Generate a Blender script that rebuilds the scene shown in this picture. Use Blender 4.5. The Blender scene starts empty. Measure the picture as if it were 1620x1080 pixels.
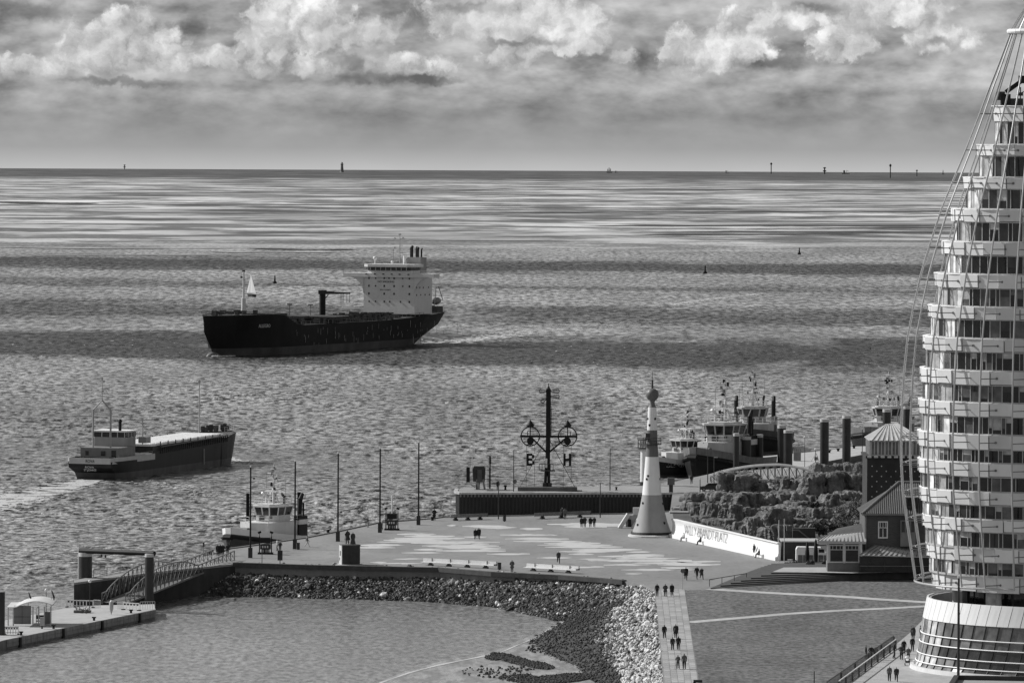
import bpy, bmesh, math, random
import numpy as np
from mathutils import Vector, Matrix, Euler
random.seed(4); rng = np.random.default_rng(4)
R = math.radians
scene = bpy.context.scene
COL = scene.collection
# ------------------------------------------------------------ camera
FPX = 9000.0      # focal length in photograph pixels (1620 wide)
EYE = 64.5        # camera height above the water
LEVEL = 232.5     # photograph row of the true level line; the sea horizon dips below it
REARTH = 7.43e6   # earth radius with refraction
ROLL = R(0.265)
cam_d = bpy.data.cameras.new('camera'); cam = bpy.data.objects.new('camera', cam_d); COL.objects.link(cam)
cam_d.sensor_width = 36; cam_d.lens = 36 * FPX / 1620
cam_d.shift_y = -(540 - LEVEL) / 1620
cam_d.clip_start = 10; cam_d.clip_end = 400000
cam.matrix_world = Matrix.Translation((0, 0, EYE)) @ Matrix.Rotation(R(90), 4, 'X') @ Matrix.Rotation(ROLL, 4, 'Z')
scene.camera = cam
# ------------------------------------------------------------ sun and sky
SUN_EL, SUN_AZ = R(36), R(-67)          # azimuth from +Y, negative = left
sdir = Vector((math.sin(SUN_AZ) * math.cos(SUN_EL), math.cos(SUN_AZ) * math.cos(SUN_EL), math.sin(SUN_EL)))
sun_d = bpy.data.lights.new('sun', 'SUN'); sun_d.energy = 4.9; sun_d.angle = R(0.53); sun_d.color = (1.0, 0.998, 0.993)
sun = bpy.data.objects.new('sun', sun_d); COL.objects.link(sun)
sun.rotation_euler = sdir.to_track_quat('Z', 'Y').to_euler()
sun.location = sdir * 300
vs = scene.view_settings
vs.view_transform = 'Standard'; vs.look = 'None'; vs.exposure = 0.0; vs.gamma = 1.0; vs.use_curve_mapping = False


class NT:
    """tiny helper to write node trees as expressions"""
    def __init__(s, tree): s.t = tree; s.N = tree.nodes; s.L = tree.links
    def new(s, typ, **kw):
        n = s.N.new(typ)
        for k, v in kw.items(): setattr(n, k, v)
        return n
    def put(s, sock, v):
        if isinstance(v, bpy.types.NodeSocket): s.L.new(v, sock)
        elif v is not None: sock.default_value = v
    def m(s, op, a, b=None, c=None, clamp=False):
        n = s.new('ShaderNodeMath', operation=op); n.use_clamp = clamp
        s.put(n.inputs[0], a); s.put(n.inputs[1], b)
        if c is not None: s.put(n.inputs[2], c)
        return n.outputs[0]
    def xyz(s, x, y, z):
        n = s.new('ShaderNodeCombineXYZ')
        for i, v in enumerate((x, y, z)): s.put(n.inputs[i], v)
        return n.outputs[0]
    def sep(s, v):
        n = s.new('ShaderNodeSeparateXYZ'); s.put(n.inputs[0], v); return n.outputs
    def vm(s, op, a, b=None):
        n = s.new('ShaderNodeVectorMath', operation=op); s.put(n.inputs[0], a)
        if b is not None: s.put(n.inputs[1], b)
        return n.outputs[1] if op in ('LENGTH', 'DOT_PRODUCT', 'DISTANCE') else n.outputs[0]
    def noise(s, vec, scale, detail=4, rough=.5, dist=0, lac=2.0):
        n = s.new('ShaderNodeTexNoise'); s.put(n.inputs['Vector'], vec)
        for k, v in (('Scale', scale), ('Detail', detail), ('Roughness', rough), ('Distortion', dist), ('Lacunarity', lac)):
            n.inputs[k].default_value = v
        return n.outputs[0]
    def voro(s, vec, scale, feature='F1', rand=1.0, out=0):
        n = s.new('ShaderNodeTexVoronoi', feature=feature); s.put(n.inputs['Vector'], vec)
        n.inputs['Scale'].default_value = scale; n.inputs['Randomness'].default_value = rand
        return n.outputs[out]
    def step(s, v, lo, hi, a=0.0, b=1.0):
        n = s.new('ShaderNodeMapRange', interpolation_type='SMOOTHSTEP'); s.put(n.inputs[0], v)
        for i, x in enumerate((lo, hi, a, b)): s.put(n.inputs[i + 1], x)
        return n.outputs[0]
    def lin(s, v, lo, hi, a=0.0, b=1.0):
        n = s.new('ShaderNodeMapRange'); s.put(n.inputs[0], v)
        for i, x in enumerate((lo, hi, a, b)): s.put(n.inputs[i + 1], x)
        return n.outputs[0]
    def mix(s, f, a, b):   # scalar mix
        n = s.new('ShaderNodeMix'); n.data_type = 'FLOAT'
        s.put(n.inputs[0], f); s.put(n.inputs[2], a); s.put(n.inputs[3], b); return n.outputs[0]
    def ramp(s, f, pts, interp='LINEAR'):
        n = s.new('ShaderNodeValToRGB'); s.put(n.inputs[0], f); cr = n.color_ramp; cr.interpolation = interp
        while len(cr.elements) < len(pts): cr.elements.new(0.5)
        for e, (p, v) in zip(cr.elements, pts): e.position = p; e.color = (v, v, v, 1)
        return n.outputs[0]


scene.cycles.max_bounces = 4; scene.cycles.diffuse_bounces = 2; scene.cycles.glossy_bounces = 2; scene.cycles.transmission_bounces = 2; scene.cycles.caustics_reflective = False; scene.cycles.caustics_refractive = False
world = bpy.data.worlds.new('World'); scene.world = world; world.use_nodes = True; world.cycles.sampling_method = 'MANUAL'; world.cycles.sample_map_resolution = 512
world.node_tree.nodes.clear()
W = NT(world.node_tree)
sky = W.new('ShaderNodeTexSky', sky_type='NISHITA'); sky.sun_disc = False
sky.sun_elevation = SUN_EL; sky.sun_rotation = SUN_AZ; sky.air_density = 1; sky.dust_density = 1.5
bw = W.new('ShaderNodeRGBToBW'); W.L.new(sky.outputs[0], bw.inputs[0])   # the photograph is black and white
SKYK = 0.05
base = W.m('MULTIPLY', bw.outputs[0], SKYK)
dirv = W.new('ShaderNodeTexCoord').outputs['Generated']
dx, dy, dz = W.sep(dirv)
U = W.m('MULTIPLY', dx, 90.0); V = W.m('MULTIPLY_ADD', dz, 90.0, .375)
P = W.vm('ADD', W.vm('MULTIPLY', dirv, (90.0, 90.0, 90.0)), (0, 0, .375))
# domain warp breaks up the billows
wn = W.new('ShaderNodeTexNoise'); W.put(wn.inputs['Vector'], P); wn.inputs['Scale'].default_value = 3.2; wn.inputs['Detail'].default_value = 4; wn.inputs['Roughness'].default_value = .6
wv = W.vm('MULTIPLY', W.vm('SUBTRACT', wn.outputs['Color'], (.5, .5, .5)), (.5, .5, .36))
PW = W.vm('ADD', P, wv)
# cumulus heaps: (x, y in photograph pixels, radii)
BL = [(205, 82, 112, 66), (140, 100, 62, 36), (262, 98, 66, 36), (30, 112, 80, 26), (350, 95, 45, 26), (470, 50, 100, 70), (445, 108, 75, 30),
      (560, 60, 60, 36), (735, 40, 95, 44), (850, 30, 100, 40), (905, 66, 80, 30), (985, 92, 24, 18), (1090, 92, 46, 50), (640, 105, 70, 26),
      (1160, 70, 60, 45), (1340, 70, 60, 40), (1400, 20, 90, 34), (1480, 60, 60, 32), (1240, 25, 80, 30), (800, 95, 50, 24)]
ux, uy, uz = W.sep(PW)


def heap(x, z):
    d = None
    for (cx, cy, rx, ry) in BL:
        a = W.m('DIVIDE', W.m('SUBTRACT', x, (cx - 810) / 100), rx / 92)
        b = W.m('DIVIDE', W.m('SUBTRACT', z, (270 - cy) / 100), ry / 100)
        b = W.m('MAXIMUM', b, W.m('MULTIPLY', b, -1.35))     # flat base
        q = W.m('SUBTRACT', 1.0, W.m('SQRT', W.m('ADD', W.m('MULTIPLY', a, a), W.m('MULTIPLY', b, b))))
        d = q if d is None else W.m('SMOOTH_MAX', d, q, 0.15)
    return d
# shaded bases and the grey gaps between the heaps
DK = [(195, 133, 95, 8), (600, 124, 85, 12), (690, 128, 60, 8), (560, 100, 34, 18), (825, 68, 95, 9), (745, 14, 70, 12), (1012, 95, 20, 34), (305, 45, 24, 34), (55, 22, 75, 20), (640, 34, 60, 22), (1220, 96, 75, 13), (1290, 12, 70, 12), (1480, 66, 30, 10)]


hp = heap(ux, uz)
inview = W.m('MULTIPLY', W.step(dy, .9, .97), W.m('MULTIPLY', W.step(W.m('ABSOLUTE', dx), .16, .11), W.step(dz, .06, .034)))
gen = W.lin(W.noise(P, .35, 3, .5), .42, .62, -.6, .5)
hp = W.mix(inview, gen, hp)


def billow(v):
    a = W.voro(v, 1.35); b = W.voro(v, 3.6); c = W.noise(v, 3.0, 5, .62)
    r = W.m('ADD', W.m('MULTIPLY', a, -.62), W.m('MULTIPLY', b, -.3))
    return W.m('ADD', W.m('ADD', r, .62), W.m('MULTIPLY', W.m('SUBTRACT', c, .5), .85))


f1 = billow(PW)
f2 = billow(W.vm('ADD', PW, (-.13, 0, .12)))
relief = W.m('SUBTRACT', f1, f2)
dens = W.m('ADD', hp, W.m('MULTIPLY', W.m('SUBTRACT', f1, .25), .95))
mask = W.m('MULTIPLY', W.step(dens, -.16, .22), W.step(V, 1.15, 1.6))
soft = W.noise(P, .8, 4, .5)
lit = W.m('ADD', .65, W.m('MULTIPLY', relief, .8))
lit = W.m('MULTIPLY', lit, W.lin(soft, .34, .66, .66, 1.22))
lit = W.m('MULTIPLY', lit, W.step(V, 1.25, 1.9, .66, 1.06))
# soft layered cloud behind, denser towards the top of the picture
SV = W.vm('MULTIPLY', P, (.45, .45, 1.0))
st = W.noise(SV, 1.3, 5, .55)
st2 = W.noise(W.vm('ADD', SV, (-.1, 0, .12)), 1.3, 5, .55)
dk = None
for (cx, cy, rx, ry) in DK:
    a = W.m('DIVIDE', W.m('SUBTRACT', ux, (cx - 810) / 100), rx / 100); b = W.m('DIVIDE', W.m('SUBTRACT', uz, (270 - cy) / 100), ry / 100)
    q = W.m('SUBTRACT', 1.0, W.m('SQRT', W.m('ADD', W.m('MULTIPLY', a, a), W.m('MULTIPLY', b, b)))); dk = q if dk is None else W.m('MAXIMUM', dk, q)
dk = W.m('MULTIPLY', W.step(W.m('ADD', dk, W.m('MULTIPLY', W.m('SUBTRACT', soft, .5), 1.2)), -.15, .7), inview)
veil = W.ramp(W.m('DIVIDE', V, 2.7), [(0, .54), (.04, .49), (.13, .38), (.32, .31), (.46, .38), (.6, .43), (1, .43)])
lay = W.m('ADD', W.lin(st, .3, .7, .62, 1.38), W.m('MULTIPLY', W.m('SUBTRACT', st, st2), 2.0))
veil = W.m('MULTIPLY', veil, W.mix(W.step(V, .2, 1.5), W.lin(st, .3, .7, .97, 1.03), lay))
cl = W.m('MULTIPLY', W.mix(mask, veil, lit), W.m('SUBTRACT', 1.0, W.m('MULTIPLY', dk, .42)))
cl = W.m('MAXIMUM', cl, .13)
CLOUDCOVER = W.step(dz, .6, .1, .22, .95)
tot = W.mix(CLOUDCOVER, base, cl)
tot = W.mix(W.step(dz, -.0125, -.006), .12, tot)
bg = W.new('ShaderNodeBackground'); W.put(bg.inputs[0], tot); bg.inputs[1].default_value = 1.0
wo = W.new('ShaderNodeOutputWorld'); W.L.new(bg.outputs[0], wo.inputs[0])


# ------------------------------------------------------------ photograph pixel -> place
def ray(px, py):
    u, v = px - 810.0, LEVEL - py
    return (u * math.cos(ROLL) - v * math.sin(ROLL)) / FPX, (u * math.sin(ROLL) + v * math.cos(ROLL)) / FPX
def G(px, py, z=4.0):
    a, b = ray(px, py); Y = (z - EYE) / b
    return Vector((a * Y, Y, z))
def Gw(px, py):               # a point on the (curved) water
    a, b = ray(px, py); z = 0.0; Y = 1000.
    for _ in range(60):
        Y = min((z - EYE) / b, 30500.); z = -Y * Y / (2 * REARTH)
    return Vector((a * Y, Y, z))
def A(px, py, Y):
    a, b = ray(px, py); return Vector((a * Y, Y, EYE + b * Y))
def S(Y): return FPX / Y      # photograph pixels per metre at distance Y


# ------------------------------------------------------------ materials
MATS = {}
def mat(val, rough=.65, var=.12, scale=2.0, bump=0.0, metal=0.0, spec=.4, key=''):
    k = (val, rough, var, scale, bump, metal, spec, key)
    if k in MATS: return MATS[k]
    m = bpy.data.materials.new('grey_%03d' % int(val * 1000)); m.use_nodes = True
    T = NT(m.node_tree); b = T.N['Principled BSDF']
    tc = T.new('ShaderNodeTexCoord').outputs['Object']
    n = T.noise(tc, scale, 5, .6)
    v = T.m('MULTIPLY', T.lin(n, .3, .7, 1 - var, 1 + var), val)
    streak = T.noise(T.vm('MULTIPLY', tc, (1, 1, .12)), scale * 2.2, 3, .6)
    v = T.m('MULTIPLY', v, T.lin(streak, .3, .7, 1 - var * .7, 1 + var * .7))
    T.put(b.inputs['Base Color'], v)
    b.inputs['Roughness'].default_value = rough; b.inputs['Metallic'].default_value = metal
    b.inputs['Specular IOR Level'].default_value = spec
    if bump:
        bn = T.new('ShaderNodeBump'); bn.inputs['Strength'].default_value = .6; bn.inputs['Distance'].default_value = bump
        T.put(bn.inputs['Height'], T.noise(tc, scale * 3, 6, .65)); T.L.new(bn.outputs[0], b.inputs['Normal'])
    MATS[k] = m
    return m


# ------------------------------------------------------------ mesh building
class MB:
    def __init__(s): s.v = []; s.f = []
    def add(s, vs, fs):
        n = len(s.v); s.v += [tuple(p) for p in vs]; s.f += [tuple(i + n for i in f) for f in fs]; return s
    def box(s, c, size, rz=0, rx=0, ry=0):
        hx, hy_, hz = size[0] / 2, size[1] / 2, size[2] / 2
        M_ = Euler((rx, ry, rz)).to_matrix()
        vs = [Vector(c) + M_ @ Vector((x * hx, y * hy_, z * hz)) for x in (-1, 1) for y in (-1, 1) for z in (-1, 1)]
        return s.add(vs, [(0, 1, 3, 2), (4, 6, 7, 5), (0, 4, 5, 1), (2, 3, 7, 6), (0, 2, 6, 4), (1, 5, 7, 3)])
    def bar(s, a, b, w, h=None):      # square bar between two points
        return s.rod(a, b, w * .707, n=4, r1=None, tw=R(45), flat=(h / w if h else 1))
    def rod(s, a, b, r, n=8, r1=None, tw=0, flat=1):
        a = Vector(a); b = Vector(b); r1 = r if r1 is None else r1
        d = (b - a)
        if d.length < 1e-6: return s
        d.normalize(); up = Vector((0, 0, 1)) if abs(d.z) < .95 else Vector((0, 1, 0))
        x = d.cross(up).normalized(); y = x.cross(d)
        vs = []
        for p, q in ((a, r), (b, r1)):
            for i in range(n):
                t = 2 * math.pi * i / n + tw
                vs.append(p + x * math.cos(t) * q + y * math.sin(t) * q * flat)
        fs = [(i, (i + 1) % n, n + (i + 1) % n, n + i) for i in range(n)]
        fs += [tuple(range(n))[::-1], tuple(range(n, 2 * n))]
        return s.add(vs, fs)
    def path(s, pts, r, n=6):
        for a, b in zip(pts[:-1], pts[1:]): s.rod(a, b, r, n)
        return s
    def lathe(s, prof, n=24, c=(0, 0, 0), a0=0, a1=2 * math.pi, sx=1, sy=1, cap=True):
        full = abs(a1 - a0 - 2 * math.pi) < 1e-6; k = n if full else n + 1
        vs = []
        for (r, z) in prof:
            for i in range(k):
                t = a0 + (a1 - a0) * i / n
                vs.append((c[0] + r * math.cos(t) * sx, c[1] + r * math.sin(t) * sy, c[2] + z))
        fs = []
        for j in range(len(prof) - 1):
            for i in range(n):
                i2 = (i + 1) % k
                fs.append((j * k + i, j * k + i2, (j + 1) * k + i2, (j + 1) * k + i))
        if cap and full:
            fs.append(tuple(range(k))[::-1]); fs.append(tuple(range((len(prof) - 1) * k, len(prof) * k)))
        return s.add(vs, fs)
    def sphere(s, c, r, n=10, sq=(1, 1, 1)):
        m_ = max(4, n // 2); vs = [(c[0], c[1], c[2] - r * sq[2])]
        for j in range(1, m_):
            p = -math.pi / 2 + math.pi * j / m_
            for i in range(n):
                t = 2 * math.pi * i / n
                vs.append((c[0] + r * sq[0] * math.cos(p) * math.cos(t), c[1] + r * sq[1] * math.cos(p) * math.sin(t), c[2] + r * sq[2] * math.sin(p)))
        vs.append((c[0], c[1], c[2] + r * sq[2])); L = len(vs) - 1; fs = []
        for i in range(n):
            fs.append((0, 1 + (i + 1) % n, 1 + i)); fs.append((L, L - n + i, L - n + (i + 1) % n))
        for j in range(m_ - 2):
            for i in range(n):
                a = 1 + j * n + i; b = 1 + j * n + (i + 1) % n; fs.append((a, b, b + n, a + n))
        return s.add(vs, fs)
    def prism(s, poly, z0, z1):
        n = len(poly); z0s = z0 if hasattr(z0, '__len__') else [z0] * n; z1s = z1 if hasattr(z1, '__len__') else [z1] * n
        vs = [(p[0], p[1], z) for p, z in zip(poly, z0s)] + [(p[0], p[1], z) for p, z in zip(poly, z1s)]
        return s.add(vs, [tuple(range(n))[::-1], tuple(range(n, 2 * n))] + [(i, (i + 1) % n, n + (i + 1) % n, n + i) for i in range(n)])
    def loft(s, rings, cap=True, closed=True):
        n = len(rings[0]); vs = [p for r_ in rings for p in r_]; fs = []
        for j in range(len(rings) - 1):
            for i in range(n if closed else n - 1):
                i2 = (i + 1) % n; fs.append((j * n + i, j * n + i2, (j + 1) * n + i2, (j + 1) * n + i))
        if cap: fs += [tuple(range(n))[::-1], tuple(range((len(rings) - 1) * n, len(rings) * n))]
        return s.add(vs, fs)
    def mesh(s, name, fixn=True):
        me = bpy.data.meshes.new(name); me.from_pydata(s.v, [], s.f); me.update()
        if fixn:
            bm = bmesh.new(); bm.from_mesh(me); bmesh.ops.recalc_face_normals(bm, faces=bm.faces); bm.to_mesh(me); bm.free()
        return me


def link(name, me, m, parent=None, smooth=False, loc=None, rz=None, rot=None, scale=None):
    o = bpy.data.objects.new(name, me)
    if m is not None and not me.materials:
        me.materials.append(m)
    if smooth:
        me.polygons.foreach_set('use_smooth', [True] * len(me.polygons))
        try: me.set_sharp_from_angle(angle=R(35))
        except Exception: pass
    if loc is not None: o.location = loc
    if rz is not None: o.rotation_euler = (0, 0, rz)
    if rot is not None: o.rotation_euler = rot
    if scale is not None: o.scale = scale
    COL.objects.link(o)
    if parent is not None: o.parent = parent
    return o
def obj(name, mb, m, parent=None, smooth=False, fixn=True, **kw):
    return link(name, mb.mesh(name, fixn), m, parent, smooth, **kw)
def tag(o, label=None, cat=None, group=None, kind=None):
    if label: o['label'] = label
    if cat: o['category'] = cat
    if group: o['group'] = group
    if kind: o['kind'] = kind
    return o
def thing(name, label, cat, loc=(0, 0, 0), rz=0, group=None):
    o = bpy.data.objects.new(name, None); COL.objects.link(o); o.empty_display_size = .5
    o.location = loc; o.rotation_euler = (0, 0, rz)
    return tag(o, label, cat, group)
def struct(name, mb, m, smooth=False, parent=None, label=None, fixn=True):
    o = obj(name, mb, m, parent, smooth, fixn); o['kind'] = 'structure'
    if label: o['label'] = label
    return o
def kids(o): return [c for c in COL.objects if c.parent == o]
def copy_tree(o, loc=None, rz=None, label=None, kidmap=None):
    c = o.copy(); COL.objects.link(c)
    if loc is not None: c.location = loc
    if rz is not None: c.rotation_euler = (0, 0, rz)
    if label: c['label'] = label
    for k in list(o.children):
        kk = k.copy(); COL.objects.link(kk); kk.parent = c
        for g in list(k.children):
            gg = g.copy(); COL.objects.link(gg); gg.parent = kk
    return c
def text_mb(s, size, depth=.03, xs=1.0, off=0):
    """lettering as a mesh in the local XZ plane, facing -Y, starting at the origin"""
    cu = bpy.data.curves.new('lettering', 'FONT'); cu.body = s; cu.size = size; cu.extrude = depth; cu.resolution_u = 3; cu.offset = off
    o = bpy.data.objects.new('lettering', cu); COL.objects.link(o)
    dg = bpy.context.evaluated_depsgraph_get(); me = bpy.data.meshes.new_from_object(o.evaluated_get(dg))
    bpy.data.objects.remove(o)
    m_ = MB(); m_.v = [(v.co.x * xs, -v.co.z, v.co.y) for v in me.vertices]; m_.f = [tuple(p.vertices) for p in me.polygons]
    return m_
def xf(mb, M_):
    mb.v = [tuple(M_ @ Vector(p)) for p in mb.v]; return mb
# ------------------------------------------------------------ water
def water_material():
    m = bpy.data.materials.new('river_water'); m.use_nodes = True
    T = NT(m.node_tree); b = T.N['Principled BSDF']
    tc = T.new('ShaderNodeTexCoord').outputs['Object']; x, y, z = T.sep(tc)
    flat = T.vm('MULTIPLY', tc, (1, 1, 0))
    # chop: crests a couple of metres long near by, larger wave groups farther out where single waves merge
    c1 = T.noise(T.vm('MULTIPLY', flat, (.55, .5, 1)), 1, 5, .68)
    c2 = T.noise(T.vm('MULTIPLY', flat, (.45, .16, 1)), 1, 5, .68)
    c3 = T.noise(T.vm('MULTIPLY', flat, (.32, .055, 1)), 1, 5, .7)
    fine = T.noise(T.vm('MULTIPLY', flat, (1.5, .9, 1)), 1, 3, .6)
    chop = T.mix(T.step(y, 1000, 1350), c1, T.mix(T.step(y, 1600, 2200), c2, c3))
    # cloud shadows put into the water colour as dark bands, with duller shine
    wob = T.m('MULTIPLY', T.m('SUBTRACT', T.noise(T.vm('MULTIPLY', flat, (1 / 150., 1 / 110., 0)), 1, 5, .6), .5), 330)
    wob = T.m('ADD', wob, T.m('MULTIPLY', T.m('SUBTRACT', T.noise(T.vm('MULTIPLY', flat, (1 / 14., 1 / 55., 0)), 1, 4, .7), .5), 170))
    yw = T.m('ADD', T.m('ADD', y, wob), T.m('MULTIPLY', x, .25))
    cloud_shade = None
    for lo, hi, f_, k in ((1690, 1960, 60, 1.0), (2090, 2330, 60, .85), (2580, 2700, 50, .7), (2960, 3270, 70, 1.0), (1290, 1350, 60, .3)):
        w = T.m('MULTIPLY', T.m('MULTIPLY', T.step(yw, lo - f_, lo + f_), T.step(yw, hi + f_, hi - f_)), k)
        cloud_shade = w if cloud_shade is None else T.m('MAXIMUM', cloud_shade, w)
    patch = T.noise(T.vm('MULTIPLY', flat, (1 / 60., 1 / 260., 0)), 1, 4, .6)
    cloud_shade = T.m('MULTIPLY', cloud_shade, T.step(patch, .27, .42))
    # beyond: sand and silt of the tidal flats show through thin water
    far = T.step(T.m('ADD', y, T.m('MULTIPLY', wob, 2.0)), 3250, 4300)
    silt = T.noise(T.vm('MULTIPLY', flat, (1 / 150., 1 / 200., 0)), 1, 7, .7)
    silt2 = T.noise(T.vm('MULTIPLY', flat, (1 / 700., 1 / 1000., 0)), 1, 7, .74)
    farc = T.m('ADD', T.m('MULTIPLY', T.step(silt, .45, .56), .36), .1)
    farc = T.m('MULTIPLY', farc, T.lin(silt2, .38, .6, .5, 1.6))
    farc = T.m('MULTIPLY', farc, T.m('MULTIPLY', T.step(y, 14500, 11500, .22, 1), 1.0))
    basin = T.step(y, 850, 790)
    body = T.mix(basin, T.mix(cloud_shade, .2, .055), .2)
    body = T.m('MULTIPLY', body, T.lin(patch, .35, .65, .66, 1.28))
    cc = T.m('MULTIPLY', T.lin(chop, .42, .59, .05, 2.0), T.mix(T.step(y, 900, 1500), T.lin(fine, .35, .65, .55, 1.45), 1.0))
    near = T.m('MULTIPLY', body, T.mix(basin, cc, T.lin(T.noise(T.vm('MULTIPLY', flat, (1.1, .42, 1)), 1, 5, .65), .38, .62, .45, 1.5)))  # wave light and shade put into the base colour as pale and dark ripples
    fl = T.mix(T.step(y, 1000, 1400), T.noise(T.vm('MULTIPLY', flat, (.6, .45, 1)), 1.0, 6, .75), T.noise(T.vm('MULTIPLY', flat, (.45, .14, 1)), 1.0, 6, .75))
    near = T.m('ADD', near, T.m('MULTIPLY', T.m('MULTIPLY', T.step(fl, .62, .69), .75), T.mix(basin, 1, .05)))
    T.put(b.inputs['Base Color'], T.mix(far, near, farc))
    T.put(b.inputs['Specular IOR Level'], T.mix(cloud_shade, .32, .12)); T.put(b.inputs['Roughness'], T.mix(far, T.mix(basin, T.mix(cloud_shade, .33, .5), .22), .5))
    b.inputs['IOR'].default_value = 1.33
    bp = T.new('ShaderNodeBump'); T.put(bp.inputs['Height'], T.mix(far, chop, .5)); bp.inputs['Distance'].default_value = .6; T.put(bp.inputs['Strength'], T.mix(basin, .9, .35))
    T.L.new(bp.outputs[0], b.inputs['Normal'])
    return m


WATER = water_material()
NC, NRW = 460, 1250
Y0, Y1 = 640.0, 5200.0
t_ = np.linspace(0, 1, NRW)
Yr = 1 / (1 / Y0 + (1 / Y1 - 1 / Y0) * t_)                 # rows even in 1/Y
Xa = np.linspace(-.0965, .0965, NC)
YY, AA = np.meshgrid(Yr, Xa, indexing='ij'); XX = AA * YY
cell = np.abs(np.gradient(Yr))[:, None] + 0 * XX
ZZ = np.zeros_like(XX)
wr = np.random.default_rng(11)
main_dir = R(79)                                            # wind blows the waves down river
for i in range(90):
    lam = 1.6 * (6.5 ** wr.random()) ; th = main_dir + wr.normal(0, .3) ; ph = wr.random() * 6.283
    kx, ky = math.cos(th) * 6.283 / lam, math.sin(th) * 6.283 / lam
    amp = .009 * lam ** .75
    att = np.clip(lam / (2.2 * cell) - .6, 0, 1)
    w = np.sin(kx * XX + ky * YY + ph + .8 * np.sin(XX * .021 * (1 + i % 5) + i) + .8 * np.sin(YY * .013 * (1 + i % 3) + 2 * i))
    ZZ += amp * att * (w + .25 * np.cos(2 * (kx * XX + ky * YY + ph)))
patch = .75 + .45 * np.sin(XX * .043 + YY * .011 + 1) * np.sin(YY * .017 - XX * .02)
shelter = 1.0
basin = .12 + .88 * np.clip((YY - 800) / 60, 0, 1)
ZZ *= patch * basin * np.clip((Y1 - YY) / 900, 0, 1)
ZZ -= .1 + YY ** 2 / (2 * REARTH)
me = bpy.data.meshes.new('river_water')
vv = np.stack([XX, YY, ZZ], -1).reshape(-1, 3).astype(np.float32)
idx = np.arange(NRW * NC).reshape(NRW, NC)
q = np.stack([idx[:-1, :-1], idx[:-1, 1:], idx[1:, 1:], idx[1:, :-1]], -1).reshape(-1, 4).astype(np.int32)
me.vertices.add(len(vv)); me.vertices.foreach_set('co', vv.ravel())
me.loops.add(q.size); me.loops.foreach_set('vertex_index', q.ravel())
me.polygons.add(len(q)); me.polygons.foreach_set('loop_start', np.arange(0, q.size, 4, dtype=np.int32)); me.polygons.foreach_set('loop_total', np.full(len(q), 4, dtype=np.int32))
me.update(calc_edges=True); me.polygons.foreach_set('use_smooth', [True] * len(q))
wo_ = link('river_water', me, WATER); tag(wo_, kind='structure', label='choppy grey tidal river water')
# the far water follows the curve of the earth to the horizon and beyond it
f = MB()
rows = [Y1] + [Y1 * (70000 / Y1) ** (k / 60) for k in range(1, 61)]
cols = [-.0965 + .193 * k / 24 for k in range(25)]
wide = [-1.2, -.6, -.25] + cols + [.25, .6, 1.2]
def zc(Y, X): return -.1 - (Y * Y) / (2 * REARTH)
for Yv in rows:
    f.v += [(a * Yv, Yv, zc(Yv, 0)) for a in wide]
nW = len(wide)
for j in range(len(rows) - 1):
    for i in range(nW - 1): f.f.append((j * nW + i, j * nW + i + 1, (j + 1) * nW + i + 1, (j + 1) * nW + i))
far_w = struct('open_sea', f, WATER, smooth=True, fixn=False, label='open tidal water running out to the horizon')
f = MB()
zz = -.1 - Y0 * Y0 / (2 * REARTH)
for sg in (-1, 1):
    a = [(sg * .0965 * Y0, Y0, zc(Y0, 0)), (sg * .0965 * Y1, Y1, zc(Y1, 0)), (sg * 1.2 * Y1, Y1, zc(Y1, 0)), (sg * 1.2 * Y1, -2500, zz), (sg * .0965 * Y0, -2500, zz)]
    f.add(a, [(0, 1, 2, 3, 4) if sg < 0 else (4, 3, 2, 1, 0)])
f.add([(-.0965 * Y0, Y0, zz), (.0965 * Y0, Y0, zz), (.0965 * Y0, -2500, zz), (-.0965 * Y0, -2500, zz)], [(3, 2, 1, 0)])
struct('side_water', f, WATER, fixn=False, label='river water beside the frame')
# ------------------------------------------------------------ land
QZ = 4.0
def resample(pts, n):
    P_ = [Vector(p) for p in pts]; d = [0]
    for a, b in zip(P_[:-1], P_[1:]): d.append(d[-1] + (b - a).length)
    out = []
    for i in range(n):
        t = d[-1] * i / (n - 1); k = 0
        while k < len(d) - 2 and d[k + 1] < t: k += 1
        u = (t - d[k]) / max(1e-9, d[k + 1] - d[k]); out.append(P_[k].lerp(P_[k + 1], u))
    return out
def inpoly(x, y, poly):
    c = False; n = len(poly); j = n - 1
    for i in range(n):
        xi, yi = poly[i]; xj, yj = poly[j]
        if (yi > y) != (yj > y) and x < (xj - xi) * (y - yi) / (yj - yi) + xi: c = not c
        j = i
    return c
def to_px(p):
    X, Y, Z = p; a, b = X / Y, (Z - EYE) / Y
    u = (a * math.cos(ROLL) + b * math.sin(ROLL)) * FPX; v = (-a * math.sin(ROLL) + b * math.cos(ROLL)) * FPX
    return u + 810, LEVEL - v

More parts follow.
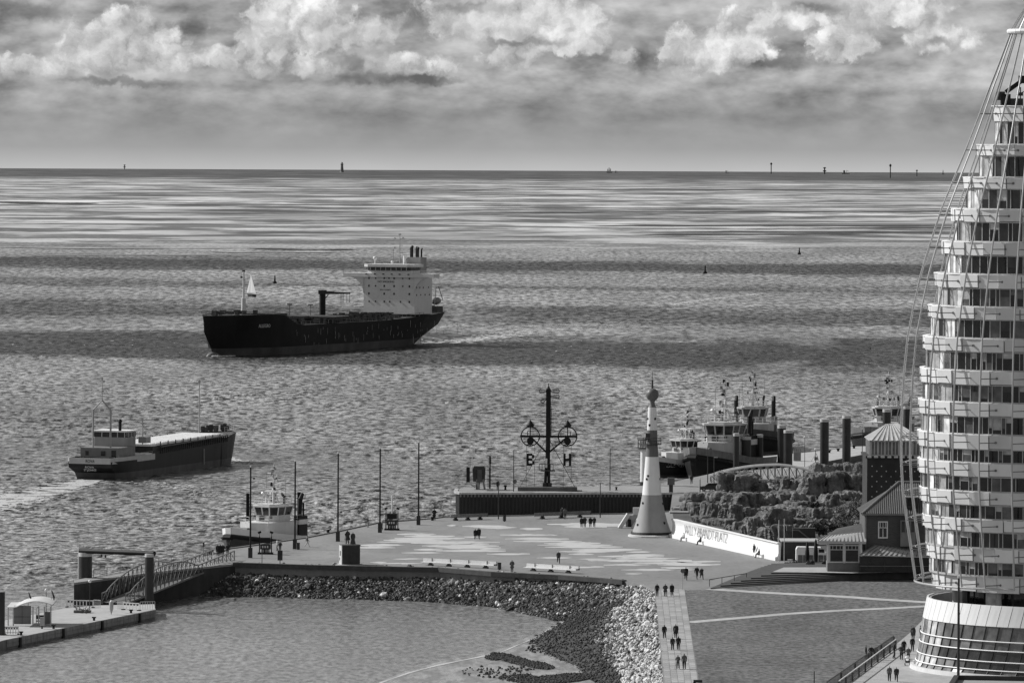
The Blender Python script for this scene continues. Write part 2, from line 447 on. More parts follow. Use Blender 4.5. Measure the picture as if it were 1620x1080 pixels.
def ground_mat(name, val, patches, fine=1.2, var=.12, rough=.85, cells=None, bump=.02, spec=.25):
    m = bpy.data.materials.new(name); m.use_nodes = True; T = NT(m.node_tree); b = T.N['Principled BSDF']
    tc = T.new('ShaderNodeTexCoord').outputs['Object']
    big = T.noise(T.vm('MULTIPLY', tc, (1, .4, 1)), patches, 5, .6); sm = T.noise(tc, fine, 5, .65)
    v = T.m('MULTIPLY', T.lin(big, .3, .7, 1 - var * 1.4, 1 + var * 1.4), val); v = T.m('MULTIPLY', v, T.lin(sm, .3, .7, 1 - var, 1 + var))
    st_ = T.step(T.noise(T.vm('MULTIPLY', tc, (.35, .12, 1)), 1, 5, .6), .6, .72)
    v = T.m('MULTIPLY', v, T.m('SUBTRACT', 1.0, T.m('MULTIPLY', st_, .22)))
    T.put(b.inputs['Base Color'], v); b.inputs['Roughness'].default_value = rough; b.inputs['Specular IOR Level'].default_value = spec
    bp = T.new('ShaderNodeBump'); bp.inputs['Distance'].default_value = bump; T.put(bp.inputs['Height'], sm); T.L.new(bp.outputs[0], b.inputs['Normal'])
    return m
M_PLAZA = ground_mat('plaza_paving', .225, .09, 1.3, .14)
M_PALE = ground_mat('pale_paving', .47, .2, 1.2, .06)
M_QUAY = ground_mat('quay_concrete', .27, .1, .8, .12)
M_SLAB = ground_mat('path_slab', .36, .5, 1.1, .09)
M_STONE_EDGE = mat(.34, .8, .15, 1.5, .01)
M_WALLDARK = mat(.045, .8, .3, .5, .02)

far_edge = [(340, 876), (362, 868), (400, 863), (482, 851), (533, 841), (598, 827), (687, 820), (700, 818), (985, 813), (1060, 809)]
near_edge = [(371, 891), (495, 895), (695, 899), (780, 906), (886, 911), (953, 916), (987, 919), (1012, 923), (1035, 931), (1040, 970), (1046, 1020), (1052, 1080), (1060, 1180)]
plaza_px = far_edge + [(1064, 779), (1560, 779), (1700, 779)] + [(1700, 1180)] + near_edge[::-1] + [(335, 890)]
poly = [G(x, y, QZ) for x, y in plaza_px]
# main plate (top at QZ) with its quay wall going down under water
pl = MB().prism([(p.x, p.y) for p in poly], -3.0, QZ)
plaza = struct('plaza_ground', pl, M_PLAZA, label='broad grey paved harbour square with its quay walls')

# sheet the far quay (mole) - top at QZ
mole_px = [(722, 777), (727, 779.5), (1064, 779.5), (1700, 779.5), (1700, 738), (1260, 738), (1130, 748), (1085, 757.5), (1040, 768), (740, 770.5), (724, 773)]
mp = [G(x, y, QZ) for x, y in mole_px]
ml = thing('mole', 'long dark sheet pile mole with pale top behind the square', 'pier', (mp[0].x, mp[0].y, 0))
o_ = Vector((mp[0].x, mp[0].y, 0))
obj('deck', MB().prism([(p.x - o_.x, p.y - o_.y) for p in mp], 3.3, QZ + .012), M_QUAY, ml)
# corrugated sheet piling along the front and round the west head
front = [mp[10], mp[0], mp[1], mp[2], G(1100, 779.5, QZ)]
sp = MB(); line = []
path_ = resample([(p.x - o_.x, p.y - o_.y, 0) for p in front], 170)
k = 0
M_SHEET = mat(.018, .6, .3, .6, .02, spec=.5)
for i in range(len(path_) - 1):
    a, b = path_[i], path_[i + 1]; d = (b - a).normalized(); nrm = Vector((d.y, -d.x, 0)); off = .12 if i % 2 else -.04
    a2 = a + nrm * off; b2 = b + nrm * off
    sp.add([(a2.x, a2.y, -2), (b2.x, b2.y, -2), (b2.x, b2.y, 3.75), (a2.x, a2.y, 3.75)], [(0, 1, 2, 3)])
    n2 = nrm * ((-.04 if i % 2 else .12) - off)
    b3 = b2 + n2
    sp.add([(b2.x, b2.y, -2), (b3.x, b3.y, -2), (b3.x, b3.y, 3.75), (b2.x, b2.y, 3.75)], [(0, 1, 2, 3)])
obj('sheet_piling', sp, M_SHEET, ml, fixn=False)
cp = MB(); pp = resample([(p.x - o_.x, p.y - o_.y, 0) for p in front], 40)
for a, b in zip(pp[:-1], pp[1:]):
    d = (b - a).normalized(); nrm = Vector((d.y, -d.x, 0)) * .12
    cp.box(((a.x + b.x) / 2 + nrm.x, (a.y + b.y) / 2 + nrm.y, 3.93), ((b - a).length + .02, .7, .32), rz=math.atan2(d.y, d.x))
obj('capping_beam', cp, mat(.38, .8, .2, .8), ml)
# three pale piles at the west head of the mole
for x in (727, 733, 740):
    p = A(x, 779, mp[0].y - 1.0) - o_
    obj('pile', MB().rod((p.x, p.y, -2), (p.x, p.y, 3.7), .3, 10), mat(.33, .6, .5, .5), ml, smooth=True)

# far/near quay kerbs of the square
kb = MB()
for a, b in zip(far_edge[:-1], far_edge[1:]):
    A_, B_ = G(*a, QZ), G(*b, QZ); d = B_ - A_
    kb.box(((A_.x + B_.x) / 2, (A_.y + B_.y) / 2, QZ + .07), (d.length, .5, .18), rz=math.atan2(d.y, d.x))
struct('quay_kerb', kb, mat(.16, .8, .2, 1), label='low dark kerb along the river side of the square')
kb = MB()
ne = near_edge[:7]
for a, b in zip(ne[:-1], ne[1:]):
    A_, B_ = G(*a, QZ), G(*b, QZ); d = B_ - A_
    kb.box(((A_.x + B_.x) / 2, (A_.y + B_.y) / 2 - .1, QZ - .12), (d.length + .15, .9, .62), rz=math.atan2(d.y, d.x))
struct('basin_parapet', kb, mat(.07, .8, .25, 1), label='dark low parapet above the stone slope')
# pale stone strip running behind the parapet
def strip_between(name, pts, w, m, z, parent=None, label=None, seg=None):
    P_ = resample([G(x, y, 0 + QZ) for x, y in pts], seg or len(pts) * 4); L_ = []; R_ = []
    for i, p in enumerate(P_):
        d = (P_[min(i + 1, len(P_) - 1)] - P_[max(i - 1, 0)]).normalized(); n = Vector((-d.y, d.x, 0)) * w / 2
        L_.append(p + n); R_.append(p - n)
    mb = MB(); n = len(L_); mb.v = [(p.x, p.y, z) for p in L_ + R_]
    mb.f = [(i, i + 1, n + i + 1, n + i) for i in range(n - 1)]
    o = struct(name, mb, m, parent=parent); 
    if label: o['label'] = label
    return o

# pale wave-like paving inlays on the square, one sheet per streak, listed from the photograph (y, x0, x1, thickness px)
rows = [(831, 708, 722, 2.2), (832, 732, 800, 3), (834, 756, 817, 3.4), (836, 822, 858, 2.6), (829, 866, 985, 3.2), (833, 893, 960, 3), (831, 930, 1000, 2.2),
        (845, 628, 690, 2.4), (848, 640, 720, 2.6), (851, 625, 735, 3.2), (854, 606, 700, 3.4), (857, 596, 790, 2.4), (846, 792, 882, 1.8), (852, 800, 900, 2.8),
        (856, 812, 920, 2.2), (859, 650, 745, 3), (862, 562, 640, 3), (866, 560, 625, 2.6), (863, 668, 790, 2.8), (866, 690, 792, 2.4), (869, 655, 700, 2), (871, 690, 800, 2.6),
        (874, 636, 702, 1.8), (876, 770, 838, 2.2), (859, 860, 950, 2.6), (862, 850, 970, 2.4), (865, 862, 985, 2.4), (869, 905, 1016, 3.2), (872, 882, 980, 2.2), (876, 900, 942, 1.8),
        (868, 760, 800, 2), (880, 945, 1050, 2.4), (882, 849, 905, 1.8), (884, 912, 968, 1.8), (878, 985, 1052, 2.8), (883, 975, 1075, 2.4), (886, 930, 1095, 3), (890, 1000, 1110, 2.4), (893, 955, 1030, 2.2),
        (896, 935, 957, 1.6), (897, 870, 956, 1.8), (901, 982, 1070, 2.2), (893, 1040, 1140, 2.6), (898, 1046, 1100, 2), (901, 1075, 1100, 1.5), (907, 989, 1016, 1.6), (888, 1060, 1140, 2.2), (889, 585, 612, 1.4), (891, 590, 668, 1.6), (884, 622, 672, 1.5),
        (860, 745, 775, 2), (849, 735, 770, 1.6), (858, 905, 935, 1.8), (873, 990, 1030, 1.8)]
i_ = 0
for (y, x0, x1, th) in rows:
    r_ = random.Random(int(y * 7 + x0)); n = max(4, int((x1 - x0) / 6)); top = []; bot = []
    jt = 0; jb = 0
    for k in range(n + 1):
        x = x0 + (x1 - x0) * k / n; e = min(1, .25 + 2.2 * min(k, n - k) / n)
        if r_.random() < .45: jt = r_.uniform(-.5, .5)
        if r_.random() < .45: jb = r_.uniform(-.5, .5)
        top.append(G(x + r_.uniform(-1, 1), y - th * .66 * e + jt * .9, QZ)); bot.append(G(x + r_.uniform(-1, 1), y + th * .66 * e + jb * .9, QZ))
    mb = MB(); mb.v = [(p.x, p.y, QZ + .005 + .0035 * (i_ % 9)) for p in top + bot]; m_ = n + 1
    mb.f = [(k, k + 1, m_ + k + 1, m_ + k) for k in range(n)]
    o = obj('pale_paving_streak', mb, M_PALE, plaza); i_ += 1

# --- slab path down the right of the basin
L0, L1 = (1036, 931), (1058, 1180); R0, R1 = (1083, 931), (1122, 1180)
pathT = MB(); c4 = [G(*L0, QZ), G(*R0, QZ), G(*R1, QZ), G(*L1, QZ)]
pathT.add([(p.x, p.y, QZ + .008) for p in c4], [(0, 1, 2, 3)])
slabbed = struct('slab_path', pathT, mat(.2, .9, .15, 1), label='straight slab path between stone slope and lawn')
sm_cache = {}
A0, A1, B0, B1 = G(*L0, QZ), G(1052, 1082, QZ), G(*R0, QZ), G(1105, 1082, QZ)
rowsN = 52; colsN = 5
base_me = None
for j in range(rowsN):
    for i in range(colsN):
        u0 = (i + .5) / colsN; v0 = (j + .5) / rowsN
        c = A0.lerp(A1, v0).lerp(B0.lerp(B1, v0), u0)
        wv_ = (B0.lerp(B1, v0) - A0.lerp(A1, v0)).length / colsN; hv = (A1 - A0).length / rowsN
        if base_me is None:
            s0 = MB().box((0, 0, 0), (1, 1, .02)); base_me = s0.mesh('slab'); 
            mm = [ground_mat('slab_a', .34, .5, 1.1, .1), ground_mat('slab_b', .29, .5, 1.1, .1), ground_mat('slab_c', .38, .5, 1.1, .1)]
            meshes = []
            for q in range(3):
                m2 = base_me.copy(); m2.materials.append(mm[q]); meshes.append(m2)
        ang = math.atan2((A1 - A0).y, (A1 - A0).x) + math.pi / 2
        o = bpy.data.objects.new('slab', meshes[random.choice((0, 0, 1, 1, 2) if i else (1, 1, 0))]); COL.objects.link(o); o.parent = slabbed
        o.location = (c.x, c.y, QZ + .02 + random.uniform(0, .006)); o.scale = (wv_ * .955, hv * .965, 1); o.rotation_euler = (0, 0, ang)

# --- lawn
def grass_mat():
    m = bpy.data.materials.new('winter_grass'); m.use_nodes = True; T = NT(m.node_tree); b = T.N['Principled BSDF']
    tc = T.new('ShaderNodeTexCoord').outputs['Object']
    n1 = T.noise(T.vm('MULTIPLY', tc, (1, .45, 1)), .12, 5, .6); n2 = T.noise(tc, 1.4, 6, .7); n3 = T.noise(T.vm('MULTIPLY', tc, (.25, .25, 1)), .5, 4, .6)
    v = T.m('MULTIPLY', T.lin(n1, .3, .7, .78, 1.25), T.lin(T.noise(T.vm('MULTIPLY', tc, (1.3, .75, 1)), 1, 6, .75), .38, .62, .5, 1.5)); v = T.m('MULTIPLY', v, .132)
    v = T.m('ADD', v, T.m('MULTIPLY', T.step(n3, .6, .72), .04))
    dk = T.step(T.noise(T.vm('MULTIPLY', tc, (.5, .2, 1)), 1.0, 4, .6), .66, .72)
    v = T.m('MULTIPLY', v, T.m('SUBTRACT', 1, T.m('MULTIPLY', dk, .55)))
    T.put(b.inputs['Base Color'], v); b.inputs['Roughness'].default_value = .95; b.inputs['Specular IOR Level'].default_value = .1
    bp = T.new('ShaderNodeBump'); bp.inputs['Distance'].default_value = .12; bp.inputs['Strength'].default_value = .8
    T.put(bp.inputs['Height'], T.noise(tc, 3.5, 6, .7)); T.L.new(bp.outputs[0], b.inputs['Normal'])
    return m
M_GRASS = grass_mat()
lawn_px = [(1083, 933), (1118, 933), (1130, 929), (1240, 922), (1370, 915), (1478, 908), (1700, 900), (1700, 1180), (1300, 1180), (1122, 1180)]
lp = [G(x, y, QZ) for x, y in lawn_px]
struct('lawn', MB().add([(p.x, p.y, QZ + .004) for p in lp], [tuple(range(len(lp)))]), M_GRASS, label='worn winter lawn between the slab path and the tower')
M_TRAIL = ground_mat('pale_gravel', .42, .3, 1.4, .12)
strip_between('gravel_path', [(1125, 931), (1180, 935), (1250, 939), (1330, 943), (1400, 948), (1480, 953)], 2.7, M_TRAIL, QZ + .010, label='pale gravel path crossing the lawn behind', seg=30)
strip_between('gravel_path', [(1089, 984), (1120, 981), (1180, 976), (1250, 970), (1330, 965), (1400, 962), (1470, 958)], 2.1, M_TRAIL, QZ + .012, label='narrow pale gravel path crossing the lawn', seg=30)
# the promenade to the tower at bottom right
prom = [(1318, 1100), (1362, 1062), (1402, 1032), (1440, 1000), (1462, 978), (1560, 978), (1700, 1000), (1700, 1180), (1320, 1180)]
pr = [G(x, y, QZ) for x, y in prom]
struct('promenade', MB().add([(p.x, p.y, QZ + .012) for p in pr], [tuple(range(len(pr)))]), M_SLAB, label='paved walk beside the glass podium')

# --- stone slope round the basin
T_px = [(318, 893)] + near_edge
T_w = [G(x, y, QZ - .25) for x, y in T_px]
B_px = [(312, 947, 0), (400, 949, 0), (495, 951, 0), (600, 954, 0), (695, 958, 0), (780, 965, 0), (850, 974, 0), (893, 984, 0), (858, 1000, 0), (826, 1017, 0), (850, 1036, 0), (905, 1056, 0), (935, 1080, 0), (945, 1180, 0)]
B_w = [G(x, y, -.5 if i < 6 else (-.1)) for i, (x, y, _) in enumerate(B_px)]
NS, NT_ = 150, 26
Tr = [None] * NS; Br = [None] * NS
# keep the corner of the bowl in step: resample each side in two halves
def halves(p, k): return resample(p[:k + 1], NS * 3 // 5) + resample(p[k:], NS - NS * 3 // 5 + 1)[1:]
Tr = halves(T_w, 7); Br = halves(B_w, 7)
from mathutils import noise as mn
def slope_pt(i, t):
    fi = i * (NS - 1); k = min(int(fi), NS - 2); u = fi - k
    a = Tr[k].lerp(Tr[k + 1], u); b = Br[k].lerp(Br[k + 1], u)
    p = b.lerp(a, t)
    p.z = b.z + (a.z - b.z) * (t ** 1.15)
    p.z += .18 * mn.noise(Vector((p.x * .35, p.y * .35, 0))) * math.sin(math.pi * min(1, t * 1.0))
    return p
sl = MB()
for i in range(NS):
    for j in range(NT_): sl.v.append(tuple(slope_pt(i / (NS - 1), j / (NT_ - 1))))
for i in range(NS - 1):
    for j in range(NT_ - 1): sl.f.append((i * NT_ + j, (i + 1) * NT_ + j, (i + 1) * NT_ + j + 1, i * NT_ + j + 1))
M_SLOPE = mat(.045, .85, .35, .8, .08)
struct('basin_slope', sl, M_SLOPE, smooth=True, label='dark weed covered slope of the basin')
dark_px = [(826, 1017), (858, 999), (893, 980), (930, 967), (985, 951), (1000, 948), (972, 962), (945, 990), (931, 1010), (942, 1030), (962, 1048), (985, 1070), (985, 1100), (900, 1100), (905, 1058), (850, 1038)]
rs = MB(); mi = []
ico = None
bm = bmesh.new(); bmesh.ops.create_icosphere(bm, subdivisions=1, radius=1); iv = [v.co.copy() for v in bm.verts]; ifc = [tuple(v.index for v in f_.verts) for f_ in bm.faces]; bm.free()
def stone(mb, c, r, rg_, flat=.7):
    M_ = Euler((rg_.uniform(0, 6), rg_.uniform(0, 6), rg_.uniform(0, 6))).to_matrix()
    sx, sy, sz = r * rg_.uniform(.7, 1.3), r * rg_.uniform(.7, 1.3), r * rg_.uniform(.55, 1.0)
    mb.add([Vector(c) + M_ @ Vector((v.x * sx * rg_.uniform(.75, 1.15), v.y * sy * rg_.uniform(.75, 1.15), v.z * sz)) for v in iv], ifc)
rg = random.Random(21)
STM = [mat(.035, .75, .3, 2), mat(.07, .75, .3, 2), mat(.2, .8, .25, 2), mat(.46, .8, .2, 2), mat(.66, .75, .15, 2)]
tries = 0; cnt = 0
while cnt < 23000 and tries < 150000:
    tries += 1
    s_ = rg.random(); t = rg.random() ** .9
    p = slope_pt(s_, t); x, y = to_px(p)
    if y > 1095 or x < 250: continue
    dkz = inpoly(x, y, dark_px)
    r = rg.uniform(.11, .23) if rg.random() < .88 else rg.uniform(.23, .4)
    if dkz: r = rg.uniform(.07, .2)
    if rg.random() < .035: r *= 1.8
    x += 16 * mn.noise(Vector((p.x * .22, p.y * .1, 3.0)))
    right = max(0, min(1, (x - 935 + (y - 1000) * -.1) / 45))
    if y < 960 and x < 1000: right = max(0, min(1, (x - 930) / 60)) * max(0, 1 - (y - 920) / 60)
    u = rg.random()
    if right > .05:
        k = 4 if u < .42 * right else 3 if u < .8 * right else 2 if u < .4 + .5 * right else 1
        if rg.random() > .4 + .6 * right and t < .8: k = min(k, 1)
    else:
        wet = p.z < 1.9
        if wet: k = 0 if u < .62 else 1 if u < .9 else 2 if u < .975 else 4
        else: k = 0 if u < .25 else 1 if u < .66 else 2 if u < .93 else 3 if u < .98 else 4
    if dkz: k = 0 if rg.random() < .8 else 1
    stone(rs, (p.x, p.y, p.z + r * .25), r, rg); mi += [k] * len(ifc); cnt += 1
me = rs.mesh('riprap_stones', fixn=False)
for m_ in STM: me.materials.append(m_)
me.polygons.foreach_set('material_index', mi); 
tag(link('riprap_stones', me, None), 'loose armour stones, pale above and weed dark below, on the basin slope', 'stones', kind='stuff')

# beach: wet pale mud with dark weed beds
bch_px = [(893, 978), (868, 992), (848, 1003), (822, 1012), (800, 1024), (760, 1034), (700, 1045), (650, 1058), (600, 1078), (560, 1100), (540, 1180), (1000, 1180), (1000, 1040), (930, 990)]
bp_ = [G(x, y, .06) for x, y in bch_px]
def mud_mat():
    m = bpy.data.materials.new('wet_mud'); m.use_nodes = True; T = NT(m.node_tree); b = T.N['Principled BSDF']
    tc = T.new('ShaderNodeTexCoord').outputs['Object']
    n = T.noise(T.vm('MULTIPLY', tc, (.5, .12, 1)), 1.0, 6, .65); n2 = T.noise(T.vm('MULTIPLY', tc, (1.6, .35, 1)), 1.0, 5, .7)
    v = T.m('ADD', T.m('MULTIPLY', T.step(n, .42, .6), .1), .2); v = T.m('MULTIPLY', v, T.lin(n2, .35, .65, .72, 1.25))
    v = T.m('MULTIPLY', v, T.m('SUBTRACT', 1, T.m('MULTIPLY', T.step(n2, .6, .68), .5)))
    T.put(b.inputs['Base Color'], v); T.put(b.inputs['Roughness'], T.lin(n, .4, .6, .6, .25))
    return m
M_MUD = mud_mat()
struct('mud_beach', MB().add([(p.x, p.y, .1) for p in bp_], [tuple(range(len(bp_)))]), M_MUD, label='wet pale mud beach in the corner of the basin')
fo = MB(); pts = resample([G(x, y, .13) for x, y in [(893, 982), (868, 995), (842, 1010), (790, 1032), (740, 1042), (690, 1052), (645, 1064), (600, 1080), (570, 1100)]], 60)
for i in range(59):
    a, b = pts[i], pts[i + 1]; w0 = .35 + .3 * math.sin(i * .9) + .7 * (i / 59); w1 = .35 + .3 * math.sin((i + 1) * .9) + .7 * ((i + 1) / 59)
    fo.add([(a.x, a.y - w0, .13), (b.x, b.y - w1, .13), (b.x, b.y + w1, .13), (a.x, a.y + w0, .13)], [(0, 1, 2, 3)])
tag(obj('shore_foam', fo, mat(.5, .7, .15, 1.5), fixn=False), 'thin pale foam line along the mud beach', 'foam', kind='stuff')
wd = MB(); rg = random.Random(5)
for (cx, cy, rx, ry, ang, nn) in [(812, 1043, 36, 6, .25, 420), (850, 1052, 26, 5, .15, 260), (780, 1040, 12, 4, .1, 60), (880, 1074, 60, 7, -.08, 520), (790, 1062, 60, 10, 0, 40), (820, 1072, 30, 6, 0, 60), (860, 1026, 30, 8, 0, 20), (890, 978, 16, 4, .2, 90), (960, 1072, 26, 8, 0, 120)]:
    for _ in range(nn * 3):
        a = rg.uniform(0, 6.28); q = rg.random() ** .6; x = cx + math.cos(a) * rx * q; y = cy + math.sin(a) * ry * q + (x - cx) * ang
        p = G(x, y, .12); stone(wd, (p.x, p.y, .14), rg.uniform(.08, .26), rg)
tag(obj('weed_beds', wd, mat(.035, .8, .3, 1), fixn=False), 'dark weed covered stones lying on the mud', 'seaweed', kind='stuff')
# ------------------------------------------------------------ ships
M_HULL = mat(.018, .6, .35, .15, spec=.3); M_HULL2 = mat(.02, .6, .3, .3, spec=.3)
M_BOOT = mat(.06, .7, .35, .25); M_SUPER = mat(.66, .55, .06, .3); M_WHITE = mat(.78, .45, .06, .6); M_OFF = mat(.6, .5, .08, .8)
M_BLACK = mat(.012, .6, .3, 1, spec=.25); M_DARK = mat(.035, .6, .3, 1); M_MID = mat(.16, .6, .25, 1); M_STEEL = mat(.32, .5, .15, 1)
M_DECK = mat(.05, .8, .3, .4); M_HATCH = mat(.8, .55, .08, .5)
def glass_mat(v, name, rough=.08):
    m = bpy.data.materials.new(name); m.use_nodes = True; T = NT(m.node_tree); b = T.N['Principled BSDF']
    tc = T.new('ShaderNodeTexCoord').outputs['Object']
    T.put(b.inputs['Base Color'], T.m('MULTIPLY', T.lin(T.noise(tc, .9, 3, .5), .3, .7, .6, 1.5), v)); b.inputs['Roughness'].default_value = rough
    b.inputs['IOR'].default_value = 1.5
    return m
M_GLASS = glass_mat(.02, 'dark_glass')

def hull_rings(L, B, zk, st):
    """st: list of (x, halfbeam_deck, halfbeam_water, z_deck, x_water). returns side loops from the deck to under water"""
    port, star = [], []
    return st
def hull(st, zsplit=None, zb=-1.5, n=1):
    """station list (xd, yd, zd, xw, yw): deck point and waterline point; returns (upper mesh, lower mesh, deck mesh)"""
    up, lo, dk = MB(), MB(), MB()
    zs = zsplit
    def side(sg):
        U_, M_, K_ = [], [], []
        for (xd, yd, zd, xw, yw) in st:
            t = (zs) / zd if zd else 0
            pm = (xw + (xd - xw) * t, sg * (yw + (yd - yw) * (t ** .6)), zs)
            U_.append((xd, sg * yd, zd)); M_.append(pm); K_.append((xw, sg * yw * .97, zb))
        return U_, M_, K_
    for sg in (1, -1):
        U_, M_, K_ = side(sg); mid = []
        for (xd, yd, zd, xw, yw) in st:
            t = (zs + zd) / 2 / zd; mid.append((xw + (xd - xw) * min(1, t * 1.55), sg * (yw + (yd - yw) * (t ** .7)), (zs + zd) / 2))
        n = len(st)
        up.add(U_ + mid + M_, [(i, i + 1, n + i + 1, n + i) for i in range(n - 1)] + [(n + i, n + i + 1, 2 * n + i + 1, 2 * n + i) for i in range(n - 1)])
        lo.add(M_ + K_, [(i, i + 1, n + i + 1, n + i) for i in range(n - 1)])
        if sg == 1: P0 = (U_, mid, M_, K_)
        else:
            for k in (0, -1):   # close the transom and the stem
                a = [P0[j][k] for j in range(4)]; b = [(U_, mid, M_, K_)[j][k] for j in range(4)]
                up.add([a[0], b[0], b[1], a[1]], [(0, 1, 2, 3)]); up.add([a[1], b[1], b[2], a[2]], [(0, 1, 2, 3)]); lo.add([a[2], b[2], b[3], a[3]], [(0, 1, 2, 3)])
            dk.add(P0[0] + U_, [(i, i + 1, n + i + 1, n + i) for i in range(n - 1)])
    dk.v = [(x, y * .98, z - .25) for x, y, z in dk.v]
    return up, lo, dk
def railing(mb, pts, h=1.0, r=.03, every=2.0, rails=2):
    for a, b in zip(pts[:-1], pts[1:]):
        a = Vector(a); b = Vector(b); n = max(1, int((b - a).length / every))
        for k in range(n + 1):
            p = a.lerp(b, k / n); mb.rod(p, p + Vector((0, 0, h)), r, 4)
        for q in range(rails):
            hh = Vector((0, 0, h * (q + 1) / rails)); mb.rod(a + hh, b + hh, r, 4)

# ---- product tanker
pB = Gw(337.6, 563); pS_ = Gw(669, 544.5)
dirx = Vector((pS_.x - pB.x, pS_.y - pB.y, 0)); half = 11.5
# centre line: the visible stern waterline is the port quarter
for _ in range(3):
    d_ = dirx.normalized(); nrm = Vector((d_.y, -d_.x, 0)); dirx = Vector((pS_.x, pS_.y, 0)) - nrm * half * .55 - Vector((pB.x, pB.y, 0))
LW = dirx.length; hd = -dirx.normalized(); TRZ = math.atan2(hd.y, hd.x)
tk = thing('tanker', 'large dark hulled product tanker with pale superstructure steaming past mid river', 'tanker', (pB.x, pB.y, pB.z - .1), TRZ)
sT = FPX / 1850.
def tz(py0, py1, s=5.1): return (py0 - py1) / s
zb_, zm_, zs_ = 12.6, 8.9, 10.6
LA = LW + 12
def tst(s):   # s metres aft of the stem
    bow = min(1, max(0, (s + 6) / 34)); aft = min(1, max(0, (LA - s) / 26))
    yd = half * (1 - (1 - bow) ** 2.2) * (1 - .28 * (1 - aft) ** 2)
    bw_ = min(1, max(0, s / 36)); aw = min(1, max(0, (LW - s) / 34))
    return yd, half * (1 - (1 - bw_) ** 2.4) * (1 - (1 - aw) ** 2.6)
st = []
for s in [-6, -4, -1, 3, 8, 14, 20, 25, 30, 33, 38, 50, 70, 90, 110, 122, 126, 135, LA - 20, LA - 10, LA - 4, LA]:
    if s > LA: continue
    zd = zb_ if s < 24 else zb_ + (zm_ - zb_) * min(1, (s - 24) / 10) if s < 60 else zm_ + (zs_ - zm_) * max(0, min(1, (s - 96) / 50))
    yd, _ = tst(s); xw = max(s, .0 + (s + 6) * .12) if s < 10 else s; xw = min(xw, LW + (s - LW) * .15) if s > LW - 6 else xw
    _, yw = tst(min(xw, LW - .5)); st.append((-s, max(yd, .25), zd, -xw, max(yw, .15)))
u_, l_, k_ = hull(sorted(st, key=lambda q: -q[0]), 2.4)
M_HULLT = mat(.011, .7, .5, .09, spec=.2, key='tanker')
obj('hull', u_, M_HULLT, tk, smooth=True); obj('boot_topping', l_, mat(.05, .6, .45, .12, key='boot'), tk, smooth=True); obj('deck', k_, M_DECK, tk)
obj('bulbous_bow', MB().sphere((-1, 0, -.4), 1.9, 14, (2.6, 1, 1)), mat(.12, .7, .3, .5), tk, smooth=True)
# bow wave
bwv = MB()
for k in range(70):
    t = random.random() ** 1.3; bwv.sphere((2.6 - 8 * t, (1.3 + 3.2 * t + random.uniform(-.4, .4)) * 1, .1), random.uniform(.18, .5) * (1 - .5 * t), 5, (2, 1, .6))
tag(obj('bow_foam', bwv, M_WHITE, tk), kind='stuff')
zd0 = zs_ + .2
sx0 = LW * .985
def hx(px, py):   # station of a photograph column on the port side face
    best = None
    return best
# find station of the house front: its port corner lies at column 650
ca, sa = math.cos(TRZ), math.sin(TRZ)
def shipw(lx, ly, lz): return (pB.x + ca * lx - sa * ly, pB.y + sa * lx + ca * ly, pB.z + lz)
hb = 7.9
bs = min(range(60, int(LA)), key=lambda s: abs(to_px(shipw(-s, hb, 12))[0] - 650))
hl = 12.5; HF = -float(bs)
# fit the house width to the columns 569..650
hbw = (650 - 569) / FPX * (pS_.y) / abs(math.sin(TRZ)) / 2
zroof = lambda py: A(650, py, shipw(HF, hbw, 0)[1]).z - pB.z + .0
z0, z1, zw, zbr = zd0 - .6, zroof(437), zroof(434), zroof(418)
obj('superstructure', MB().box((HF - hl / 2, 0, (z0 + z1) / 2), (hl, 2 * hbw, z1 - z0)), M_SUPER, tk)
br = MB(); wsp = half + 2.6 + 2.5
zt = z1 + .9
br.prism([(HF + .6, -wsp), (HF + .6, wsp), (HF - 3.6, wsp), (HF - 4.5, hbw), (HF - 4.5, -hbw), (HF - 3.6, -wsp)], z1 - .35, zt)
obj('bridge_wing', br, M_SUPER, tk)
for sg in (-1, 1):      # curved brackets under the wings
    g = MB(); n = 9; P1 = []
    for k in range(n):
        t = k / (n - 1); yy = hbw + (wsp - 1.5 - hbw) * (1 - math.cos(t * math.pi / 2)); zz_ = z1 - .35 - 5.2 * (1 - math.sin(t * math.pi / 2)); P1.append((yy, zz_))
    for x0, x1 in ((HF + .3, HF - .3),):
        vs = [(x, sg * y, z) for x in (x0, x1) for (y, z) in P1 + [(hbw, z1 - .36)]]
        m_ = n + 1; g.add(vs, [tuple(range(m_)), tuple(range(m_, 2 * m_))[::-1]] + [(i, (i + 1) % m_, m_ + (i + 1) % m_, m_ + i) for i in range(m_)])
    obj('wing_bracket', g, M_SUPER, tk)
whw = hbw * .86
wh = MB(); wh.prism([(HF - .2, -whw), (HF + .1, -whw * .8), (HF + .1, whw * .8), (HF - .2, whw), (HF - 6.5, whw), (HF - 6.5, -whw)], zt, zt + 1.0)
obj('wheelhouse', wh, M_SUPER, tk)
gl = MB().prism([(HF - .1, -whw * .98), (HF + .5, -whw * .82), (HF + .5, whw * .82), (HF - .1, whw * .98), (HF - 6.4, whw * .98), (HF - 6.4, -whw * .98)], zt + 1.0, zt + 2.1)
obj('bridge_glazing', gl, M_GLASS, tk)
for k in range(8):
    y = -whw * .82 + 2 * whw * .82 * k / 7; obj('window_mullion', MB().box((HF + .52, y, zt + 1.55), (.12, .18, 1.12)), M_SUPER, tk)
rf = MB().prism([(HF + 1.3, -whw * .9), (HF + 1.3, whw * .9), (HF + .3, whw * 1.12), (HF - 7, whw * 1.12), (HF - 7, -whw * 1.12), (HF + .3, -whw * 1.12)], zt + 2.1, zt + 3.0)
obj('wheelhouse_roof', rf, M_SUPER, tk)
ZR = zt + 3.0
def yy_of(px): return hbw - (px - 569) / (650 - 569) * 2 * hbw    # starboard is image left
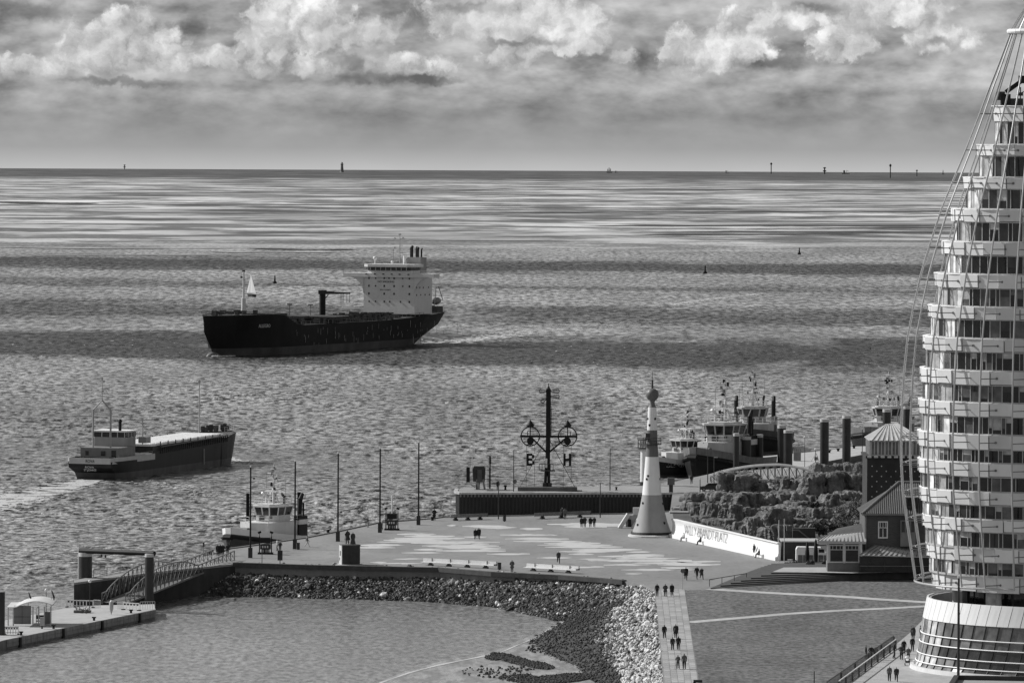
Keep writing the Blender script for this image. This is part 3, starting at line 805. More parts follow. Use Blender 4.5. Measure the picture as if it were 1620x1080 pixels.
def yy_img(px): return -hbw + (px - 569) / (650 - 569) * 2 * hbw
def zz_of(py): return zroof(py)
for (row, cols) in ((619, (135, 216, 323, 381, 444, 550, 631)), (714, (135, 216, 323, 444, 550, 631)), (808, (135, 323, 444, 631)), (904, (137, 216, 323, 390, 524, 631))):
    for c in cols:
        big = c in (135, 323, 444, 631); px = 560 + c / 7.7125; py = 360 + row / 7.7125
        obj('window', MB().box((HF + .04, yy_img(px), zz_of(py)), (.12, .42 if not big else .5, .5 if not big else .66)), M_GLASS, tk)
for c in (112, 218, 322, 425, 522, 630):
    obj('floodlight', MB().box((HF + .7, yy_img(560 + c / 7.7125), zz_of(360 + 568 / 7.71)), (.3, .55, .32)), M_BLACK, tk)
for row, cols in ((712, (.12, .3, .5, .8)), (802, (.12, .35, .6, .85))):
    for c in cols: obj('window', MB().box((HF - hl * c, hbw + .03, zz_of(360 + row / 7.71) - .5), (.5, .1, .5)), M_GLASS, tk)
rl = MB(); railing(rl, [(HF + .4, -wsp, zt), (HF + .4, -whw - 1, zt)]); railing(rl, [(HF + .4, whw + 1, zt), (HF + .4, wsp, zt), (HF - 3.4, wsp, zt)]); railing(rl, [(HF + 1, -whw, ZR), (HF + 1, whw, ZR)])
obj('railing', rl, M_STEEL, tk)
for txt, zz_, y0, sz, xs in (('NO SMOKING', 452.5 - 7, 591.3, 1.15, 1.0), ('RPE HAVEN', 460.5, 595.3, .75, 1.25)):
    pass
def ship_text(s, pxa, pxb, py, hgt, m):
    t = text_mb(s, hgt * 1.4, .02); w0 = max(v[0] for v in t.v) - min(v[0] for v in t.v)
    ya, yb = yy_img(pxa), yy_img(pxb); k = (yb - ya) / w0
    t.v = [(HF + .07 - y * .5, ya + x * k, zz_of(py) + z) for x, y, z in t.v]
    obj('lettering', t, m, tk, fixn=False)
ship_text('NO SMOKING', 591.2, 617.5, 447.2, .62, M_BLACK); ship_text('IMO 9416692', 595.3, 612, 459.5, .42, M_DARK)
# funnel block, stacks, mast, radomes
FB = HF - 9
fy = yy_img(647) - 3.3
obj('funnel_casing', MB().box((FB - 1.5, fy - .6, (zt + ZR + 2.2) / 2), (4.2, 5.0, ZR + 2.2 - zt)), mat(.3, .5, .08, .5), tk)
for k, c in enumerate((572, 604, 640, 676, 704)):
    r = .42 if k in (1, 3) else .27
    px = 560 + c / 7.71; y = yy_img(px) - 3.2
    s_ = MB().rod((FB - 1.5 + (k % 2), y, ZR + 2.1), (FB - 1.5 + (k % 2), y, ZR + 5.4 - .25 * abs(k - 1)), r, 10); s_.rod((FB - 1.5 + (k % 2), y, ZR + 5.3 - .25 * abs(k - 1)), (FB - 1.9 + (k % 2), y, ZR + 5.8 - .25 * abs(k - 1)), r, 10)
    obj('exhaust_pipe', s_, M_BLACK, tk, smooth=True)
obj('vent_trunk', MB().rod((FB + 1, yy_img(627.5) - 2.6, ZR - .2), (FB + 1, yy_img(627.5) - 2.6, ZR + 2.6), .55, 10), M_WHITE, tk, smooth=True)
my = yy_img(623) - 1.3
ms = MB().rod((HF - 4, my, ZR), (HF - 4, my, ZR + 9.7), .16, 6, .09); ms.rod((HF - 4, my - 2.4, ZR + 3.6), (HF - 4, my + 2, ZR + 3.6), .09, 5); ms.rod((HF - 4, my - 2.4, ZR), (HF - 4, my - 2.4, ZR + 5), .1, 5)
ms.rod((HF - 4, my - 1.8, ZR + 8.2), (HF - 4, my + 1.8, ZR + 8.2), .06, 4).rod((HF - 4, my - .2, ZR + 6), (HF - 4, my + 1.2, ZR + 6), .06, 4).rod((HF - 4, my - 2.4, ZR + 1.2), (HF - 4, my, ZR + 1.2), .09, 5)
ms.box((HF - 4, my, ZR + 9.7), (.4, .7, .4)).box((HF - 4, my + 1.2, ZR + 8.6), (.3, .5, .3)).box((HF - 4, my - 1.8, ZR + 8.5), (.3, .3, .3)).rod((HF - 4, my - 1.8, ZR + 5), (HF - 4, my - 1.8, ZR + 5.6), .2, 5)
obj('radar_mast', ms, M_STEEL, tk)
dm = MB().sphere((HF - 1, yy_img(584.5), ZR + 1.9), .65, 12).rod((HF - 1, yy_img(584.5), ZR), (HF - 1, yy_img(584.5), ZR + 1.4), .14, 6)
obj('satellite_dome', dm, M_WHITE, tk, smooth=True)
obj('satellite_dome', MB().sphere((HF - 2, yy_img(610), ZR + .7), .5, 10), M_WHITE, tk, smooth=True)
# deck gear
dg = MB(); r_ = random.Random(3)
for y in (-2.6, -1.9, -1.2, -.5, .5, 1.2, 1.9, 2.6): dg.rod((-30, y, zm_ + 1.5), (HF + 2, y, zm_ + 1.7), .2, 5)
for s in range(34, bs, 6):
    dg.box((-s, 0, zm_ + .9), (.5, 7, 1.6)); dg.box((-s + 2, r_.choice((-6, 6, 4)), zm_ + .7), (1.8, 1.8, 1.2))
for _ in range(150):
    s = r_.uniform(34, bs - 2); y = r_.uniform(-9, 9); h = r_.uniform(.5, 2.4); dg.box((-s, y, zm_ + h / 2), (r_.uniform(.4, 2), r_.uniform(.4, 1.5), h))
obj('deck_pipework', dg, M_DARK, tk)
mf = MB().box((-bs * .55, 0, zm_ + 1.5), (9, 2 * half * .9, .5))
for s in (-4, -2, 0, 2, 4): mf.rod((-bs * .55 + s, -half * .95, zm_ + 1.9), (-bs * .55 + s, half * .95, zm_ + 1.9), .28, 6)
obj('cargo_manifold', mf, M_DARK, tk)
rl = MB()
for sg in (-1, 1): railing(rl, [(-s, sg * tst(s)[0] * .98, zm_ + max(0, min(1, (s - 96) / 50)) * (zs_ - zm_) if s > 34 else zb_) for s in (36, 60, 90, 120, bs)], 1.1, .05, 3)
railing(rl, [(-22, tst(22)[0], zb_), (-12, tst(12)[0], zb_), (-3, tst(3)[0], zb_), (5, 0, zb_), (-3, -tst(3)[0], zb_), (-12, -tst(12)[0], zb_), (-22, -tst(22)[0], zb_)], 1.0, .05, 3)
obj('deck_railing', rl, M_MID, tk)
# crane: find station of the post
cs = min(range(40, bs), key=lambda s: abs(to_px(shipw(-s, 0, 10))[0] - 509.5))
zc_ = lambda py: A(509, py, shipw(-cs, 0, 0)[1]).z - pB.z
cr = MB().rod((-cs, 0, zm_), (-cs, 0, zc_(462)), 1.0, 12)
obj('crane_post', cr, M_BLACK, tk, smooth=True)
jn = Vector((-cs, 0, zc_(463))); 
j_end = min(range(cs - 20, cs + 90), key=lambda s: abs(to_px(shipw(-s, 0, 14))[0] - 551))
jb = MB().box((-cs, 0, zc_(461.5)), (2.4, 1.8, 1.2)); jb.rod((-cs, 0, zc_(462.5)), (-j_end, .3, zc_(465)), .55, 4, .35, R(45)); jb.rod((-cs, 0, zc_(462)), (-cs - (j_end - cs) * .4, .1, zc_(462.6)), .5, 4, .4, R(45))
jb.rod((-cs, 0, zc_(476)), (-cs - (j_end - cs) * .22, 0, zc_(466)), .16, 5)
obj('crane_jib', jb, M_BLACK, tk)
hk = MB()
for q in (0, 2, 4.5, 6): hk.rod((-j_end + q, .3, zc_(465)), (-j_end + q, .3, zc_(480)), .08, 4)
obj('crane_falls', hk, M_DARK, tk)
# foremast
fs = min(range(0, 40), key=lambda s: abs(to_px(shipw(-s, 0, 12))[0] - 384.2)); zf = lambda py: A(384, py, shipw(-fs, 0, 0)[1]).z - pB.z
obj('foremast', MB().rod((-fs, 0, zb_ - .2), (-fs, 0, zf(471)), .82, 10, .7).rod((-fs, 0, zf(471)), (-fs, 0, zf(429)), .36, 8, .28), mat(.62, .5, .1, 1), tk, smooth=True)
obj('foremast_fittings', MB().box((-fs, 0, zf(428)), (.5, .8, .5)).box((-fs, -.7, zf(438)), (.4, .7, .6)).box((-fs, -.3, zf(455)), (.4, .5, .5)).box((-fs, 0, zf(442)), (.5, 1.3, .12)), M_DARK, tk)
fd = MB(); r_ = random.Random(9)
for _ in range(16): fd.box((-r_.uniform(2, 22), r_.uniform(-5, 5), zb_ + .6), (r_.uniform(.8, 2), r_.uniform(.8, 2), r_.uniform(.8, 1.6)))
obj('windlass', fd, M_DARK, tk)
for px, hh in ((458.5, 6), (491.5, 5.5)):
    s = min(range(20, bs), key=lambda q: abs(to_px(shipw(-q, 0, 12))[0] - px)); obj('lamp_post', MB().rod((-s, 0, zm_), (-s, 0, zm_ + hh), .1, 5).box((-s, 0, zm_ + hh), (.4, 1.6, .5)), M_MID, tk)
obj('deck_house', MB().box((-32, 0, zm_ + 2.2), (9, 12, 2.8)), M_DARK, tk)
# lifeboat and davit at the stern
lb = MB().sphere((HF - hl - 5, hbw - 1, zs_ + 3.6), 1.3, 10, (2.1, 1, 1)); obj('lifeboat', lb, mat(.2, .5, .2, 1), tk, smooth=True)
obj('davit', MB().path([(HF - hl - 2.5, hbw - .5, zs_), (HF - hl - 2.5, hbw + .2, zs_ + 8), (HF - hl - 4, hbw + .4, zs_ + 8.3), (HF - hl - 7, hbw + .4, zs_ + 4)], .14, 5), M_STEEL, tk)
obj('stern_gear', MB().box((HF - hl - 3, hbw, zs_ + .9), (4, 3, 2.0)).box((HF - hl - 8, 2, zs_ + .9), (3, 7, 2.2)).box((HF - hl - 1.5, -3, zs_ + 2.4), (3, 6, 5)), M_DARK, tk)
# name at the bow, draught marks and tug marks
t = text_mb('ALLEGRO', 1.5, .03); w0 = max(v[0] for v in t.v)
s0 = min(range(2, 40), key=lambda q: abs(to_px(shipw(-q, tst(q)[0], 10))[0] - 408)); s1 = min(range(2, 60), key=lambda q: abs(to_px(shipw(-q, tst(q)[0], 10))[0] - 426))
zn = A(417, 517.5, shipw(-(s0 + s1) / 2, half, 0)[1]).z - pB.z
def hull_y(s, z):
    yd, yw = tst(s); zd = zb_ if s < 24 else zm_; return yw + (yd - yw) * (max(.05, z / zd) ** .65)
t.v = [(-(s0 + (s1 - s0) * x / w0), hull_y(s0 + (s1 - s0) * x / w0, zn + .5) + .35 - y, zn + z) for x, y, z in t.v]
obj('name_lettering', t, mat(.5, .6, .1, 1), tk, fixn=False)
dm = MB(); r_ = random.Random(2)
for s, z, h in [(58, 6, .9), (58, 4.4, .7), (80, 6.8, .5), (80, 5.9, .4), (101, 6.4, .9), (101, 4, .5), (112, 2, 2.4), (122, 6.6, .8), (122, 3, 1.2), (134, 2.0, 2.6), (142, 7, 1.2), (142, 5, .4)]:
    dm.box((-min(s, bs), half + .1, z), (.18, .08, h))
for s in np.linspace(34, 150, 30):
    for _ in range(2): dm.box((-float(s) + r_.uniform(-2, 2), half + .04, r_.uniform(2.6, 7.5)), (r_.uniform(.06, .16), .05, r_.uniform(.5, 2.2)))
obj('hull_markings', dm, mat(.3, .7, .3, 2), tk)

# ---- coaster
cS = Gw(158, 757); cBw = Gw(361, 729)
q = Vector((cBw.x - cS.x, cBw.y - cS.y, 0)); CL = q.length; CRZ = math.atan2(q.y, q.x); cb = 5.3
s_n = Vector((math.sin(CRZ), -math.cos(CRZ), 0))
ct = thing('cargo_ship', 'dark low coaster with white hatch covers leaving upriver at left', 'cargo ship', (cS.x - .4, cS.y, cS.z - .1), CRZ)
org = Vector(ct.location)
def cw(lx, ly, lz): return (org.x + math.cos(CRZ) * lx - math.sin(CRZ) * ly, org.y + math.sin(CRZ) * lx + math.cos(CRZ) * ly, org.z + lz)
sc = FPX / org.y
st = []
for s in [-4, -2, 0, 4, 8, 14, 15, 25, 40, 55, CL - 16, CL - 9, CL - 4, CL, CL + 2.5]:
    bowf = min(1, max(0, (CL + 2.5 - s) / 16)); yd = cb * (1 - (1 - bowf) ** 2.3); aft = min(1, max(0, (s + 4) / 5)); yd *= .86 + .14 * aft
    zd = 3.6 if s < 15 else 4.4 + 1.2 * (s / CL)
    if s > CL - 12: zd = 6.2
    xw = s if s < CL - 3 else CL - 3 + (s - CL + 3) * .45
    if s < 4: xw = s + (4 - s) * .5
    bw_ = min(1, max(0, (CL - xw) / 17)); yw = cb * (1 - (1 - bw_) ** 2.2) * (.72 + .28 * min(1, max(0, (s + 4) / 10)))
    st.append((s, max(yd, .2), zd, xw, max(yw, .15)))
u_, l_, k_ = hull(st, 1.35)
obj('hull', u_, M_HULL2, ct, smooth=True); obj('boot_topping', l_, mat(.085, .7, .3, .3), ct, smooth=True); obj('deck', k_, mat(.12, .8, .2, .5), ct)
# pale bulwark band round the stern
bb = MB(); pts = [(16, -cb * 1.0), (8, -cb * .99), (1, -cb * .95), (-3.6, -cb * .86), (-4.05, -cb * .8), (-4.05, cb * .8), (-3.6, cb * .86), (1, cb * .95), (8, cb * .99), (16, cb)]
for a, b in zip(pts[:-1], pts[1:]):
    a_, b_ = Vector((*a, 3.7)), Vector((*b, 3.7)); d = b_ - a_; e = .85 if 15.9 not in (a[0], b[0]) else .85
    bb.box(((a_.x + b_.x) / 2, (a_.y + b_.y) / 2, 3.75), (d.length + .1, .16, 1.15), rz=math.atan2(d.y, d.x))
obj('stern_bulwark', bb, mat(.46, .5, .08, .6), ct)
cm = MB().box((CL * .5 + 2.5, 0, 4.9), (CL - 27, cb * 1.84, 1.3)); obj('hatch_coaming', cm, M_DARK, ct)
x = 15.8; k = 0
while x < CL - 13.5:
    obj('hatch_cover', MB().box((x + 1.6, 0, 5.75 + x / CL * .55), (3.05, cb * 1.72, .42)).box((x + 1.6, 0, 6.0 + x / CL * .55), (2.5, cb * 1.6, .1)), M_HATCH, ct); x += 3.25; k += 1
rb = MB()
for k in range(36): rb.box((19 + k * (CL - 32) / 35, -cb - .02, 4.8 + .02 * k), (.16, .25, 1.3)); rb.box((19 + k * (CL - 32) / 35, cb + .02, 4.8), (.16, .25, 1.3))
rb.box((19 + (CL - 32) / 2, -cb, 5.45 + .3), (CL - 32, .5, .14), ry=-.018)
obj('coaming_stay', rb, M_DARK, ct)
hs = MB().box((5, 0, 4.9), (8.5, cb * 1.5, 2.3)); obj('deck_house', hs, mat(.2, .6, .15, .5), ct)
obj('deck_house_window', MB().box((.7, -.8, 5), (.1, .9, .9)).box((.7, 2.6, 5), (.1, .6, .8)).box((.7, -3, 4.8), (.1, .9, 1.6)), M_GLASS, ct)
obj('wheelhouse', MB().box((9, .2, 6.9), (5, cb * 1.25, 1.9)), mat(.3, .6, .1, .5), ct)
gz = MB().box((9, .2, 8.35), (5.05, cb * 1.27, 1.0)); obj('wheelhouse_glazing', gz, M_GLASS, ct)
obj('wheelhouse_roof', MB().box((9, .2, 9.0), (5.9, cb * 1.42, .3)), M_WHITE, ct)
for y in (-3.1, -1.6, 0, 1.7, 3.4): obj('window_mullion', MB().box((6.45, .2 + y, 8.35), (.12, .16, 1.0)), mat(.5, .5, .1, 1), ct)
for xx in (7.5, 9, 10.4): obj('window_mullion', MB().box((xx, -3.2, 8.35), (.14, .12, 1.0)), mat(.5, .5, .1, 1), ct)
gm = MB(); 
for y in (-1.8, 1.9): gm.rod((2.0, y, 5.8), (2.0, y, 13.4), .19, 7)
gm.path([(2, -1.8, 13.3), (2, 0, 15.2), (2, 1.9, 13.3)], .14, 6); gm.rod((2, 0, 15.2), (2, 0, 19.6), .08, 5); gm.rod((2, -.9, 17.0), (2, .1, 17.5), .06, 4).rod((2, 1.0, 14.3), (2, 0, 17.2), .04, 4)
gm.box((2, 0, 19.4), (.2, .2, .6)).box((2, -.4, 18.9), (.3, .3, .3)).box((2, 0, 13.3), (.4, .6, .45)).box((2, -.1, 17), (.3, .3, .35))
obj('gantry_mast', gm, M_STEEL, ct)
obj('funnel', MB().rod((6.5, -1.9, 9.1), (6.5, -1.9, 10.9), .32, 8).sphere((6.5, -1.9, 11), .45, 8), M_BLACK, ct)
obj('radar', MB().rod((12, -4.4, 6.3), (12, -4.4, 11), .12, 5).box((12, -4.4, 11.0), (.3, 3.0, .16)).box((11.5, -5, 7.2), (2.5, 1.6, 1.2)), mat(.3, .5, .1, 1), ct)
obj('dome', MB().sphere((7.2, 3.6, 7), .7, 9, (1, 1, 1.5)), M_WHITE, ct, smooth=True)
obj('foremast', MB().rod((CL - 12, 1.2, 6.3), (CL - 12, 1.2, 17.2), .16, 6, .1).box((CL - 12, 1.2, 16.8), (.3, .5, .3)), M_STEEL, ct)
fg = MB(); r_ = random.Random(8)
for k in range(14):
    q_ = r_.uniform(1, 12); obj('deck_fitting', MB().box((CL - q_, r_.uniform(-1, 1) * min(4, .5 + q_ * .33), 7.1), (.6, .6, r_.uniform(.7, 1.5))), M_DARK, ct)
for sg in (-1, 1):
    for k in range(9): obj('stanchion', MB().rod((20 + k * (CL - 36) / 8, sg * 4.9, 5.7), (20 + k * (CL - 36) / 8, sg * 4.9, 6.5), .12, 4), M_DARK, ct)
rl = MB(); railing(rl, [(15, -cb * .98, 3.9), (3, -cb * .95, 3.9)], .9, .03, 2); railing(rl, [(CL - 11, -4, 6.6), (CL - 3, -3, 6.6), (CL + 2, 0, 6.6), (CL - 3, 3, 6.6), (CL - 11, 4, 6.6)], 1, .04, 2)
obj('railing', rl, M_STEEL, ct)
gd = MB(); r_ = random.Random(12)
for k in range(26): gd.box((r_.uniform(-3, 0), r_.uniform(-4, 4), 3.9), (.5, r_.uniform(.3, 1.2), r_.uniform(.5, 1.2)))
obj('stern_gear', gd, M_DARK, ct)
def flat_text(s, x0, y0, y1, z, hgt, m, par, name='lettering'):
    t = text_mb(s, hgt * 1.35, .02); w0 = max(v[0] for v in t.v)
    t.v = [(x0 - .1 + y * .5, y0 + (y1 - y0) * x / w0, z + zz) for x, y, zz in t.v]; obj(name, t, m, par, fixn=False)
flat_text('ROVA', -4.1, .85, -1.05, 3.42, .62, M_BLACK, ct); flat_text('ROVA', -3.95, 1.0, -.9, 2.35, .4, M_OFF, ct); flat_text('ST.JOHN\'S', -3.8, 1.3, -1.3, 1.8, .42, M_OFF, ct)
obj('anchor_stain', MB().box((CL * .62, -cb - .06, 2.4), (.5, .06, 3.2)), mat(.2, .8, .4, .6), ct)

# wakes: churned water carries bubbles, loose foam on the surface
def foam(name, pts, label, seed, n, wid, m=M_WHITE, size=(.2, .6)):
    P_ = resample([Gw(*p) for p in pts], 40); mb = MB(); r_ = random.Random(seed)
    for _ in range(n):
        u = r_.random(); k = min(38, int(u * 39)); p = P_[k].lerp(P_[k + 1], u * 39 - k)
        w = wid[0] + (wid[1] - wid[0]) * u
        x = p.x + r_.gauss(0, w * .18); y = p.y + r_.gauss(0, w); s = r_.uniform(*size)
        z = -.1 - y * y / 2 / REARTH + .12
        a = [(x + s * math.cos(t) * r_.uniform(.6, 1.6), y + s * 2.4 * math.sin(t) * r_.uniform(.5, 1.3), z) for t in (0, 1.05, 2.1, 3.14, 4.2, 5.2)]
        mb.add(a, [(0, 1, 2, 3, 4, 5)])
    return tag(obj(name, mb, m, fixn=False), label, 'foam', kind='stuff')
FOAM = mat(.5, .6, .2, 1)
foam('wake_foam', [(150, 758), (110, 768), (60, 780), (-20, 797)], 'churned foam of the coaster wake', 1, 2300, (4, 15), FOAM, (.15, .7))
foam('wake_foam', [(205, 760), (250, 764), (300, 775), (330, 785)], 'broken foam beside the coaster', 2, 130, (3, 9), FOAM, (.12, .4))
foam('wake_foam', [(362, 722), (368, 727), (392, 731)], 'small bow foam of the coaster', 3, 220, (2, 3), FOAM, (.15, .4))
foam('wake_foam', [(674, 543), (700, 541), (740, 538), (790, 531), (850, 524)], 'pale foam behind the tanker', 4, 700, (9, 22), FOAM, (.25, .9))
foam('wake_foam', [(690, 519), (740, 514), (880, 516), (1010, 512)], 'long broken foam streaks beyond the tanker', 5, 500, (10, 26), FOAM, (.2, .8))
foam('wake_foam', [(1060, 482), (1120, 474), (1200, 465)], 'thin foam line far beyond the square', 6, 260, (6, 10), FOAM, (.3, 1.2))

# ---- tugs
def tug(name, label, px, py, heading, Lm, hull_v, s=1.0, bulwark=M_WHITE, house=M_WHITE, lettering=None, mastspec=0, funnels='twin', z=None):
    p = Gw(px, py); t = thing(name, label, 'tug', (p.x, p.y, p.z - .1), heading)
    B2 = Lm * .19; st = []
    for u in (0, .04, .12, .3, .5, .7, .82, .9, .96, 1.0):
        x = -Lm / 2 + u * Lm; bowf = min(1, (1 - u) / .32); yd = B2 * (1 - (1 - bowf) ** 2.6) * (.88 + .12 * min(1, u / .1)); zd = 1.6 + 1.9 * max(0, (u - .35) / .65) ** 1.5
        st.append((x, max(yd, .5), zd, x * .94, max(yd * .85, .3)))
    u_, l_, k_ = hull(st, .45); obj('hull', u_, hull_v, t, smooth=True); obj('boot_topping', l_, M_BOOT, t, smooth=True); obj('deck', k_, M_MID, t)
    fd_ = MB()
    for a, b in zip(st[:-1], st[1:]):
        for sg in (-1, 1): fd_.rod((a[0], sg * a[1] * 1.01, a[2] - .45), (b[0], sg * b[1] * 1.01, b[2] - .45), .26, 6)
    fd_.rod((st[-1][0] + .1, -.7, 3.0), (st[-1][0] + .1, .7, 3.0), .45, 8)
    obj('fender', fd_, M_BLACK, t, smooth=True)
    bw_ = MB()
    for a, b in zip(st[2:-1], st[3:]):
        for sg in (-1, 1):
            A_ = Vector((a[0], sg * a[1], a[2])); B_ = Vector((b[0], sg * b[1], b[2]))
            h = .95; bw_.add([A_, B_, B_ * 1 + Vector((0, sg * .12, h)), A_ + Vector((0, sg * .12, h)), A_ + Vector((0, -sg * .12, 0)), B_ + Vector((0, -sg * .12, 0)), B_ + Vector((0, 0, h)), A_ + Vector((0, 0, h))], [(0, 1, 2, 3), (4, 7, 6, 5), (3, 2, 6, 7)])
    e = st[-1]; bw_.box((e[0] + .02, 0, e[2] + .45), (.15, e[1] * 2, .95)); obj('bulwark', bw_, bulwark, t)
    # deck house, bridge
    obj('deck_house', MB().prism([(Lm * .24, -B2 * .55), (Lm * .28, 0), (Lm * .24, B2 * .55), (-Lm * .12, B2 * .6), (-Lm * .12, -B2 * .6)], 2.0, 4.9), house, t)
    wb = 2.15; wx = Lm * .06
    poly = [(wx + 2.3, -wb * .62), (wx + 2.3, wb * .62), (wx + 1.2, wb), (wx - 2.2, wb), (wx - 2.2, -wb), (wx + 1.2, -wb)]
    def sc_(k): return [(wx + (a - wx) * k, b * k) for a, b in poly]
    obj('wheelhouse', MB().prism(sc_(.96), 4.9, 5.9), house, t)
    g = MB(); n = 6; lo = sc_(.96); hi = sc_(1.1); g.loft([[(a, b, 5.9) for a, b in lo], [(a, b, 7.15) for a, b in hi]]); obj('wheelhouse_glazing', g, M_GLASS, t)
    mu = MB()
    for i in range(6):
        a0_, b0_ = lo[i], lo[(i + 1) % 6]; a1_, b1_ = hi[i], hi[(i + 1) % 6]
        for u in ((0, .5) if i in (0, 2, 4) else (0,)):
            q0 = (a0_[0] + (b0_[0] - a0_[0]) * u, a0_[1] + (b0_[1] - a0_[1]) * u, 5.88); q1 = (a1_[0] + (b1_[0] - a1_[0]) * u, a1_[1] + (b1_[1] - a1_[1]) * u, 7.17); mu.rod(q0, q1, .13, 4)
    obj('window_mullion', mu, house, t)
    obj('wheelhouse_roof', MB().prism(sc_(1.17), 7.15, 7.4).prism(sc_(.9), 7.4, 7.6), house, t)
    ms_ = MB(); zt_ = 13.6; mx = wx - .6
    ms_.rod((mx, 0, 7.5), (mx, 0, 10.5), .26, 6, .16).rod((mx, 0, 10.5), (mx, 0, zt_), .11, 6, .07)
    for sg in (-1, 1): ms_.rod((mx, sg * 1.0, 7.5), (mx, 0, 10.4), .1, 5)
    for zz_, w in ((9.6, 1.5), (10.9, 1.0), (12.2, 1.2), (12.9, .6)): ms_.rod((mx, -w, zz_), (mx, w, zz_), .06, 4); ms_.box((mx, 0, zz_), (.5, .5, .1))
    obj('mast', ms_, M_OFF, t)
    r_ = random.Random(int(px))
    for q_ in range(15):
        zz_ = r_.uniform(8.2, 13.4); w = r_.choice((-1, 1)) * r_.uniform(.15, 1.0) * (1.25 - (zz_ - 8) * .13)
        obj('mast_fitting', MB().box((mx + .1, w, zz_), (.25, r_.uniform(.14, .34), r_.uniform(.2, .62))).rod((mx, 0, zz_ - .1), (mx, w, zz_ - .1), .035, 4), r_.choice((M_BLACK, M_MID, M_OFF, M_BLACK)), t)
    for sg in (-1, 1): obj('whip_aerial', MB().rod((mx - .6, sg * 1.8, 7.5), (mx - .6, sg * 1.9, 12.2), .03, 4), M_MID, t)
    obj('radar_scanner', MB().rod((mx + .7, 0, 9.0), (mx + .7, 0, 9.4), .15, 6).box((mx + .7, 0, 9.45), (.2, 2.2, .16)), M_WHITE, t)
    for sg in (-1, 1):
        obj('fire_monitor', MB().rod((wx - 1, sg * 1.7, 7.5), (wx - 1, sg * 1.7, 8.7), .16, 6).rod((wx - 1.1, sg * 1.7, 8.6), (wx - .1, sg * 1.9, 9.2), .2, 6), M_DARK if sg > 0 else M_OFF, t)
        f_ = MB().prism([(wx - 3.0, sg * (B2 * .55) - .55), (wx - 3.0, sg * (B2 * .55) + .55), (wx - 5.2, sg * (B2 * .55) + .55), (wx - 5.2, sg * (B2 * .55) - .55)], 2.2, 5.6)
        obj('funnel_casing', f_, M_BLACK if mastspec % 2 == 0 else M_MID, t)
        obj('funnel_band', MB().box((wx - 4.1, sg * B2 * .55, 4.7), (2.26, 1.16, .75)), M_OFF, t)
        obj('exhaust_pipe', MB().rod((wx - 3.8, sg * B2 * .55, 5.6), (wx - 4.0, sg * B2 * .55, 8.2), .36, 8).rod((wx - 4.0, sg * B2 * .55, 8.1), (wx - 4.6, sg * B2 * .55, 9.0), .36, 8, .26).rod((wx - 4.8, sg * B2 * .55, 5.6), (wx - 4.8, sg * B2 * .55, 7.6), .15, 6), M_BLACK, t, smooth=True)
    rl_ = MB(); railing(rl_, [(wx + 2.4, -wb, 7.6), (wx + 2.4, wb, 7.6), (wx - 2.3, wb, 7.6), (wx - 2.3, -wb, 7.6), (wx + 2.4, -wb, 7.6)], .9, .03, .9); railing(rl_, [(Lm * .24, -B2 * .6, 4.9), (Lm * .29, 0, 4.9), (Lm * .24, B2 * .6, 4.9), (-Lm * .1, B2 * .62, 4.9)], .9, .035, 1.2)
    obj('railing', rl_, M_OFF, t)
    w_ = MB().rod((Lm * .36, -1.2, 3.6), (Lm * .36, 1.2, 3.6), .7, 10).box((Lm * .36, 0, 3.2), (1.6, 3.0, .8)).box((Lm * .42, 1.6, 3.6), (.4, .4, .9)).box((Lm * .42, -1.6, 3.6), (.4, .4, .9))
    obj('towing_winch', w_, M_MID, t, smooth=False)
    obj('front_panel', MB().box((wx + 2.45, 0, 5.4), (.12, .9, .8)), M_DARK, t)
    for y in (-1.1, 1.1): obj('lower_window', MB().box((wx + 2.1, y * 1.15, 5.62), (.16, .95, .32)), M_GLASS, t)
    if lettering:
        tx = text_mb(lettering, 1.0, .03); w0 = max(v[0] for v in tx.v)
        for sg in (1, -1):
            x0_, x1_ = (Lm * .40, Lm * .22) if sg > 0 else (Lm * .22, Lm * .40)
            vs = []
            for x, y, zz_ in tx.v:
                X = x0_ + (x1_ - x0_) * x / w0; u = X / Lm + .5; bowf = min(1, (1 - u) / .32); yd = B2 * (1 - (1 - bowf) ** 2.6)
                vs.append((X, sg * (yd + .16), 2.35 + zz_ * .95 - .25))
            o_t = MB(); o_t.v = vs; o_t.f = tx.f; obj('name_lettering', o_t, M_OFF, t, fixn=False)
    if s != 1: t.scale = (s, s, s)
    return t
tug('tug', 'white tug with dark windows moored bow-on against the square', 438, 872, R(236), 25, mat(.05, .5, .3, .6), 1.03, M_WHITE, mat(.62, .5, .08, .6), None, 0)
tug('tug', 'black hulled tug with pale bulwark and lettered bow beside the far quay', 1090, 751, R(222), 23, M_BLACK, .97, mat(.5, .6, .15, .6), M_OFF, 'BLEXEN', 2)
tug('tug', 'broad tug with large square windows behind the dark piles', 1150, 752, R(240), 20, M_BLACK, 1.42, M_MID, mat(.45, .6, .12, .6), None, 4)
tug('tug', 'big dark tug with tall cluttered mast lying farthest out', 1192, 712, R(262), 30, M_BLACK, 1.28, M_DARK, mat(.4, .6, .15, .6), None, 1)
tug('tug', 'tug with round lights on its mast partly behind the glass lantern', 1408, 708, R(250), 28, M_HULL2, 1.22, M_MID, mat(.5, .6, .12, .6), None, 3)

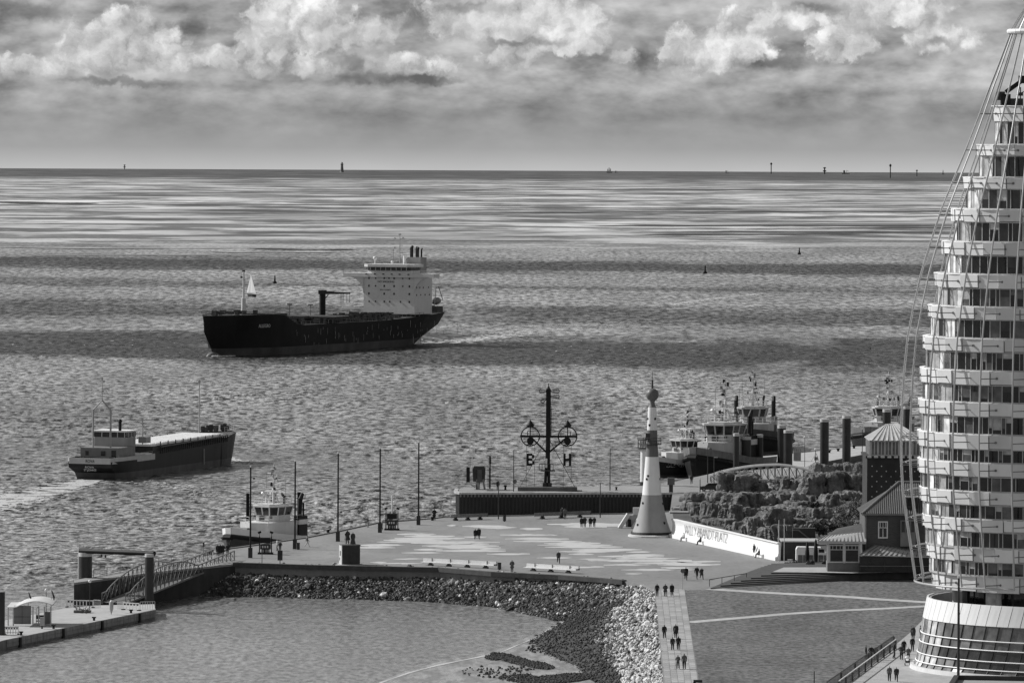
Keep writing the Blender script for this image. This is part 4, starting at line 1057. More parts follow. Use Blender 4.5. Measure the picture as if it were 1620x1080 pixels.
# ---- sailing boat
p = Gw(397, 469); sc = p.y / FPX
sb = thing('sailing_boat', 'small yacht under white sails beyond the tanker foremast', 'sailboat', (p.x, p.y, p.z - .1), R(112))
obj('hull', MB().loft([[(-4.5, -1.1, 1), (-4.5, 1.1, 1), (-4.2, .6, -.2), (-4.2, -.6, -.2)], [(0, -1.5, 1.1), (0, 1.5, 1.1), (0, .9, -.3), (0, -.9, -.3)], [(4.6, -.1, 1.3), (4.6, .1, 1.3), (4, .1, -.2), (4, -.1, -.2)]]), M_DARK, sb, smooth=True)
obj('mast', MB().rod((.4, 0, .9), (.4, 0, 10.2), .09, 6), M_STEEL, sb)
M_SAIL = bpy.data.materials.new('sail_cloth'); M_SAIL.use_nodes = True; _b = M_SAIL.node_tree.nodes['Principled BSDF']; _b.inputs['Base Color'].default_value = (.85, .85, .85, 1); _b.inputs['Roughness'].default_value = .8
_t = M_SAIL.node_tree.nodes.new('ShaderNodeBsdfTranslucent'); _t.inputs[0].default_value = (.85, .85, .85, 1); _m = M_SAIL.node_tree.nodes.new('ShaderNodeMixShader'); _m.inputs[0].default_value = .5
M_SAIL.node_tree.links.new(_b.outputs[0], _m.inputs[1]); M_SAIL.node_tree.links.new(_t.outputs[0], _m.inputs[2]); M_SAIL.node_tree.links.new(_m.outputs[0], M_SAIL.node_tree.nodes['Material Output'].inputs[0])
def sail(pts, bulge):
    mb = MB(); n = 8
    a, b, c = [Vector(q_) for q_ in pts]
    for i in range(n + 1):
        u = i / n; l = a.lerp(c, u); r_ = b.lerp(c, u)
        for j in range(n + 1):
            v = j / n; p_ = l.lerp(r_, v); p_.y += bulge * math.sin(math.pi * v) * (1 - u); mb.v.append(tuple(p_))
    for i in range(n):
        for j in range(n): k = i * (n + 1) + j; mb.f.append((k, k + 1, k + n + 2, k + n + 1))
    return mb
obj('mainsail', sail([(.35, .05, 1.9), (-6.5, .05, 1.7), (.35, .05, 9.9)], .9), M_SAIL, sb, smooth=True, fixn=False)
obj('jib', sail([(5.5, 0, 1.5), (.3, 0, 1.8), (.5, 0, 9.0)], .6), M_SAIL, sb, smooth=True, fixn=False)
obj('boom', MB().rod((.4, 0, 1.7), (-4, 0, 1.6), .08, 5), M_STEEL, sb)
# ---- buoys
def buoy(px, py, hpx, label):
    p = Gw(px, py); h = hpx * p.y / FPX; b = thing('buoy', label, 'buoy', (p.x, p.y, p.z), 0, 'navigation buoys in the river')
    obj('float', MB().lathe([(h * .24, -.3), (h * .26, 0), (h * .22, h * .22), (h * .1, h * .3)], 12), M_BLACK, b, smooth=True)
    obj('tower', MB().lathe([(h * .12, h * .28), (h * .08, h * .7), (h * .06, h * .75)], 8), M_BLACK, b); obj('topmark', MB().lathe([(h * .03, h * .7), (h * .11, h * .78), (h * .03, h * 1.0)], 8), M_BLACK, b)
buoy(434.8, 448, 12.5, 'dark buoy right of the white sailing yacht'); buoy(1115.5, 432.5, 13, 'dark buoy on the pale water band above the middle tugs'); buoy(1264.5, 402.5, 11, 'small dark buoy on the upper dark water band'); buoy(1376.5, 552, 4, 'tiny dark buoy near the tower cables')
# ---- beacons and ships on the horizon
def beacon(px, ybase, ytop, wpx, label, kind):
    p = Gw(px, ybase); s_ = p.y / FPX; h = (ybase - ytop) * s_; w = wpx * s_
    b = thing('sea_beacon', label, 'beacon', (p.x, p.y, p.z - 2), 0, 'beacons along the horizon')
    if kind == 'tower':
        obj('tower', MB().lathe([(w * .9, 0), (w * .5, h * .12), (w * .34, h * .7), (w * .34, h * .86)], 12), M_MID, b, smooth=True); obj('gallery', MB().lathe([(w * .5, h * .84), (w * .5, h * .9)], 12), M_MID, b); obj('lantern', MB().lathe([(w * .28, h * .9), (w * .22, h * 1.05), (.1, h * 1.12)], 12), M_MID, b)
    else:
        obj('pole', MB().rod((0, 0, 0), (0, 0, h * .85), w * .22, 8), M_DARK, b); obj('topmark', MB().lathe([(w * .2, h * .82), (w * .5, h * .88), (w * .5, h * .96), (w * .2, h * 1.03)], 8), M_DARK, b)
        if kind == 'mid': obj('platform', MB().box((0, 0, h * .5), (w * 1.1, w * 1.1, h * .16)), M_DARK, b)
    return b
beacon(541, 272.5, 257, 5.5, 'lighthouse on the horizon above the tanker mast, tallest of the left beacons', 'tower')
beacon(197, 267.5, 260, 3.2, 'faint small beacon on the horizon at far left', 'mid')
beacon(1220, 275, 257, 3.4, 'slender dark beacon on the horizon, leftmost of the right three', 'pole')
beacon(1304.5, 275.5, 264, 4.6, 'squat cross-shaped beacon on the horizon', 'mid')
beacon(1408.5, 281.5, 259, 3.6, 'slender dark beacon on the horizon, nearest to the tower cables', 'pole')
beacon(1450.5, 279, 268, 3.2, 'short dark beacon just left of the tower cables', 'pole')
def far_ship(px, ybase, wpx, hpx, label, cat, kind):
    p = Gw(px, ybase); s_ = p.y / FPX; w = wpx * s_; h = hpx * s_
    t = thing('distant_ship', label, cat, (p.x, p.y, p.z - 3), R(8))
    obj('hull', MB().loft([[(-w / 2, -w * .06, h * .3), (-w / 2, w * .06, h * .3), (-w * .46, w * .04, 0), (-w * .46, -w * .04, 0)], [(w * .3, -w * .07, h * .28), (w * .3, w * .07, h * .28), (w * .28, w * .05, 0), (w * .28, -w * .05, 0)], [(w / 2, -1, h * .36), (w / 2, 1, h * .36), (w * .45, 1, 0), (w * .45, -1, 0)]]), M_MID, t)
    if kind == 'sail':
        for k, (x, ww, hh) in enumerate(((-.3, .16, .8), (-.05, .2, 1.0), (.2, .18, .85))):
            obj('mast', MB().rod((x * w, 0, h * .3), (x * w, 0, h * hh), w * .012, 5), M_MID, t); obj('sail', MB().loft([[(x * w - ww * w / 2, -.4, h * .38), (x * w + ww * w / 2, -.4, h * .38), (x * w + ww * w / 2, .4, h * .38), (x * w - ww * w / 2, .4, h * .38)], [(x * w - ww * w * .25, -.4, h * hh * .95), (x * w + ww * w * .25, -.4, h * hh * .95), (x * w + ww * w * .25, .4, h * hh * .95), (x * w - ww * w * .25, .4, h * hh * .95)]]), mat(.2, .8, .1, .1), t)
    else:
        obj('superstructure', MB().box((-w * .2, 0, h * .6), (w * .22, w * .1, h * .6)), M_MID, t); obj('crane', MB().rod((w * .1, 0, h * .3), (w * .1, 0, h * .95), w * .02, 5).rod((w * .1, 0, h * .9), (w * .36, 0, h * .7), w * .018, 5), M_MID, t)
far_ship(964, 273.5, 9, 10, 'three masted ship on the horizon above the middle of the picture', 'sailing ship', 'sail')
far_ship(975, 273.5, 6, 5, 'low faint vessel just right of the three masted ship', 'ship', 'm')
far_ship(1338, 275.5, 13, 8, 'faint freighter on the horizon between two beacons', 'ship', 'm')
far_ship(1150, 274, 7, 6, 'faint small ship on the horizon right of centre', 'ship', 'm')
far_ship(1492, 276, 3, 9, 'tiny distant sailing ship on the horizon next to the tower cables', 'sailing ship', 'sail')

# ---- tidal flats drying out far off
def flat_bank(name, pts_top, pts_bot, v, label, rough=.5):
    P_ = [Gw(*q_) for q_ in pts_top + pts_bot[::-1]]
    m = bpy.data.materials.new('tidal_flat'); m.use_nodes = True; T = NT(m.node_tree); b = T.N['Principled BSDF']; tc = T.new('ShaderNodeTexCoord').outputs['Object']
    n = T.noise(T.vm('MULTIPLY', tc, (1 / 160., 1 / 110., 0)), 1, 6, .65); T.put(b.inputs['Base Color'], T.m('MULTIPLY', T.lin(n, .35, .65, .72, 1.2), v)); b.inputs['Roughness'].default_value = rough
    n1 = len(pts_top); mb = MB(); mb.v = [(q_.x, q_.y, q_.z + .25) for q_ in P_]
    tot = len(P_); mb.f = [(i, i + 1, tot - 2 - i, tot - 1 - i) for i in range(n1 - 1)]
    return struct(name, mb, m, label=label, fixn=False)
def band(y, x0, x1, th, slope=0, n=46, seed=0):
    r_ = random.Random(seed + int(y * 10)); tp, bt = [], []; a = b = 0; ph = r_.random() * 6
    for k in range(n + 1):
        u = k / n; x = x0 + (x1 - x0) * u; a = a * .75 + r_.uniform(-.3, .3); b = b * .75 + r_.uniform(-.3, .3); e = min(1, 6 * min(u, 1 - u)) if (x0 > -40 or x1 < 1600) else 1
        e = min(1, .06 + 6 * (u if x0 > 0 else 1)) * min(1, .06 + 6 * ((1 - u) if x1 < 1600 else 1)); w = th * (.75 + .35 * math.sin(ph + u * 9))
        yc = y + slope * u + .4 * math.sin(ph + u * 5); tp.append((x, yc - w / 2 * e + a * .5 * e)); bt.append((x, yc + w / 2 * e + b * .5 * e))
    return tp, bt
BANDS = [  # y, x0, x1, thickness, slope, value
    (299.5, 500, 1640, 1.8, 2, .08), (320.5, -20, 156, 2.6, 1.5, .015), (323.5, 110, 900, 1.1, 1, .1), (329, 400, 1300, 1.0, 1, .12), (337, 700, 1640, 1.6, -3, .05),
    (353.5, 60, 480, 1.8, 1, .45), (354.5, 985, 1640, 3.6, -2, .5), (357, 900, 1500, 1.2, 1, .05), (367.5, 1000, 1640, 1.5, 0, .03), (371, 1000, 1370, 1.6, 0, .04), (362, 1180, 1640, 1.4, -2, .04),
    (381.5, 100, 345, 1.8, -1, .45), (393.6, 383, 570, 1.5, 1.6, .02), (392, 0, 390, 1.8, 1, .42), (398, 330, 540, 2.2, 1.5, .42), (404.5, 60, 540, 1.6, -2, .38), (380.5, 500, 1000, 1.0, .5, .5)]
for (y, x0, x1, th, sl_, v) in BANDS:
    tp, bt = band(y, x0, x1, th, sl_); flat_bank('tidal_flat', tp, bt, v * .75, 'low tidal flat far out' if v > .2 else 'dark mud bank far out', .35 if v > .2 else .7)
# ------------------------------------------------------------ semaphore on the mole
MZ = QZ + .012
SEM = []
def semaphore():
    b = G(866, 775.5, MZ); s_ = S(b.y); X = lambda px: (px - 866) / s_; Z = lambda py: (775.5 - py) / s_
    t = thing('semaphore_mast', 'tall black semaphore mast with two ringed dials and hanging letters B and H', 'signal mast', b)
    M = M_BLACK
    obj('base_slab', MB().box((0, 0, .35), (X(914) - X(820), 4, .7)), mat(.12, .8, .2, .6), t)
    obj('foot', MB().box((X(862.5), 0, 1.0), (.9, .9, .7)), M_DARK, t); obj('foot', MB().box((X(869), 0, 1.0), (.9, .9, .7)), M_DARK, t)
    pl_ = MB().rod((X(862.3), 0, .7), (X(864.8), 0, Z(722)), .27, 8).rod((X(868.4), 0, .7), (X(867.6), 0, Z(722)), .27, 8).rod((X(866.3), 0, Z(722)), (X(866.8), 0, Z(690)), .42, 8)
    obj('lower_mast', pl_, M, t, smooth=True)
    obj('upper_mast', MB().box((X(867), 0, (Z(690) + Z(615)) / 2), (.85, .8, Z(615) - Z(690))), M, t)
    obj('finial', MB().rod((X(867), 0, Z(615)), (X(867), 0, Z(611)), .35, 8, .12).rod((X(867), 0, Z(611)), (X(867), 0, Z(606)), .08, 5), M, t)
    obj('yard', MB().box((X(867), 0, Z(690)), (X(912) - X(823), .35, .38)), M, t)
    for sx, px in ((-1, 838.5), (1, 897.5)):
        cx = X(px); rg_ = MB(); rr = 14.6 / s_; n = 36
        for i in range(n):
            a, a2 = 6.2832 * i / n, 6.2832 * (i + 1) / n; rg_.rod((cx + rr * math.cos(a), 0, Z(690) + rr * math.sin(a) * 1.03), (cx + rr * math.cos(a2), 0, Z(690) + rr * math.sin(a2) * 1.03), .11, 6)
        rg_.rod((cx, 0, Z(690) - rr), (cx, 0, Z(690) + rr + .6), .09, 6).rod((cx - rr, 0, Z(690)), (cx + rr, 0, Z(690)), .09, 6).rod((cx - rr * .6, 0, Z(703)), (cx + rr * .6, 0, Z(703)), .06, 5)
        obj('dial_ring', rg_, M, t)
        obj('dial_pointer', MB().lathe([(.06, -.3), (.62, -.15), (.7, .1), (.4, .5), (.05, 1.0)], 10, (cx, 0, Z(673))), M, t, smooth=True)
        obj('dial_weight', MB().sphere((cx, 0, Z(697.5)), .62, 12, (1, .6, 1.1)), M, t, smooth=True)
        obj('brace', MB().bar((X(866), 0, Z(717)), (cx + sx * -.2, 0, Z(692)), .3), M, t)
        obj('guard_rail', MB().rod((cx - rr * .3, 0, Z(682)), (cx - sx * 2.4, 0, Z(682)), .05, 4).rod((cx - sx * 1.2, 0, Z(690)), (cx - sx * 1.2, 0, Z(682)), .05, 4).rod((cx + sx * .5, 0, Z(690)), (cx + sx * .5, 0, Z(682)), .07, 4), M, t)
        L_ = MB(); ch = 'B' if sx < 0 else 'H'
        lx0, lx1 = (832.5, 845.5) if sx < 0 else (891, 903.5); z0_, z1_ = Z(736.5), Z(717)
        x0_, x1_ = X(lx0), X(lx1); w_ = .42; h_ = z1_ - z0_; zm2 = (z0_ + z1_) / 2
        L_.box((x0_ + w_ / 2, 0, zm2), (w_, .25, h_))
        if ch == 'H': L_.box((x1_ - w_ / 2, 0, zm2), (w_, .25, h_)).box(((x0_ + x1_) / 2, 0, zm2), (x1_ - x0_ - 2 * w_, .25, w_))
        else:
            for zz_ in (z0_ + w_ / 2, zm2, z1_ - w_ / 2): L_.box(((x0_ + x1_) / 2 - .02, 0, zz_), (x1_ - x0_ - 2 * w_ + .1, .25, w_))
            L_.box((x1_ - w_ / 2, 0, (z0_ + zm2) / 2), (w_, .25, h_ / 2 - .45)).box((x1_ - w_ / 2 - .06, 0, (z1_ + zm2) / 2), (w_, .25, h_ / 2 - .45))
        obj('letter', L_, M, t)
        wr_ = MB()
        for q in (lx0, lx1): wr_.rod((X(q), 0, Z(703)), (X(q), 0, Z(717)), .035, 4); wr_.rod((X(q), 0, Z(736)), (X(q), 0, .7), .03, 4)
        obj('suspension_wire', wr_, M_DARK, t)
        obj('guy_wire', MB().rod((X(866 + sx * 1), 0, Z(692)), (X(866 + sx * 43), 0, .7), .05, 4), M_DARK, t)
    for (xa, ya, xb, yb) in ((863, 618.5, 853.5, 618.5), (871, 618.5, 883, 618.5), (871, 627, 883, 627), (863, 630, 856.5, 635.5)):
        a = Vector((X(xa), -.3, Z(ya))); b_ = Vector((X(xb), -.3, Z(yb))); d = (b_ - a).normalized(); n_ = Vector((-d.z, 0, d.x)); w0_, w1_ = .1, .34
        r_ = MB(); P4 = [a + n_ * w0_, b_ + n_ * w1_, b_ + d * .12, b_ - n_ * w1_, a - n_ * w0_]
        for u, v_ in zip(P4, P4[1:] + P4[:1]): r_.rod(u, v_, .07, 5)
        for k in (.3, .5, .7, .9): c = a.lerp(b_, k); r_.rod(c + n_ * (w0_ + (w1_ - w0_) * k), c - n_ * (w0_ + (w1_ - w0_) * k), .03, 4)
        obj('semaphore_arm', r_, M, t)
    pf = MB().box((X(866.5), 0, Z(744)), (2.6, 1.8, .2)); railing(pf, [(X(853), -.9, Z(744)), (X(875), -.9, Z(744)), (X(875), .9, Z(744)), (X(853), .9, Z(744)), (X(853), -.9, Z(744))], 1.15, .04, .45, 1)
    obj('platform', pf, M_DARK, t); obj('white_box', MB().box((X(864), -.5, Z(732)), (.35, .3, 1.6)), M_WHITE, t)
    ld = MB().rod((X(871.5), .2, Z(690)), (X(871.8), .2, Z(645)), .05, 4)
    for k in range(22): ld.rod((X(869.5), .2, Z(690) + k * .27), (X(872), .2, Z(690) + k * .27), .04, 4)
    obj('ladder', ld, M_DARK, t)
semaphore()
def lamp_post(px, py, h_px, label, arm=1, z=QZ, head='arm', group='slim lamp posts', r=.09):
    b = G(px, py, z); s_ = S(b.y); h = h_px / s_
    t = thing('lamp_post', label, 'lamp post', b, 0, group)
    obj('pole', MB().rod((0, 0, 0), (0, 0, h), r, 8, r * .7), M_DARK, t, smooth=True)
    if head == 'arm':
        obj('arm', MB().rod((0, 0, h - .03), (arm * 1.0, 0, h), .05, 5), M_DARK, t); obj('lamp_head', MB().box((arm * 1.0, 0, h - .02), (.7, .3, .14)), M_STEEL, t)
    elif head == 'globe': obj('globe', MB().sphere((0, 0, h + .1), .22, 10), M_WHITE, t, smooth=True)
    elif head == 'none': obj('cap', MB().rod((0, 0, h), (0, 0, h + .25), r * .8, 8), M_OFF, t)
    return t
lamp_post(812.5, 777, 66, 'slim lamp post on the mole between tide gauge hut and mast', .6, MZ)
lamp_post(965, 775.5, 66, 'slim lamp post on the mole right of the hanging letter H', .9, MZ)
lamp_post(788.5, 821, 61, 'short thin post on the square in front of the tide gauge hut', .25)
lamp_post(949.5, 818.5, 55, 'short thin post on the square right of the long bench', .2)
# control hut on a leg
b = G(757, 773.5, MZ); s_ = S(b.y); X = lambda px: (px - 757) / s_; Z = lambda py: (773.5 - py) / s_
t = thing('control_hut', 'rounded dark control hut raised on splayed legs at the mole head', 'hut', b)
obj('cabin', MB().loft([[(X(748.5), -1, Z(761)), (X(748.5), 1, Z(761)), (X(767), 1, Z(761)), (X(767), -1, Z(761))], [(X(747.5), -1.1, Z(742)), (X(747.5), 1.1, Z(742)), (X(768), 1.1, Z(742)), (X(768), -1.1, Z(742))], [(X(749.5), -1, Z(737)), (X(749.5), 1, Z(737)), (X(766), 1, Z(737)), (X(766), -1, Z(737))]]), M_DARK, t)
obj('front_fin', MB().prism([(X(755), -1.35), (X(762.5), -1.35), (X(762.5), -1.05), (X(755), -1.05)], Z(762), Z(742)), mat(.07, .6, .2, 1), t)
obj('leg', MB().bar((X(757), -.6, 0), (X(755), -.9, Z(757)), .45), mat(.3, .7, .2, 1), t); obj('leg', MB().bar((X(767), -.6, 0), (X(764), -.9, Z(757)), .35), mat(.24, .7, .2, 1), t)
obj('column', MB().prism([(X(753), -.3), (X(759), -.3), (X(759), .9), (X(753), .9)], 0, Z(761)), M_BLACK, t)
obj('tide_gauge', MB().box((X(740.5), -.2, Z(751)), (.62, .6, 24.5 / s_)), M_BLACK, t); obj('gangway_plate', MB().box((X(747), -.4, Z(763.5)), (1.7, .9, .28)), M_OFF, t)
obj('bracket', MB().bar((X(744), -.4, Z(765)), (X(752), -.3, Z(771)), .12), M_STEEL, t)
obj('aerial', MB().rod((X(747), 0, Z(745)), (X(747), 0, Z(711)), .07, 6).rod((X(747), 0, Z(720)), (X(742), 0, Z(713)), .05, 5).rod((X(747), 0, Z(713)), (X(751), 0, Z(713)), .04, 4).rod((X(750.5), 0, Z(717)), (X(750.5), 0, Z(700)), .03, 4), M_OFF, t)
obj('camera_head', MB().sphere((X(741.3), 0, Z(712)), .2, 8), M_WHITE, t)
b = G(775, 776, MZ); s_ = S(b.y)
t = thing('signal_post', 'black signal post with two lamp boxes beside the control hut', 'signal', b)
obj('plinth', MB().box((0, 0, .2), (1.1, .8, .45)), mat(.4, .8, .1, 1), t); obj('post', MB().rod((0, 0, .4), (0, 0, 55 / s_), .14, 8), M_BLACK, t)
obj('lamp_box', MB().box((.02, -.1, 48 / s_), (.34, .4, 1.2)), M_BLACK, t); obj('lamp_box', MB().box((-.28, -.15, 50 / s_), (.3, .3, .8)), M_OFF, t); obj('lamp_box', MB().box((-.12, -.15, 40 / s_), (.26, .3, .7)), mat(.35, .5, .1, 1), t)
obj('ladder', MB().rod((-.38, 0, .5), (-.38, 0, 40 / s_), .03, 4).rod((-.2, 0, .5), (-.2, 0, 40 / s_), .03, 4), M_DARK, t)
b = G(799.5, 774.5, MZ); t = thing('bollard', 'stubby dark bollard with pale top on the mole beside the slim lamp post', 'bollard', b)
obj('body', MB().lathe([(.3, 0), (.18, .15), (.16, .45), (.3, .65), (.2, .85)], 10), M_BLACK, t, smooth=True)
b = G(975, 775, MZ); t = thing('bollard', 'tiny dark bollard on the mole right of the right lamp post', 'bollard', b)
obj('body', MB().lathe([(.3, 0), (.15, .1), (.14, .35), (.28, .5), (.1, .6)], 10), M_BLACK, t, smooth=True)
b = G(814.5, 772, MZ); tag(obj('round_sign', MB().rod((0, 0, 0), (0, 0, 1.1), .05, 5).rod((0, -.1, 1.2), (0, .1, 1.2), .38, 14), M_MID, loc=b), 'grey round-backed sign on the mole right of the slim lamp post', 'sign')

# ------------------------------------------------------------ lighthouse
b = G(1031, 848, QZ); s_ = S(b.y); Z = lambda py: (848 - py) / s_; Xw = lambda w: w / s_ / 2
LH = thing('lighthouse', 'banded conical lighthouse tower with ball top on the square', 'lighthouse', b)
ML_W = mat(.74, .6, .05, .6, key='lh'); ML_G = mat(.3, .6, .06, .6, key='lh'); ML_D = mat(.13, .6, .08, .6, key='lh')
prof = [(848, 68), (841, 61), (825, 49.5), (810, 41.5), (796, 35.5), (781, 30.5), (760, 26.5), (740, 23.5), (722, 20.5), (702, 17.6), (680, 16), (660, 14.6), (644, 13)]
def wat(py):
    for (a, wa), (b_, wb_) in zip(prof[:-1], prof[1:]):
        if a >= py >= b_: return wa + (wb_ - wa) * (a - py) / (a - b_)
    return 13
def seg(name, ya, yb, m, nseg=8):
    ys = sorted({ya, yb} | {p[0] for p in prof if yb < p[0] < ya}, reverse=True)
    obj(name, MB().lathe([(Xw(wat(y)), Z(y)) for y in ys], 40), m, LH, smooth=True)
seg('lower_band', 848, 782, ML_G); seg('white_band', 782, 722, ML_W); seg('dark_band', 722, 680, ML_D); seg('upper_white_band', 680, 644, ML_W)
obj('base_ring', MB().lathe([(Xw(75), 0), (Xw(75), .25), (Xw(66), .35)], 40), M_OFF, LH); obj('base_stripe', MB().lathe([(Xw(67.5), .42), (Xw(64.6), .75)], 40, cap=False), M_BLACK, LH)
obj('neck', MB().lathe([(Xw(13), Z(644)), (Xw(9.5), Z(641)), (Xw(7.2), Z(637)), (Xw(9), Z(633))], 24), ML_D, LH, smooth=True)
obj('ball', MB().sphere((0, 0, Z(624)), Xw(20.5), 24), mat(.12, .5, .1, .6), LH, smooth=True)
obj('spire', MB().rod((0, 0, Z(614)), (0, 0, Z(601)), .14, 6).rod((0, 0, Z(601)), (0, 0, Z(588)), .04, 4).rod((-.2, 0, Z(597)), (.1, 0, Z(597)), .05, 4), M_DARK, LH)
gy = MB().lathe([(.95, Z(703.5)), (1.45, Z(703)), (1.45, Z(702))], 24); 
for k in range(18):
    a = 6.283 * k / 18; gy.rod((1.4 * math.cos(a), 1.4 * math.sin(a), Z(702)), (1.4 * math.cos(a), 1.4 * math.sin(a), Z(692)), .03, 4)
for hh in (692, 697):
    for k in range(18): a, a2 = 6.283 * k / 18, 6.283 * (k + 1) / 18; gy.rod((1.4 * math.cos(a), 1.4 * math.sin(a), Z(hh)), (1.4 * math.cos(a2), 1.4 * math.sin(a2), Z(hh)), .03, 4)
obj('gallery', gy, M_DARK, LH)
for px, py in ((1023, 662), (1036, 662), (1027, 672), (1023, 757), (1044, 757), (1017, 795), (1052, 796), (1051, 826), (1025, 752), (1009, 829)):
    w = wat(py) / 2; u = max(-.95, min(.95, (px - 1031.5) / w)); rr = w / s_; y_ = -math.sqrt(1 - u * u) * rr
    obj('porthole', MB().rod((u * rr * .96, y_ * .96, Z(py)), (u * rr * 1.03, y_ * 1.03, Z(py)), .2, 10), M_BLACK, LH, smooth=True)
obj('lamp_box', MB().box((-.75, -.6, Z(690)), (.55, .5, 1.0)), M_DARK, LH)
# pale round gauge tower behind
b = G(1019, 767, MZ); s_ = S(b.y); Z = lambda py: (767 - py) / s_
t = thing('gauge_tower', 'slender pale round tower with railed platform behind the lighthouse', 'tower', b)
obj('shaft', MB().rod((0, 0, 0), (0, 0, Z(712)), .72, 20, .66), M_WHITE, t, smooth=True); obj('foot', MB().rod((0, 0, -.3), (0, 0, .6), .8, 16), M_DARK, t)
gy = MB().lathe([(1.2, Z(710)), (1.2, Z(708))], 18)
for k in range(14): a = 6.283 * k / 14; gy.rod((1.15 * math.cos(a), 1.15 * math.sin(a), Z(708)), (1.15 * math.cos(a), 1.15 * math.sin(a), Z(696)), .035, 4)
for hh in (696, 702):
    for k in range(14): a, a2 = 6.283 * k / 14, 6.283 * (k + 1) / 14; gy.rod((1.15 * math.cos(a), 1.15 * math.sin(a), Z(hh)), (1.15 * math.cos(a2), 1.15 * math.sin(a2), Z(hh)), .035, 4)
obj('gallery', gy, M_DARK, t); obj('light_head', MB().box((-.3, 0, Z(702)), (1.0, .7, 1.0)).box((-.7, -.1, Z(693)), (1.3, .5, .5)), M_OFF, t)
# steel gate box beside the lighthouse
b = G(992, 835, QZ); s_ = S(b.y)
t = thing('bascule_gate', 'small pale flood gate of welded plates left of the lighthouse foot', 'gate', b)
obj('slanted_leg', MB().bar((-1.2, -.3, 0), (.2, 0, 2.2), .6), M_OFF, t); obj('slanted_leg', MB().bar((.8, -.3, 0), (2.0, 0, 1.9), .4), M_OFF, t); obj('side_plate', MB().box((.9, .3, 1.1), (2.2, .2, 1.9)), mat(.4, .6, .15, 1), t); obj('top_box', MB().box((1.5, .6, 2.6), (1.1, .8, 1.3)), M_OFF, t)
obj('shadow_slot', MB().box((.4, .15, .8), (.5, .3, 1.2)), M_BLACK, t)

# ------------------------------------------------------------ white wall with lettering
wa, wb = G(1065.5, 849.5, QZ), G(1234, 886.5, QZ)
wd_ = (wb - wa); WL = wd_.length; wrz = math.atan2(wd_.y, wd_.x)          # local +X runs to the near end, local -Y ... faces the square
ww = thing('lettered_wall', 'long white concave wall with grey capital lettering along the square', 'wall', wa, wrz)
# the side seen faces local -Y rotated; check which side faces the square (-X world)
nrm = Vector((math.sin(wrz), -math.cos(wrz), 0)); face = -1 if nrm.x < 0 else 1   # local -Y is nrm
M_WALLW = mat(.8, .6, .035, .12, key='wall')
h0, h1 = 30 / S(wa.y), 28.5 / S(wb.y)
def wsec(h): return [(-.75, 0), (-.75, .55), (-.42, .6), (-.22, 1.2), (-.16, 1.9), (-.24, 2.5), (-.42, h - .12), (-.42, h), (.1, h), (.1, 0)]
NPAN = 12
for k in range(NPAN):
    x0_, x1_ = WL * k / NPAN + .02, WL * (k + 1) / NPAN - .02
    hh0 = h0 + (h1 - h0) * k / NPAN; hh1 = h0 + (h1 - h0) * (k + 1) / NPAN
    pr0 = [(x0_, face * -y_ if False else y_ * (1 if face == -1 else -1), z) for y_, z in wsec(hh0)]; pr1 = [(x1_, y_ * (1 if face == -1 else -1), z) for y_, z in wsec(hh1)]
    obj('wall_panel', MB().loft([pr0, pr1]), M_WALLW, ww, smooth=True)
obj('joint_backing', MB().box((WL / 2, .0 , 1.3), (WL - .2, .2, 2.4)), mat(.4, .8, .1, 1), ww)
fy_ = 1 if face == -1 else -1
def wall_t(px):   # parameter of column px on the wall
    best = min(range(0, 1001), key=lambda q: abs(to_px(wa + wd_ * (q / 1000) + Vector((0, 0, 1.4)))[0] - px)); return WL * best / 1000
tx = text_mb('WILLY-BRANDT-PLATZ', 1.62 / .73, .012, off=-.012); xs_ = [v[0] for v in tx.v]; a_, b_ = wall_t(1085.5), wall_t(1153.5); 
def face_y(z):
    sc_ = wsec(3.0)
    for (y0_, z0_), (y1_, z1_) in zip(sc_[1:-2], sc_[2:-1]):
        if z0_ <= z <= z1_: return y0_ + (y1_ - y0_) * (z - z0_) / max(1e-6, z1_ - z0_)
    return -.2
vs = []
for x, y, z in tx.v:
    u = (x - min(xs_)) / (max(xs_) - min(xs_)); zz_ = .92 + z * .98
    vs.append((a_ + (b_ - a_) * u, (face_y(zz_) - .05 + y * .3) * fy_, zz_))
o_t = MB(); o_t.v = vs; o_t.f = tx.f
obj('lettering', o_t, mat(.36, .7, .05, 1), ww, fixn=False)

# ------------------------------------------------------------ tall masts on the square
for px, pb, pt, lab in ((396, 882, 736, 'tall black light mast nearest the gangway, first in the row'), (466.5, 868, 727, 'tall black light mast right of the white tug, second in the row'), (534.5, 856, 714.5, 'tall black light mast behind the bronze statue, third in the row'), (601, 842, 707, 'tall black light mast beside the right switch cabinet, fourth in the row'), (662, 830, 697.5, 'tallest looking black light mast, last in the row at the river edge')):
    b = G(px, pb, QZ); s_ = S(b.y); h = (pb - pt) / s_
    t = thing('light_mast', lab, 'light mast', b, 0, 'tall light masts along the quay')
    obj('base_box', MB().box((0, 0, .75), (.62, .5, 1.5)), M_DARK, t); obj('pole', MB().rod((0, 0, 1.4), (0, 0, h - .25), .135, 10, .11), M_BLACK, t, smooth=True); obj('tip', MB().rod((0, 0, h - .25), (0, 0, h), .1, 8), M_WHITE, t)
    obj('floodlight', MB().rod((0, 0, h * (.86 if px == 396 else .33)), (.45, 0, h * (.86 if px == 396 else .33)), .03, 4).box((.5, 0, h * (.86 if px == 396 else .33)), (.3, .3, .2)), M_BLACK, t)
